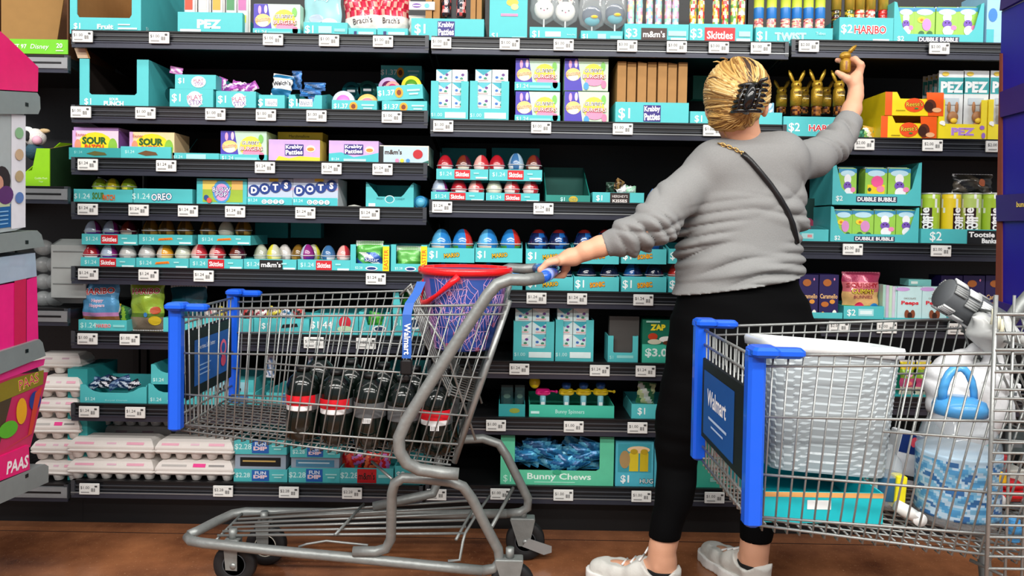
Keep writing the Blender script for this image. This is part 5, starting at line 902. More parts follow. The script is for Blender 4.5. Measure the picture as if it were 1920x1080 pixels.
    near_bt = [T(905, 1070, 2.1), T(800, 1060, 2.1), T(650, 1045, 2.12), T(500, 1031, 2.14), T(380, 1018, 2.16), T(358, 1014, 2.18), T(351, 1006, 2.2)]
    far_lo = [T(700, 950, 2.33), T(790, 930, 2.34), T(812, 925, 2.35), T(820, 905, 2.36), T(822, 850, 2.38), T(850, 825, 2.39), T(905, 822, 2.4), T(935, 832, 2.4), T(950, 855, 2.4), T(975, 905, 2.4), T(990, 935, 2.4), T(989, 952, 2.4), T(975, 961, 2.4), T(950, 963, 2.4)]
    far_bt = [T(950, 963, 2.4), T(850, 964, 2.39), T(700, 962, 2.38), T(550, 961, 2.37), T(460, 960, 2.36), T(435, 964, 2.35), T(405, 978, 2.3), T(370, 996, 2.22), T(354, 1003, 2.2)]
    for q in (near_lo, near_bt, far_lo, far_bt): mb = MB(); mb.tube(q, .0145, TUBE, 12); fin(mb, 'base_frame_tube')
    for i in range(6):
        s_ = i / 5; a = T(408 + 48 * s_ , 1004 - 38 * s_, 2.2 + .14 * s_); b = T(870 + 20 * s_, 1000 - 62 * s_, 2.16 + .2 * s_)
        mb = MB(); mb.tube([a, b], .0042, CH, 6); fin(mb, 'rack_wire')
    for (p, q) in (((402, 1016, 2.19), (455, 962, 2.35)), ((628, 1003, 2.16), (682, 945, 2.35)), ((855, 1012, 2.13), (895, 940, 2.35))):
        mb = MB(); mb.tube([T(*p), T(*q)], .0045, TUBE, 6); fin(mb, 'rack_wire')
    mb = MB(); mb.tube([T(560, 1025, 2.14), T(575, 1020, 2.14), T(612, 1014, 2.14), T(690, 1022, 2.12)], .0035, CH, 6); fin(mb, 'brace_wire')
    mb = MB(); mb.tube([T(840, 1052, 2.1), T(862, 1050, 2.1), T(868, 1015, 2.12), T(872, 1000, 2.13), T(893, 965, 2.2), T(918, 930, 2.3)], .0045, TUBE, 6); fin(mb, 'brace_wire')
    mb = MB(); mb.tube([T(922, 988, 2.2), T(940, 955, 2.28), T(962, 915, 2.38)], .006, TUBE, 6); fin(mb, 'brace_wire')
    mb = MB(); mb.tube([T(697, 865, 2.15), T(735, 898, 2.06)], .004, CH, 6); fin(mb, 'brace_wire')
    # handle bar
    hp = []
    for i in range(13):
        s_ = i / 12; y = 2.0 + .46 * s_; hp.append((.083 + .045 * math.sin(math.pi * s_), y, W(1018, 521, 1.99).z + (.012 * math.sin(math.pi * s_))))
    mb = MB(); mb.tube(hp, .0155, mat('#1f5cc8', .25, coat=.4), 14); fin(mb, 'handle_bar')
    mb = MB(); mb.tube([hp[1], hp[2]], .0175, mat('#8a9ce0', .3), 14); mb.build('handle_label', root); COL.objects[-1].location = -R0
    # seat belt
    def ribbon(mb, pts, w, c, t=.0016):
        for a, b in zip(pts[:-1], pts[1:]):
            a, b = Vector(a), Vector(b); d = Vector((w / 2, 0, 0)); n = Vector((0, t, 0))
            mb.add([a - d, a + d, b + d, b - d, a - d + n, a + d + n, b + d + n, b - d + n], [(0, 1, 2, 3), (7, 6, 5, 4), (0, 4, 5, 1), (2, 6, 7, 3), (1, 5, 6, 2), (3, 7, 4, 0)], c)
    mb = MB(); bl = mat('#2a5cae', .6)
    ribbon(mb, [T(790, 528, 2.03), T(782, 548, 2.0), T(768, 568, 1.97), T(763, 590, 1.955), T(763, 660, 1.955), T(762, 672, 1.955)], .024, bl)
    p = T(763, 668, 1.952); mb.art(p + Vector((-.012, 0, 0)), (1, 0, 0), (0, 0, 1), .024, .13, [('t', 'Walmart', .5, .35, .12, '#ffffff', {'rot': -90, 'b': .02})]); ob = fin(mb, 'seat_belt')
    mb = MB(); q = T(762, 690, 1.95); mb.rbox(q.x - .016, q.x + .016, q.y - .006, q.y + .006, q.z - .018, q.z + .022, BLACK, .004); mb.rbox(q.x - .008, q.x + .008, q.y - .005, q.y + .005, q.z - .034, q.z - .018, BLACK, .003)
    b = mb.build('buckle', ob); b.location = -R0 * 0 + Vector((0, 0, 0)) - R0
    # wheels
    for (px, Y, near, nm) in ((442, 2.2, 1, 'caster'), (500, 2.335, 0, 'caster'), (985, 2.4, 0, 'caster'), (962, 2.1, 1, 'caster')):
        c = W(px, 1000, Y); c.z = .064; c = c - R0
        w = MB(); w.lathe([(.0, -.013), (.03, -.013), (.034, -.016), (.034, .016), (.03, .013), (0, .013)], mat('#b8b4a8' if px == 500 else '#3a3c40', .5), c, 28, 'y'); w.lathe([(.034, -.014), (.058, -.015), (.063, -.009), (.063, .009), (.058, .015), (.034, .014)], RUB, c, 32, 'y'); wo = w.build('caster_wheel', root)
        w = MB(); w.lathe([(0, -.024), (.009, -.024), (.01, -.018), (.01, .024), (0, .024)], CH, c, 12, 'y'); w.build('axle_bolt', wo)
        w = MB()
        for sd in (-1, 1): w.prism([(-.022, -.012), (.012, -.014), (.03 if px > 900 else .012, .072), (-.05 if px > 900 else -.03, .072)], c + Vector((0, sd * .02 - .0015, 0)), (1, 0, 0), (0, 0, 1), (0, 1, 0), .003, TUBE)
        w.rbox(c.x - (.05 if px > 900 else .03), c.x + (.03 if px > 900 else .014), c.y - .021, c.y + .021, c.z + .069, c.z + .076, TUBE, .002); w.lathe([(0, .0), (.012, 0), (.012, .03), (0, .03)], TUBE, c + Vector((-.008, 0, .074)), 12)
        if px > 900: w.prism([(-.01, -.012), (.01, .014), (.085, -.01), (.085, -.03), (.06, -.038)], c + Vector((0, -.0245, 0)), (1, 0, 0), (0, 0, 1), (0, 1, 0), .003, mat('#9c9e9e', .4, .4))
        w.build('caster_fork', root)
    return root
cart1 = make_cart('empty-nosed wire shopping cart in the middle holding soda bottles and a web bucket')
cart2 = copy_tree(cart1, (.475, 1.63, 0), 'wire shopping cart at the right holding a white woven basket and a jug')
# soda bottles in the left cart
BG = mat('#07100c', .16, coat=.35, var=0); 
def soda(px, Y, label, hrow, labc, bar):
    x = W(px, 800, Y).x; u = x - R0.x; zb = .511 - .069 * u / .745 + .004; b = empty('soda_bottle', (x, Y, zb), label, 'soda bottle', 'dark soda bottles in the left cart')
    r = .046; h = hrow; mb = MB(); mb.lathe([(0, 0), (r * .8, 0), (r, .008), (r, h * .34), (r * .97, h * .38), (r * .97, h * .6), (r, h * .64), (r * .97, h * .76), (r * .8, h * .85), (r * .5, h * .91), (r * .36, h * .94), (0, h * .94)], BG, n=24); mb.build('bottle_body', b)
    mb = MB(); mb.lathe([(0, h * .93), (r * .42, h * .935), (r * .42, h), (0, h)], BLACK, n=16); mb.build('cap', b)
    mb = MB(); c1 = mat('#d01826', .4); c2 = mat('#5a5c5e', .45); cw = mat('#e8e8e8', .5)
    mb.lathe([(r * .985, h * .42), (r * .99, h * .43), (r * .99, h * .49), (r * .99, h * .63), (r * .985, h * .64)], None, n=24, fn=lambda i, k: (c1 if labc and 13 <= k <= 21 else c2) if i > 1 else (cw if labc and 14 <= k <= 20 else c2))
    if bar: mb.art((-.012, -r * 1.0, h * .36), (1, 0, 0), (0, 0, 1), .024, .014, [('r', 0, 0, 1, 1, '#f0f0f0')] + [('r', .1 + .14 * i, .1, .15 + .14 * i, .9, '#222222') for i in range(6)], e0=.002)
    mb.build('label_band', b)
for i, (px, Y, h, l, bar) in enumerate([(568, 2.06, .2, 1, 0), (631, 2.06, .2, 1, 0), (694, 2.06, .2, 0, 1), (757, 2.06, .2, 0, 0), (818, 2.06, .2, 1, 1)]):
    soda(px, Y, f'dark soda bottle, {ORD[i]} from the left in the near row of the left cart', h, l, bar)
for i, (px, Y, h, l, bar) in enumerate([(598, 2.165, .218, 0, 0), (658, 2.165, .212, 0, 0), (718, 2.165, .212, 0, 0), (776, 2.165, .212, 0, 0), (832, 2.165, .212, 0, 0)]):
    soda(px, Y, f'dark soda bottle, {ORD[i]} from the left in the far row of the left cart', h, l, bar)
a = W(690, 722, 2.3); mb = MB(); mb.rbox(-.012, .012, -.01, .01, -.12, .02, mat('#c8202a', .4), .004); mb.build('red_packet', None, a, label='small red packet standing among the soda bottles', cat='packet')
# web bucket
c = W(873, 505, 2.2); zb = W(873, 650, 2.2).z; hb = c.z - zb; o = empty('web_print_bucket', (c.x, 2.2, zb), 'blue bucket with pink web print and red rim in the child seat', 'bucket')
bb = [mat(q, .45) for q in ('#2a4a9c', '#34539f', '#8a5a9c', '#b04a6a', '#1c3478')]; rb, rt = .094, .133
mb = MB(); rs = random.Random(2)
def bfn(i, k):
    a_ = (k / 48) % 1; 
    if i < 1 or i > 18: return bb[2]
    return bb[2] if (.52 < a_ < .60 or .92 < a_ < 1) else bb[4] if (.6 < a_ < .64 and 6 < i < 13) else bb[3] if (k * 7 + i * 3) % 23 == 0 else bb[(i // 5 + k // 8) % 2]
mb.lathe([(0, .002)] + [(rb + (rt - .006 - rb) * i / 20, hb * i / 20) for i in range(21)], None, n=48, fn=bfn); mb.build('bucket_body', o)
mb = MB(); mb.lathe([(rt - .008, hb - .012), (rt + .004, hb - .012), (rt + .008, hb), (rt + .004, hb + .008), (rt - .008, hb + .008), (rt - .012, hb - .012)], mat('#e81c20', .25, coat=.4), n=48); mb.build('red_rim', o)
mb = MB(); WB = mat('#d8a8d4', .5)
def bp(a_, t): r = rb + (rt - .006 - rb) * t + .0012; return (r * math.cos(a_), r * math.sin(a_), hb * t)
for (ca, ct) in ((4.4, .78), (5.1, .25), (3.9, .3), (5.6, .7), (4.75, .5), (.8, .5), (2.2, .5)):
    for j in range(9):
        d = j * 6.283 / 9; mb.tube([bp(ca + .42 * q * math.cos(d), min(.97, max(.02, ct + .42 * q * math.sin(d)))) for q in (0, .25, .5, .75, 1)], .0009, WB, 4)
    for q in (.3, .55, .8, 1.0):
        mb.tube([bp(ca + .42 * q * (1 - .12 * (j % 2)) * math.cos(j * 6.283 / 18), min(.97, max(.02, ct + .42 * q * (1 - .12 * (j % 2)) * math.sin(j * 6.283 / 18)))) for j in range(19)], .0008, WB, 4)
mb.build('web_print', o)
mb = MB(); HR = mat('#e81420', .3, coat=.3); mb.tube([(-.01, -rt - .008, hb - .012), (-.03, -rt - .012, hb - .03), (-.07, -rt * .9, hb - .065), (-.1, -rt * .62, hb - .088), (-.125, -.03, hb - .1), (-.135, .02, hb - .09), (-.13, .07, hb - .04), (-.09, .1, hb - .01)], [.010, .009, .006, .008, .009, .008, .007, .006], HR, 8); mb.build('folded_handle', o)
for i, (px, py, c_) in enumerate([(867, 655, '#e88ab8'), (905, 658, '#c8d88a'), (930, 610, '#2a78d8')]):
    a = W(px, py, 2.36); mb = MB(); mb.ball((0, 0, 0), .022, mat(c_, .4), 10, 8, 1, .6, .9); mb.build('small_wrapped_toy', None, (a.x, 2.41, SZ['25'] + .022), label=f'small {["pink", "green", "blue"][i]} wrapped toy glimpsed between the cart bars', cat='toy', group='small toys glimpsed behind the cart handle') if 0 else None
# ---------------- right cart contents ----------------
def tilt_mb(mb, deg, ax='Y', piv=(0, 0, 0)):
    q = Matrix.Translation(piv) @ Matrix.Rotation(R(deg), 4, ax) @ Matrix.Translation(-Vector(piv)); mb.v = [tuple(q @ Vector(v)) for v in mb.v]
Y = 1.51
a = W(1424, 920, Y); b = W(1641, 985, Y); w = b.x - a.x
mb = tray_mb(w, .062, .26, [('r', 0, .84, 1, 1, '#d8a060'), ('r', .36, .45, .56, .75, '#e8ecec')], c=mat('#18b4be', .45), side=.062); o = mb.build('teal_box', None, ((a.x + b.x) / 2, Y - .03, .497), label='teal cardboard box lying under the woven basket in the right cart', cat='box')
def rr(w, d, r, n):   # rounded rectangle outline
    pts = []; 
    for i in range(n):
        t = i / n * 2 * math.pi; cx, sx = math.cos(t), math.sin(t); e = .32
        pts.append((w / 2 * math.copysign(abs(cx) ** e, cx), d / 2 * math.copysign(abs(sx) ** e, sx)))
    return pts
o = empty('woven_laundry_basket', (W(1545, 800, 1.66).x - .022, 1.655, .562), 'white woven plastic basket with smooth rim in the right cart', 'basket')
WV = mat('#9ba4a8', .45, var=.05, coat=.1); mb = MB(); n = 160; rows = 60; hB = .262; vs = []; fs = []
base = rr(1, 1, 0, n); per = [0]
for i in range(n): per.append(per[-1] + math.dist(base[i], base[(i + 1) % n]))
for j in range(rows + 1):
    t = j / rows; wd, dp = .245 + .035 * t, .20 + .03 * t
    for i in range(n):
        ph = math.floor(per[i] / per[-1] * 56) ; s_ = 1 if (ph + j // 2) % 2 else -1
        k = 1 + (.006 * s_ if 0 < j < rows else 0) + (.003 if j % 2 else -.003); vs.append((base[i][0] * wd * k, base[i][1] * dp * k, hB * t))
for j in range(rows):
    for i in range(n): fs.append((j * n + i, j * n + (i + 1) % n, (j + 1) * n + (i + 1) % n, (j + 1) * n + i))
fs.append(tuple(range(n - 1, -1, -1))); mb.add(vs, fs, WV, False); mb.build('woven_body', o)
mb = MB(); vs = []; fs = []
for (k, z) in ((1.0, hB - .012), (1.06, hB - .010), (1.075, hB + .004), (1.06, hB + .012), (.99, hB + .012), (.96, hB + .004), (.96, hB - .012)):
    for i in range(n): vs.append((base[i][0] * .28 * k, base[i][1] * .23 * k, z))
for j in range(6):
    for i in range(n): fs.append((j * n + i, j * n + (i + 1) % n, (j + 1) * n + (i + 1) % n, (j + 1) * n + i))
mb.add(vs, fs, mat('#e6ebec', .3, coat=.3), True); mb.build('smooth_rim', o); o.rotation_euler = (R(-5), R(3), R(-4))
# water jug
c = W(1795, 900, 1.56); o = empty('clear_jug', (c.x, 1.56, .478), 'large clear plastic drink jug with pale blue lid in the right cart', 'jug')
GL = mat('#dfe9ee', .05, alpha=.28, coat=1, var=0); hj = .225; r = .08
mb = MB(); mb.lathe([(0, 0), (r * .9, 0), (r, .01), (r, hj * .62), (r * .98, hj * .74), (r * .86, hj * .88), (r * .64, hj * .97), (r * .62, hj * 1.02)], GL, n=36); mb.build('clear_body', o)
mb = MB(); rs = random.Random(8); C1 = [mat(q, .3, alpha=.8, var=0) for q in ('#4a98cc', '#7ab8dc', '#bcd8ec', '#2a6aa8')]
mb.lathe([(r * 1.004, .02 + .005 * i) for i in range(27)], None, n=90, fn=lambda i, k: C1[2] if i > 23 else C1[int(2 + 1.99 * math.sin(i * .8 + 2.2 * math.sin(k * .35)) * math.cos(k * .2 + i * .35))]); mb.ball((r * .62, -r * .8, .11), .014, mat('#f0b820', .4), 10, 8, 1, .3, 1)
mb.build('printed_wrap', o)
mb = MB(); LB = mat('#4a9ad6', .3, coat=.3); mb.lathe([(r * .62, hj * 1.0), (r * .65, hj * 1.0), (r * .65, hj * 1.07), (r * .6, hj * 1.12), (r * .3, hj * 1.16), (0, hj * 1.16)], LB, n=32); mb.build('screw_lid', o)
mb = MB(); mb.tube([(-.034 * math.cos(t * math.pi / 10) - .004, 0, hj * 1.12 + .07 * math.sin(t * math.pi / 10)) for t in range(11)], .0065, LB, 8, flat=1.4); mb.build('carry_loop', o)
mb = MB(); mb.lathe([(0, -.13), (.012, -.128), (.013, -.09), (0, -.085)], LB, (.045, 0, .03), 12, 'y'); mb.rbox(.035, .055, -.122, -.105, .0, .05, LB, .004); mb.build('tap', o)
c = W(1660, 930, 1.6); o = empty('small_bottle', (c.x, 1.6, .49), 'small clear bottle with green print next to the woven basket', 'bottle')
mb = MB(); mb.lathe([(0, 0), (.03, 0), (.033, .01), (.033, .08), (.03, .1), (.012, .125), (.012, .135), (0, .135)], GL, n=20); mb.build('clear_body', o)
mb = MB(); mb.lathe([(.0335, .02), (.0338, .021), (.0338, .07), (.0335, .071)], None, n=20, fn=lambda i, k: mat('#2a5a7a', .4) if (k // 4) % 3 == 0 else mat('#7ab06a', .4) if (k // 4) % 3 == 1 else mat('#dfe6e4', .4)); mb.build('label_wrap', o)
def boxat(px, py, w, d, h, Y, c, name, label, cat, rot=0, art=(), grp=None, rz=0, z=None):
    a = W(px, py, Y); mb = MB(); mb.rbox(-w / 2, w / 2, 0, d, -h / 2, h / 2, c, .002); mb.art((-w / 2, 0, -h / 2), (1, 0, 0), (0, 0, 1), w, h, art); tilt_mb(mb, rot)
    return mb.build(name, None, (a.x, Y, a.z if z is None else z), rz, label=label, cat=cat, group=grp)
boxat(1702, 862, .05, .05, .115, 1.66, '#dfe2e6', 'printed_carton', 'navy and white carton leaning between basket and jug', 'carton', 12, [('r', 0, .62, 1, 1, '#16306e'), ('e', .6, .86, .16, .1, '#d84a5a'), ('r', 0, .12, 1, .2, '#2a2c30')])
boxat(1690, 925, .022, .03, .07, 1.56, '#f0e020', 'yellow_packet', 'yellow packet standing left of the jug in the right cart', 'packet', 4)
a = W(1706, 962, 1.53); mb = MB(); mb.tube([(-.028, 0, .012), (-.008, 0, .0), (.014, 0, -.012)], [.012, .014, .012], mat('#e8e8e4', .3), 12); mb.lathe([(0, -.012), (.014, -.012), (.014, .0), (0, 0)], WHITE, (.016, 0, -.014), 16, 'y'); mb.build('toy_torch', None, a + Vector((0, 0, .004)), label='small black and white toy lying on the right cart floor', cat='toy')
# white plastic bag, standing bag of groceries
def blobmesh(name, fn, bounds, step, m, **tg):
    v, f = surface_nets(fn, bounds, step); mb = MB(); mb.add(v, f, m, True); return mb.build(name, **tg)
c = W(1818, 712, 1.765); PB = mat('#dfe0e2', .35, alpha=.97, coat=.2, bump=.5, bsc=25)
def bagf(x, y, z):
    w = .012 * np.sin(38 * x + 20 * z) + .008 * np.sin(60 * z - 30 * x + 25 * y)
    body = ell(x, y, z, (0.0, .0, -.05), (.10, .055, .105)); d = smin(body, ell(x, y, z, (-.05, .0, -.02), (.05, .05, .05)), .03)
    for sx in (-1, 1):
        pts = [(.03 * sx + .02, .01, .02, .022), (.035 * sx + .02, 0, .055, .016), (.012 * sx + .02, 0, .076, .012)]
        d = smin(d, chain(x, y, z, pts), .015)
    return smin(d, chain(x, y, z, [(.008, 0, .076, .012), (.032, 0, .076, .012)]), .01) + w * .35 + .003 * (1 - 2 * np.abs(np.sin(34 * x + 26 * z + 2 * np.sin(30 * z))) ** .6)
blobmesh('plastic_shopping_bag', bagf, ((-.13, .15), (-.08, .14), (-.16, .11)), .005, PB, loc=tuple(c), label='white plastic shopping bag with looped handles in the right cart', cat='shopping bag')
# grey caddy roll resting on the far rim
p0, p1 = W(1788, 560, 1.78), W(1850, 598, 1.78); o = empty('grey_bristle_roller', p0, 'grey ribbed roller tool sticking up behind the right cart rim', 'roller tool')
ax = (p1 - p0); Lr = ax.length + .03; Qm = ax.to_track_quat('Z', 'Y').to_matrix().to_4x4(); mb = MB(); mb.lathe([(0, -.03), (.036, -.03), (.038, -.026), (.038, Lr), (.03, Lr + .004), (0, Lr + .004)], mat('#54575a', .6), n=24)
lg = mat('#c6c8c8', .5, var=.05)
for rr_ in range(3):
    for k in range(9):
        an = k * 2 * math.pi / 9 + rr_ * .35; z0 = -.028 + rr_ * .036
        if k % 3 == 2: continue
        for q in range(4):
            a2 = an + (q - 1.5) * .13; mb.tube([(math.cos(a2) * .041, math.sin(a2) * .041, z0), (math.cos(a2) * .041, math.sin(a2) * .041, z0 + .031)], .003, lg if k % 3 == 0 else mat('#8a8c8c', .5), 5)
mb.v = [tuple(Qm @ Vector(v)) for v in mb.v]; mb.build('ribbed_head', o)
mb = MB(); mb.lathe([(.034, Lr), (.012, Lr + .03), (.012, Lr + .11), (0, Lr + .11)], mat('#c8cac6', .5), n=16); mb.v = [tuple(Qm @ Vector(v)) for v in mb.v]; mb.build('handle', o)
c = W(1868, 618, 1.7)
def bag2(x, y, z): return smin(ell(x, y, z, (0, .02, -.01), (.055, .04, .045)), chain(x, y, z, [(-.03, 0, .0, .02), (-.055, 0, .025, .006)]), .02) + .004 * np.sin(90 * x + 40 * z) + .003 * np.sin(120 * z)
blobmesh('grey_plastic_wrap', bag2, ((-.08, .08), (-.05, .09), (-.08, .05)), .004, mat('#b8bab8', .4, alpha=.9, coat=.3), loc=tuple(c), label='pale grey plastic wrap bunched below the grey roller', cat='plastic wrap')
for i, (px, py) in enumerate([(1862, 592), (1870, 600), (1877, 612)]):
    a = W(px, py, 1.66); mb = MB(); mb.tube([(0, 0, -.02), (.002, 0, .0), (0, 0, .016)], [.006, .005, .003], mat('#e0dcc0', .5), 8); mb.build('pale_stick', None, a, label=f'pale wooden stick end, {ORD[i]} from the left above the grey wrap', cat='stick', group='pale stick ends above the grey wrap')
# red toy car and goods at the right edge
c = W(1893, 975, 1.6); o = empty('red_toy_car', (c.x, 1.6, .492), 'red toy car with white wheels at the right edge of the cart', 'toy car')
mb = MB(); mb.rbox(-.045, .06, 0, .05, .008, .032, mat('#d01820', .25, coat=.6), .01); mb.rbox(-.02, .04, .004, .046, .03, .052, mat('#d01820', .25, coat=.6), .01); mb.build('car_body', o)
for x_ in (-.024, .04): mb = MB(); mb.lathe([(0, -.006), (.012, -.006), (.014, -.002), (.014, .008), (0, .008)], mat('#e8e8e8', .3), (x_, 0, .014), 16, 'y'); mb.build('wheel', o)
for i, (px, py, w, h, cc) in enumerate([(1885, 770, .05, .05, '#c8ccd0'), (1905, 830, .05, .06, '#4a5658'), (1880, 870, .035, .04, '#b0343c'), (1905, 905, .05, .06, '#c8c8c0'), (1895, 735, .05, .04, '#e0e2e4')]):
    boxat(px, py, w, .05, h, 1.75 + .03 * (i % 2), cc, 'small_carton', f'small {["pale grey", "dark grey", "red", "cream", "white"][i]} package behind the wire panel at the right edge', 'package', (i * 13) % 9 - 4, [('r', .2, .3, .8, .5, '#6a7074')], grp='packages at the right edge')
a = W(1868, 540, 1.36); mb = MB(); xr = a.x
for i in range(14): x_ = xr + .02 * 0 + i * .03; mb.tube([(x_ + (.004 if i else 0), 1.36, .30), (x_ + .012 * i * .3, 1.36, .97)], .0028 if i else .0042, CH, 6)
for i in range(26): z_ = .31 + i * .0195 + (.003 if i % 3 == 0 else 0); mb.tube([(xr, 1.358, z_), (xr + .4, 1.358, z_)], .0026, CH, 6)
for z_ in (.83, .87, .90, .935): mb.tube([(xr, 1.358, z_), (xr + .4, 1.358, z_ + .005)], .0034, CH, 6)
mb.build('wire_panel', None, (0, 0, 0), label='upright grey wire grid panel at the right edge, closest to the viewer', cat='wire panel')
# ---------------- end displays ----------------
def WX(px, py, X):
    a = W(px, py, 1) - CM.translation; return CM.translation + a * (X / a.x)
def sidepanel(pts, X, t, c, art=(), name='x', au=None, parent=None, **tg):
    mb = MB(); P = [WX(px, py, X) for px, py in pts]; n = len(P); Q = [p + Vector((t, 0, 0)) for p in P]
    f1, f2 = tuple(range(n)), tuple(range(2 * n - 1, n - 1, -1))
    mb.add(P + Q, [f1, f2] + [(i, i + n, (i + 1) % n + n, (i + 1) % n) for i in range(n)], c)
    if art:
        O = WX(*au[0], X); Uv = WX(*au[1], X) - O; Vv = WX(*au[2], X) - O
        w, h = Uv.length, Vv.length; mb.art(O, Uv.normalized(), Vv.normalized(), w, h, art, e0=.0012 if t < 0 else -.004)
    return mb.build(name, parent, **tg)
XL = -1.36; GS = mat('#8f9696', .4, .25)
for i, pts in enumerate([[(-90, 165), (70, 174), (75, 182), (76, 204), (72, 214), (-90, 213)], [(-90, 448), (70, 432), (78, 440), (84, 462), (-90, 488)], [(-90, 688), (74, 636), (80, 642), (86, 667), (-90, 738)], [(-90, 945), (84, 870), (91, 874), (91, 904), (-90, 985)]]):
    o = sidepanel(pts, XL, -.5, GS, name='end_display_shelf', label=f'grey metal end display shelf at the left edge, {ORD[i]} from the top', cat='display shelf', group='grey end display shelves')
    mb = MB(); q = WX(50, pts[1][1] + 22, XL); mb.box(q.x, q.x + .0015, q.y - .006, q.y + .006, q.z - .005, q.z + .005, BLACK); mb.build('slot', o)
sidepanel([(-90, 0), (0, 58), (16, 72), (72, 126), (71, 172), (-90, 163)], XL - .005, -.4, mat('#ee1270', .4), name='pink_display_box', label='hot pink slanted display box at the upper left edge', cat='display box')
sidepanel([(-60, 205), (45, 213), (48, 425), (29, 432), (-60, 445)], XL - .01, -.3, mat('#a9b0b2', .4), name='baby_product_box', label='grey and white product box with blue foot on the left end display', cat='product box',
    art=[('r', .73, .0, 1, 1, '#e4e2ea'), ('r', 0, .02, .72, .22, '#1a5c9c'), ('r', 0, .2, .7, .27, '#b8c4a0'), ('e', .55, .42, .16, .13, '#2a1c20'), ('e', .5, .4, .08, .07, '#c8907a'), ('e', .62, .3, .14, .08, '#5a2868')] + [('r', .1, .05 + .035 * j, .66, .06 + .035 * j, '#8ab8e0') for j in range(4)] + [('e', .86, .84 - .19 * j, .08, .05, c_) for j, c_ in enumerate(['#8ab88a', '#c8a888', '#b8a078', '#5a7ab8'])], au=((-60, 440), (47, 426), (-60, 206)))
sidepanel([(-60, 490), (66, 474), (69, 518), (-60, 545)], XL - .01, -.3, mat('#a4b4c8', .3, coat=.3), name='pale_plastic_bin', label='pale blue translucent plastic bin top on the left end display', cat='plastic bin')
sidepanel([(-60, 546), (22, 531), (46, 527), (69, 517), (72, 636), (46, 645), (5, 659), (-60, 680)], XL - .012, -.3, mat('#ee1a80', .4), name='pink_plastic_bin', label='hot pink ridged plastic bin on the left end display', cat='plastic bin', art=[('r', .62, 0, .8, 1, '#cc1450'), ('r', .795, .0, .805, 1, '#7a0a30')], au=((-60, 690), (72, 640), (-60, 548)))
sidepanel([(-60, 712), (0, 703), (90, 698), (86, 716), (57, 838), (-60, 880)], XL - .012, -.25, mat('#c42a5e', .4), name='egg_dye_kit', label='pink and yellow egg dye kit box with colourful eggs, lower left edge', cat='egg dye kit',
    art=[('p', [(0, .8), (.93, .92), (.95, 1.0), (0, 1.0)], '#e8308a'), ('p', [(0, .55), (.5, .62), (.92, .68), (.93, .86), (.5, .84), (0, .76)], '#8a7a1c'), ('p', [(0, .1), (.35, .1), (.5, .62), (0, .55)], '#4a3a28'), ('t', 'PAAS', .72, .76, .12, '#c81c6a', {'oc': '#e8d850', 'rot': 8, 'w': .26}), ('e', .62, .42, .07, .16, '#e8a818'), ('e', .45, .25, .12, .1, '#5ab028'), ('e', .8, .5, .08, .12, '#2a3a8a'), ('p', [(.3, .0), (.7, .1), (.8, .6), (.9, .66), (.75, .1)], '#d0402a'), ('e', .22, .66, .12, .06, '#f0d048')], au=((-60, 872), (90, 816), (-60, 702)))
sidepanel([(-60, 882), (54, 834), (56, 880), (-60, 925)], XL - .004, -.25, mat('#e41470', .4), name='pink_carton_tray', label='hot pink PAAS carton tray at the lower left edge', cat='carton tray', art=[('t', 'PAAS', .78, .5, .6, '#f8f0f4', {'w': .36, 'b': .03, 'sh': .15})], au=((-60, 924), (56, 880), (-60, 884)))
XR = 1.45; PU = mat('#1d1590', .45); PL2 = mat('#2f1c6a', .45)
o = empty('purple_display_stand', (XR, 2.1, 0), 'tall deep purple cardboard display stand at the right edge', 'display stand')
def sp(pts, X, t, c, name):
    ob = sidepanel(pts, X, t, c, name=name, parent=o); ob.location = -o.location; return ob
sp([(1878, 22), (1990, -30), (1990, 660), (1866, 575)], XR + .01, .3, PU, 'side_wall'); sp([(1874, 100), (1878, 100), (1878, 600), (1866, 560)], XR + .006, .004, mat('#7a3a2a', .8), 'cut_cardboard_edge')
for pts in ([(1874, 20), (1990, -40), (1990, -80), (1876, 0)], [(1874, 173), (1990, 128), (1990, 190), (1875, 220)], [(1867, 366), (1990, 358), (1990, 412), (1868, 415)], [(1862, 562), (1990, 602), (1990, 690), (1863, 592)]): sp(pts, XR, .012, PL2, 'shelf_lip')
mb = MB(); q = WX(1905, 385, XR); mb.art((q.x, q.y + .03, q.z - .012), (0, -1, 0), (0, 0, 1), .12, .024, [('t', 'bunny', .5, .5, .8, '#e8c860', {'b': .03})], e0=.002); b = mb.build('printed_name', o); b.location = -o.location
# ---------------- the woman ----------------
YB = 2.22
def zpx(py, px=1388, Y=YB): return W(px, py, Y).z
def stack(x, y, z, rows, cl=1e9):
    """rows: (z, cx, cy, a, b) elliptical sections; returns distance to the swept body"""
    rows = sorted(rows); Z = np.array([r[0] for r in rows])
    I = lambda j: np.interp(z, Z, [r[j] for r in rows])
    cx, cy, a, b = I(1), I(2), I(3), I(4)
    q = np.sqrt(((x - cx) / a) ** 2 + ((y - cy) / b) ** 2 + 1e-9); d = (q - 1) * np.minimum(a, b) * .9
    return np.maximum(d, np.maximum(Z[0] - z, z - Z[-1]))
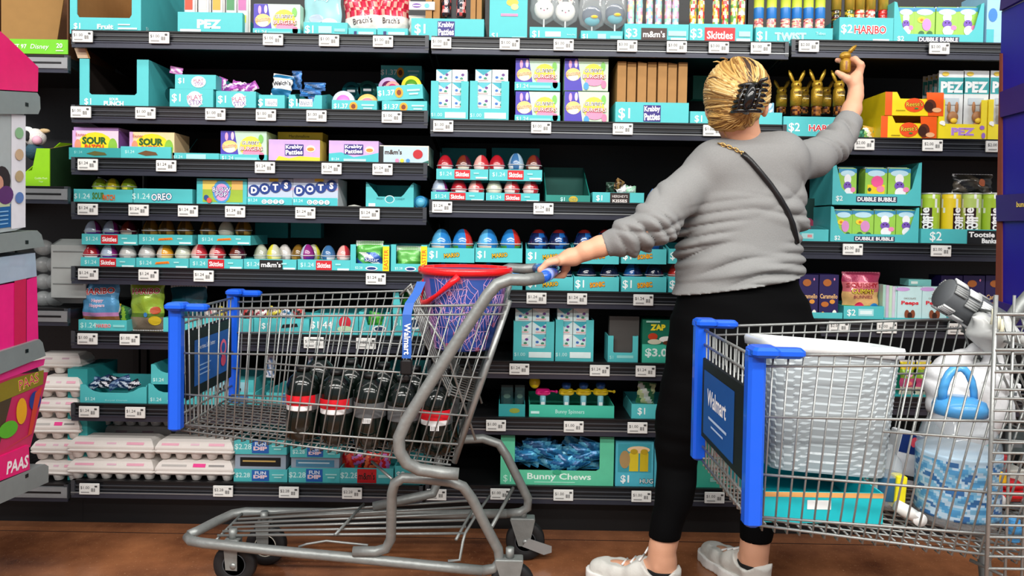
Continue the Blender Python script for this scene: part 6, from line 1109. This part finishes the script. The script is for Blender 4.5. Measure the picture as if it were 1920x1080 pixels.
# sections
def row(py, xl, xr, b, Y=YB, dy=0):
    a_ = W(xl, py, Y); c_ = W(xr, py, Y); return ((a_.z + c_.z) / 2, (a_.x + c_.x) / 2, Y + dy, (c_.x - a_.x) / 2, b)
def J(px, py, Y, r): p = W(px, py, Y); return (p.x, p.y, p.z, r)
TORSO = [row(256, 1372, 1428, .05, dy=-.01), row(268, 1350, 1452, .066, dy=-.005), row(282, 1318, 1492, .088), row(300, 1296, 1502, .10), row(330, 1284, 1506, .112), row(370, 1280, 1506, .12),
         row(410, 1280, 1505, .123), row(450, 1276, 1497, .125), row(490, 1274, 1500, .128), row(520, 1275, 1502, .13), row(545, 1272, 1504, .132), row(575, 1260, 1514, .142), row(592, 1256, 1520, .148)]
ARML = [J(1316, 330, 2.19, .062), J(1266, 374, 2.14, .059), J(1222, 422, 2.1, .054), J(1176, 446, 2.1, .046), J(1138, 459, 2.11, .0345)]
ARMR = [J(1478, 306, 2.24, .062), J(1525, 297, 2.29, .056), J(1566, 270, 2.34, .048), J(1590, 232, 2.37, .037), J(1596, 222, 2.375, .033)]
def folds(x, y, z):
    # drapery: long slanted creases across the back, tight rings near the elbows and waist
    zr = z - .10 * (x - .62); t = np.clip((1.20 - z) / .12, 0, 1) * np.clip((z - .89) / .03, 0, 1)
    cr = lambda a: 1 - 2 * np.abs(np.sin(a)) ** .7
    f = .0075 * t * cr(zr * 62 + 1.5 * np.sin(x * 12 + z * 9) + .8 * np.sin(y * 14)) * np.clip(.35 + .75 * np.sin(x * 11 + z * 26 + .6), 0, 1)
    f += .005 * t * cr(zr * 104 + 1.9 * np.sin(x * 9 - 1)) * np.clip(.3 + .8 * np.sin(x * 16 - z * 18), 0, 1)
    u = (x - .62) * .75 + (z - 1.12) * .8; f += .0055 * np.clip((z - .96) / .08, 0, 1) * cr(u * 34 + 1.4 * np.sin(z * 17 + x * 6)) * np.exp(-((z - 1.09) / .12) ** 2) * np.clip(.4 + .7 * np.sin(x * 14 + 2), 0, 1)
    # long pull lines running to the raised shoulder
    u2 = (x - .78) * .9 - (z - 1.2) * .6; f += .003 * cr(u2 * 30 + 1.2 * np.sin(z * 30)) * np.exp(-((x - .80) / .09) ** 2 - ((z - 1.19) / .1) ** 2)
    return f
def sleeve_folds(x, y, z, pts, k0, k1, n, amp):
    a, b = np.array(pts[k0][:3]), np.array(pts[k1][:3]); d = b - a; L = np.linalg.norm(d); d /= L
    s_ = ((x - a[0]) * d[0] + (y - a[1]) * d[1] + (z - a[2]) * d[2]) / L
    w = np.clip(s_ * 2.5, 0, 1) * np.clip((1.02 - s_) * 5, 0, 1)
    ang = (z - a[2]) * 60 + (y - a[1]) * 40
    a_ = s_ * n * .5 + 1.3 * np.sin(ang * .45)
    return amp * w * (1 - 2 * np.abs(np.sin(a_)) ** .7) * np.clip(.55 + .6 * np.sin(ang * .7 + s_ * 4), 0, 1)
hemA, hemB = W(1266, 562, 2.1), W(1506, 524, 2.1)
def hemz(x): return hemA.z + (hemB.z - hemA.z) * (x - hemA.x) / (hemB.x - hemA.x)
def shirt(x, y, z):
    d = stack(x, y, z, TORSO) + .008 * np.clip((z - .96) / .06, 0, 1) - .004 * np.clip((.93 - z) / .03, 0, 1); la = chain(x, y, z, ARML, .02) + sleeve_folds(x, y, z, ARML, 1, 4, 40, .0085); ra = chain(x, y, z, ARMR, .02) + sleeve_folds(x, y, z, ARMR, 1, 4, 36, .0075)
    d = smin(d, smin(cone(x, y, z, J(1345, 315, 2.19, 0)[:3], J(1460, 300, 2.2, 0)[:3], .085, .085), 9e9 * 0 + d, .02), .03)
    d = smin(d, la, .02); d = smin(d, ra, .022); d = d + folds(x, y, z)
    # ribbed hem band: slightly smaller, smooth
    band = hemz(x) + .042; d = d + np.where(z < band, .003, 0) * np.clip((band - z) / .008, 0, 1)
    d = np.maximum(d, hemz(x) - z)
    # cuffs cut flat
    for P_ in (ARML, ARMR):
        a, b = np.array(P_[-2][:3]), np.array(P_[-1][:3]); n = (b - a) / np.linalg.norm(b - a)
        far = ((x - b[0]) * n[0] + (y - b[1]) * n[1] + (z - b[2]) * n[2]); near = np.sqrt((x - b[0]) ** 2 + (y - b[1]) ** 2 + (z - b[2]) ** 2) < .12
        d = np.where(near, np.maximum(d, far - .004), d)
    # neck opening
    nk = J(1394, 258, 2.2, 0); d = np.maximum(d, -cone(x, y, z, (nk[0], nk[1], nk[2] - .01), (nk[0], nk[1] - .01, nk[2] + .1), .046, .05))
    return d
lo, hi = W(1110, 200, 2.2), W(1640, 600, 2.2)
person = empty('person', (.62, 2.27, 0), 'woman seen from behind in grey sweatshirt and black leggings, one hand raised', 'person')
PO = person.location
def pm(fn, bd, h, m, name, parent=person, extra=None):
    v, f = surface_nets(fn, bd, h); mb = MB(); mb.add([(a - PO[0], b - PO[1], c - PO[2]) for a, b, c in v], f, m, True)
    if extra: extra(mb)
    return mb.build(name, parent)
def heather():
    m = mat('#868685', .95, var=.09, sc=260, bump=.25, bsc=420, sp=.15); return m
pm(shirt, ((.22, 1.16), (2.0, 2.47), (.82, 1.47)), .0042, heather(), 'sweatshirt')
# leggings
LEGL = [row(600, 1264, 1392, .10, 2.23), row(650, 1256, 1392, .105, 2.23), row(700, 1245, 1384, .098, 2.23), row(750, 1234, 1366, .09, 2.235), row(800, 1228, 1340, .078, 2.235), row(840, 1229, 1312, .066, 2.24), row(870, 1231, 1305, .062, 2.25), row(905, 1231, 1306, .062, 2.22), row(950, 1226, 1295, .054, 2.20), row(990, 1219, 1278, .046, 2.185), row(1008, 1215, 1274, .043, 2.18)]
LEGR = [row(600, 1392, 1530, .10, 2.25), row(650, 1392, 1532, .105, 2.25), row(700, 1394, 1526, .098, 2.25), row(750, 1396, 1515, .09, 2.26), row(800, 1398, 1500, .078, 2.27), row(850, 1396, 1485, .068, 2.28), row(900, 1394, 1480, .064, 2.29), row(950, 1393, 1468, .055, 2.255), row(990, 1388, 1450, .047, 2.24), row(1013, 1387, 1445, .044, 2.232)]
HIP = [row(505, 1290, 1488, .114), row(540, 1279, 1499, .123), row(560, 1270, 1511, .130), row(582, 1264, 1518, .132), row(620, 1258, 1532, .138), row(660, 1256, 1534, .135), row(700, 1262, 1526, .11)]
def legg(x, y, z):
    d = smin(stack(x, y, z, LEGL), stack(x, y, z, LEGR), .015); d = smin(d, stack(x, y, z, HIP), .02)
    d = d + .0016 * np.sin(z * 120 + 8 * x) * np.exp(-((z - .46) / .05) ** 2) + .0012 * np.sin(z * 60 + x * 25)
    return d
pm(legg, ((.36, .98), (2.04, 2.42), (.12, 1.04)), .006, mat('#030304', .85, var=.06, bump=.1, bsc=500, sp=.12), 'leggings')
# body: one mesh (head, neck, forearms, hands, torso core, legs, feet)
SK = mat('#d79f80', .5, var=.05, sc=18, bump=.1, bsc=260)
hc = W(1381, 189, 2.18); HX, HY, HZ = hc
fd = Vector((.28, .96, 0)).normalized(); sd_ = Vector((fd.y, -fd.x, 0))
def hp_(f, s_, u): p = hc + fd * f + sd_ * s_ + Vector((0, 0, u)); return tuple(p)
def headf(x, y, z):
    d = ell(x, y, z, hp_(-.005, 0, .012), (.074, .088, .094)); d = smin(d, ell(x, y, z, hp_(.03, 0, -.045), (.056, .062, .068)), .03)
    d = smin(d, cone(x, y, z, hp_(.055, 0, -.02), hp_(.105, 0, -.042), .008, .013), .012)   # nose
    d = smin(d, ell(x, y, z, hp_(.07, 0, -.092), (.022, .022, .016)), .02)                  # chin
    for s_ in (-1, 1):
        d = np.maximum(d, -ell(x, y, z, hp_(.094, s_ * .031, -.008), (.014, .014, .009)))
        d = smin(d, ell(x, y, z, hp_(.080, s_ * .031, -.008), (.012, .012, .011)), .003)
        d = smin(d, ell(x, y, z, hp_(-.002, s_ * .078, -.02), (.010, .02, .030)), .006)
    d = smin(d, ell(x, y, z, hp_(.083, 0, -.068), (.02, .012, .006)), .006)
    nb = J(1394, 285, 2.2, .056); d = smin(d, chain(x, y, z, [hp_(-.015, 0, -.06) + (.052,), J(1391, 255, 2.19, .050), nb]), .02)
    return d
v1 = surface_nets(headf, ((HX - .12, HX + .14), (HY - .12, HY + .15), (HZ - .24, HZ + .13)), .0042)
hbz = W(1018, 521, 1.99).z
def hbar(y):
    s_ = (y - 2.0) / .46; return .083 + .045 * math.sin(math.pi * s_), hbz + .012 * math.sin(math.pi * s_)
wr = J(1070, 482, 2.115, .0225)
def handL(x, y, z):
    d = chain(x, y, z, [J(1150, 455, 2.11, .030), J(1125, 462, 2.11, .0295), J(1098, 471, 2.11, .0265), (wr[0] + .012, wr[1], wr[2], .0215), wr], .01)
    hx, hz = hbar(2.12); d = smin(d, smin(cone(x, y, z, wr[:3], (hx + .012, 2.135, hz + .032), .019, .014), cone(x, y, z, wr[:3], (hx + .012, 2.098, hz + .030), .018, .013), .02), .012)
    for i, (yy, L) in enumerate([(2.086, .84), (2.106, .95), (2.127, 1.0), (2.148, .94)]):
        hx, hz = hbar(yy); q = .0255
        P_ = [(hx + .016, yy, hz + .034, .0105), (hx - .008, yy, hz + .0285, .0098), (hx - .0265, yy + .001, hz + .009, .0092), (hx - .0235, yy + .002, hz - .014, .0086), (hx - .008, yy + .002, hz - .0255 * L, .0078)]
        c_ = chain(x, y, z, P_, .004); d = smin(d, c_, .0035)
    hx, hz = hbar(2.16); d = smin(d, chain(x, y, z, [(wr[0] - .01, 2.13, wr[2] - .004, .013), (hx + .034, 2.15, hz + .008, .0115), (hx + .026, 2.158, hz - .012, .0098), (hx + .004, 2.162, hz - .027, .0085)], .006), .01)
    return d
v2 = surface_nets(handL, ((.04, .34), (2.05, 2.2), (.93, 1.1)), .0026)
def handR(x, y, z):
    d = chain(x, y, z, [J(1582, 245, 2.37, .031), J(1597, 205, 2.40, .0285), J(1604, 180, 2.42, .0225), J(1605, 166, 2.425, .0205), J(1604, 150, 2.43, .021)], .012)
    d = smin(d, cone(x, y, z, J(1602, 152, 2.43, 0)[:3], J(1611, 133, 2.43, 0)[:3], .021, .013), .012); d = smin(d, cone(x, y, z, J(1602, 152, 2.44, 0)[:3], J(1609, 136, 2.465, 0)[:3], .019, .012), .012)
    for P_ in ([J(1612, 134, 2.425, .0115), J(1614, 121, 2.42, .0105), J(1603, 111, 2.43, .0098), J(1590, 113, 2.452, .0088), J(1578, 116, 2.46, .008)],
               [J(1612, 136, 2.443, .0115), J(1615, 124, 2.445, .0105), J(1604, 117, 2.46, .0095), J(1586, 117, 2.472, .0088), J(1570, 113, 2.47, .0078)],
               [J(1610, 139, 2.46, .0108), J(1613, 130, 2.468, .0098), J(1602, 126, 2.48, .009), J(1588, 128, 2.482, .008), J(1579, 131, 2.475, .0072)],
               [J(1607, 144, 2.472, .0098), J(1610, 138, 2.482, .009), J(1600, 136, 2.49, .008), J(1590, 138, 2.487, .007)]):
        d = smin(d, chain(x, y, z, P_, .004), .0035)
    d = smin(d, chain(x, y, z, [J(1598, 156, 2.42, .015), J(1589, 148, 2.415, .0125), J(1579, 142, 2.418, .0098), J(1570, 136, 2.425, .0082)], .006), .01)
    return d
pR = W(1600, 160, 2.42); v3 = surface_nets(handR, ((pR.x - .1, pR.x + .07), (2.3, 2.52), (pR.z - .2, pR.z + .12)), .0026)
def core(x, y, z):
    d = stack(x, y, z, [(r[0], r[1], r[2], r[3] * .78, r[4] * .78) for r in TORSO]); d = smin(d, stack(x, y, z, [(r[0], r[1], r[2], r[3] * .85, r[4] * .85) for r in HIP]), .02)
    for Lg in (LEGL, LEGR): d = smin(d, stack(x, y, z, [(r[0] - (.03 if r[0] < .2 else 0), r[1], r[2], r[3] * .84, r[4] * .84) for r in Lg]), .015)
    for A in (ARML, ARMR): d = smin(d, chain(x, y, z, [(p[0], p[1], p[2], p[3] * .8) for p in A], .02), .02)
    nb = J(1394, 285, 2.2, .05); d = smin(d, cone(x, y, z, nb[:3], J(1394, 320, 2.21, 0)[:3], .05, .07), .02)
    return smin(d, np.minimum(foot(x, y, z, FL, 0), foot(x, y, z, FR, 0)), .012)
FL = (W(1240, 1045, 2.18), Vector((-.88, .47, 0)).normalized(), 1217, 1273); FR = (W(1412, 1045, 2.232), Vector((-.42, .9, 0)).normalized(), 1386, 1440)
def foot(x, y, z, Fq, off):
    A, dr, _, _ = Fq; P_ = lambda f, u, s_=0: (A.x + dr.x * f + dr.y * s_, A.y + dr.y * f - dr.x * s_, u)
    d = chain(x, y, z, [P_(.0, .15) + (.036 + off,), P_(-.002, .12) + (.0355 + off,), P_(-.004, .095) + (.036 + off,), P_(-.012, .05) + (.033 + off,)], .02)
    d = smin(d, chain(x, y, z, [P_(.0, .075) + (.032 + off,), P_(.07, .055) + (.03 + off,), P_(.14, .038) + (.028 + off,), P_(.19, .034) + (.022 + off,)], .02), .02)
    for s_ in (-1, 1): d = smin(d, ell(x, y, z, P_(.002, .09, s_ * .032), (.012, .012, .014)), .008)
    return d
v4 = surface_nets(core, ((.18, 1.15), (2.02, 2.5), (.0, 1.45)), .009)
def feetf(x, y, z): return np.maximum(np.minimum(foot(x, y, z, FL, 0), foot(x, y, z, FR, 0)), z - .20)
v5 = surface_nets(feetf, ((.18, .86), (2.08, 2.5), (.0, .21)), .005)
mb = MB()
for v, f in (v4, v1, v2, v3, v5): mb.add([(a - PO[0], b - PO[1], c - PO[2]) for a, b, c in v], f, SK, True)
mb.build('body', person)
# ankle socks and sneakers
def clipz(fn, z0, z1): return lambda x, y, z: np.maximum(fn(x, y, z), np.maximum(z0 - z, z - z1))
for Fq in (FL, FR):
    A, dr = Fq[0], Fq[1]; P_ = lambda f, u, s_=0, A=A, dr=dr: (A.x + dr.x * f + dr.y * s_, A.y + dr.y * f - dr.x * s_, u)
    bd = ((A.x - .28, A.x + .12), (A.y - .13, A.y + .29), (-.004, .14))
    pm(clipz(lambda x, y, z: np.maximum(foot(x, y, z, Fq, .003), (x - A.x) * dr.x + (y - A.y) * dr.y - .035), .03, .083), bd, .005, mat('#0c0c0e', .8), 'sock')
    def shoe(x, y, z):
        u = (x - A.x) * dr.x + (y - A.y) * dr.y
        up = foot(x, y, z, Fq, .012); up = np.maximum(up, z - (.068 + .022 * np.clip(1 - np.abs(u + .045) / .025, 0, 1) + .028 * np.exp(-((u - .06) / .03) ** 2))); up = np.maximum(up, .012 - z)
        hole = chain(x, y, z, [P_(-.002, .2) + (.038,), P_(.004, .075) + (.034,)], .01); up = np.maximum(up, -hole)
        return up + .0015 * np.sin(u * 130) * (z > .04)
    so = pm(shoe, bd, .0045, mat('#d5d3cc', .6, bump=.2), 'sneaker')
    def sole(x, y, z): q = chain(x, y, z * 0 + .03, [P_(-.02, .03) + (.046,), P_(.08, .03) + (.046,), P_(.16, .03) + (.044,), P_(.2, .03) + (.036,)], .02); return np.maximum(q, np.maximum(.0005 - z, z - .032))
    v, f = surface_nets(sole, bd, .005); mb = MB(); mb.add([(a - PO[0], b - PO[1], c - PO[2]) for a, b, c in v], f, mat('#eceae6', .5), True); mb.build('sole', so)
    mb = MB()
    for q in range(4): mb.tube([tuple(Vector(P_(.06 + .026 * q, .098 - .012 * q, s_)) - PO) for s_ in (-.024, 0, .024)], .0032, WHITE, 6)
    mb.tube([tuple(Vector(P_(.05, .112, 0)) - PO), tuple(Vector(P_(.045, .125, .018)) - PO), tuple(Vector(P_(.05, .112, .03)) - PO), tuple(Vector(P_(.045, .095, .04)) - PO)], .003, WHITE, 6); mb.build('laces', so)
# hair: base mass plus combed locks
HB_ = [mat('#b98f4c', .45, var=.22, sc=70), mat('#caa462', .45, var=.15, sc=90), mat('#8c6430', .45, var=.2, sc=80), mat('#3c2a1e', .5, var=.2, sc=80), mat('#d9bb80', .42, var=.1, coat=.1)]
def hairf(x, y, z):
    d = ell(x, y, z, hp_(-.012, 0, .018), (.088, .097, .097)); d = smin(d, ell(x, y, z, hp_(-.065, .004, -.035), (.055, .045, .055)), .03)
    d = smin(d, ell(x, y, z, hp_(-.03, -.02, -.055), (.06, .05, .04)), .02)
    d = np.maximum(d, -ell(x, y, z, hp_(.10, 0, -.05), (.075, .055, .085)))
    d = np.maximum(d, -((z - (HZ - .098))))
    s_ = (x - HX) * sd_.x + (y - HY) * sd_.y
    return d + .0013 * np.sin((z - HZ) * 260 + s_ * 90 + 2 * np.sin(s_ * 40))
hair = pm(hairf, ((HX - .12, HX + .12), (HY - .14, HY + .12), (HZ - .11, HZ + .13)), .0036, HB_[0], 'hair')
rs = random.Random(11); mb = MB()
def onhead(th, ph, r=1.0, sx=.0915, sy=.101, sz=.1005):   # th: azimuth from back (-fd), + to the right; ph: elevation
    f_ = -math.cos(th) * math.cos(ph); s_ = math.sin(th) * math.cos(ph); u = math.sin(ph); bulge = .022 * math.exp(-(th / .55) ** 2 - ((ph + .35) / .45) ** 2)
    p = hc + fd * ((f_ * sy - .012) * r) + sd_ * (s_ * sx * r) + Vector((0, 0, (u * sz + .018) * r)) - fd * bulge; return p
TG = (.38, -.28)
for i in range(230):
    a0 = rs.random()
    if i % 5 < 3:   # left side and crown swept right into the clip
        th0 = -1.75 + rs.uniform(-.2, .3) + (0 if i % 5 < 2 else .8 * rs.random()); ph0 = rs.uniform(-.55, 1.25)
        ph1 = TG[1] + (ph0 - .3) * .34 + rs.uniform(-.05, .05); th1 = TG[0] + rs.uniform(-.22, .12)
    elif i % 5 == 3:   # top locks
        th0 = rs.uniform(-1.0, 1.7); ph0 = 1.45; th1 = TG[0] + rs.uniform(-.15, .3); ph1 = TG[1] + .3 + rs.uniform(-.1, .1)
    else:   # right side swept back
        th0 = 1.75 + rs.uniform(-.2, .1); ph0 = rs.uniform(-.4, 1.2); th1 = TG[0] + rs.uniform(.05, .25); ph1 = TG[1] + (ph0 - .3) * .3
    sag = rs.uniform(-.05, .16); pts = []; rad = []; n = 9; lift = rs.uniform(.997, 1.02); w0 = rs.uniform(.0018, .0042)
    for k in range(n + 1):
        t = k / n; e = t * t * (3 - 2 * t); th = th0 + (th1 - th0) * t; ph = ph0 + (ph1 - ph0) * e + sag * math.sin(math.pi * t)
        pts.append(onhead(th, ph, lift) - PO); rad.append(w0 * (.35 + 1.1 * math.sin(math.pi * (.12 + .76 * t))))
    dark = i % 5 == 3 and .05 < th0 < 1.15; c_ = HB_[3] if dark and rs.random() < .75 else HB_[2] if rs.random() < .22 else HB_[rs.choice([0, 1, 1, 4])]
    mb.tube(pts, rad, c_, 5, flat=.6)
def onhair(th, ph, k=.0015):
    d = -fd * (math.cos(th) * math.cos(ph)) + sd_ * (math.sin(th) * math.cos(ph)) + Vector((0, 0, math.sin(ph))); r = np.linspace(.03, .2, 140)
    o_ = hc - fd * .02; v_ = hairf(o_.x + d.x * r, o_.y + d.y * r, o_.z + d.z * r); j = int(np.argmax(v_ > 0)); return o_ + d * (float(r[j]) + k)
for i in range(100):   # lower strands drawn across and up to the clip
    th0 = rs.uniform(-1.6, .7); q0 = rs.uniform(-1.0, -.3); lf = rs.uniform(.0, .003)
    pts = [onhair(th0 + (TG[0] - th0) * t, q0 + (-.42 - q0) * t * t - .10 * math.sin(math.pi * t), lf) - PO for t in (0, .2, .4, .6, .8, 1)]
    mb.tube(pts, [.0012, .003, .0038, .0038, .003, .002], HB_[rs.choice([0, 0, 2, 1])], 5, flat=.6)
for (a, b, c_) in (((1352, 118), (1337, 116), 1), ((1364, 112), (1350, 109), 2), ((1345, 232), (1352, 248), 1), ((1352, 240), (1362, 256), 0)):
    A = W(*a, 2.15); B = W(*b, 2.14); mb.tube([A - PO, (A + B) / 2 + Vector((0, 0, .003)) - PO, B - PO], [.003, .002, .0008], HB_[c_], 5)
# fold eyelet on the left: a loop of hair
e0 = onhead(-.95, .25, 1.02); 
for q in range(5):
    pts = [onhead(-.95 + (.34 + .03 * q) * math.cos(t), .25 + (.13 + .022 * q) * math.sin(t), 1.015) - PO for t in [j * .45 for j in range(9)]]; mb.tube(pts, [.0012] + [.0032] * 7 + [.0012], HB_[[3, 2, 0, 1, 1][q]], 5)
mb.build('hair_locks', hair)
mb = MB(); cc = onhead(TG[0] - .02, TG[1] - .05, 1.09) - PO; HC = mat('#0a0908', .2, coat=.6)
up_ = Vector((.25, 0, 1)).normalized(); rt_ = sd_; bk = -fd
mb.tube([cc + up_ * .04 + bk * .004, cc + up_ * .02 + bk * .022, cc + bk * .028, cc - up_ * .02 + bk * .022, cc - up_ * .04 + bk * .004], [.010, .014, .015, .014, .010], HC, 10)
for sg in (-1, 1):
    for q in range(6):
        o_ = up_ * (.036 - .0145 * q); mb.tube([cc + o_ + bk * .018, cc + o_ + rt_ * (sg * .018) + bk * .020, cc + o_ + rt_ * (sg * .036) + bk * .004, cc + o_ + rt_ * (sg * .042) - bk * .012], [.0062, .0062, .0055, .003], HC, 6)
    mb.tube([cc + up_ * .036 + rt_ * (sg * .02) + bk * .02, cc + rt_ * (sg * .024) + bk * .026, cc - up_ * .036 + rt_ * (sg * .02) + bk * .02], .0042, HC, 6)
mb.tube([cc + up_ * .03 + rt_ * .012 + bk * .02, cc + up_ * .045 + rt_ * .02 + bk * .03, cc + up_ * .05 + rt_ * .034 + bk * .03], [.006, .006, .004], HC, 8)
mb.build('hair_claw_clip', hair)
# cross-body strap: follows the back
def back_y(x, z):
    ys = np.linspace(1.98, 2.3, 161); d = shirt(np.full_like(ys, x), ys, np.full_like(ys, z)); k = np.argmax(d < 0); return float(ys[k]) if d[k] < 0 else 2.2
SP = [(1350, 270), (1362, 274), (1378, 280), (1392, 288), (1408, 303), (1426, 324), (1444, 346), (1462, 372), (1476, 396), (1486, 420), (1491, 440), (1494, 455)]
pts = []
for (px, py) in SP:
    Yg = 2.1
    for _ in range(4): w_ = W(px, py, Yg); Yg = back_y(w_.x, w_.z)
    pts.append(W(px, py, Yg - .004))
strap = empty('crossbody_bag_strap', pts[4], 'black crossbody strap with gold chain running over the grey sweatshirt', 'bag strap')
o3 = Vector(strap.location); mb = MB(); q = pts[3:]; fine = []
for a, b in zip(q[:-1], q[1:]): fine += [a, a.lerp(b, .5)]
fine.append(q[-1]); mb.tube([p - o3 for p in fine], .0085, mat('#0c0c0e', .45, coat=.2), 8, flat=1)
mb.v = mb.v; mb.build('leather_strap', strap)
mb = MB(); GD = mat('#c8a468', .25, .8)
for i in range(8):
    t = i / 7 * 3; k = min(2, int(t)); p = pts[k].lerp(pts[k + 1], t - k) - o3 + Vector((0, -.004, 0)); d = (pts[k + 1] - pts[k]).normalized(); s_ = Vector((0, 0, 1)) if i % 2 else Vector((0, -1, 0))
    mb.tube([p + d * .008 * math.cos(a_) + s_ * .005 * math.sin(a_) for a_ in [j * math.pi / 4 for j in range(9)]], .0018, GD, 5)
mb.build('gold_chain', strap)
# gold rabbit in the raised hand
c = W(1585, 121, 2.44); o = empty('gold_foil_rabbit', c, 'small gold rabbit topped candy held in the raised hand', 'rabbit candy'); G2 = mat('#a87f22', .35, .3, bump=.3)
mb = MB(); mb.lathe([(0, -.028), (.014, -.027), (.0165, -.02), (.0165, .008), (.013, .018), (0, .02)], None, n=16, fn=lambda i, k: G2 if i in (0, 1, 3, 4) or (k * 3 + i) % 5 else mat('#8a5a3a', .4)); mb.build('body', o)
mb = MB(); mb.ball((-.001, 0, .028), .0165, G2, 14, 10, 1.1, 1, .85); mb.ball((-.012, -.004, .026), .010, G2, 10, 8); 
for s_ in (0, 1): mb.tube([(.008, .004 * s_, .036), (.016, .005 * s_, .044), (.026, .006 * s_, .054), (.034, .007 * s_, .062)], [.004, .0075, .0075, .003], G2, 10, flat=.7)
mb.build('rabbit_head', o)
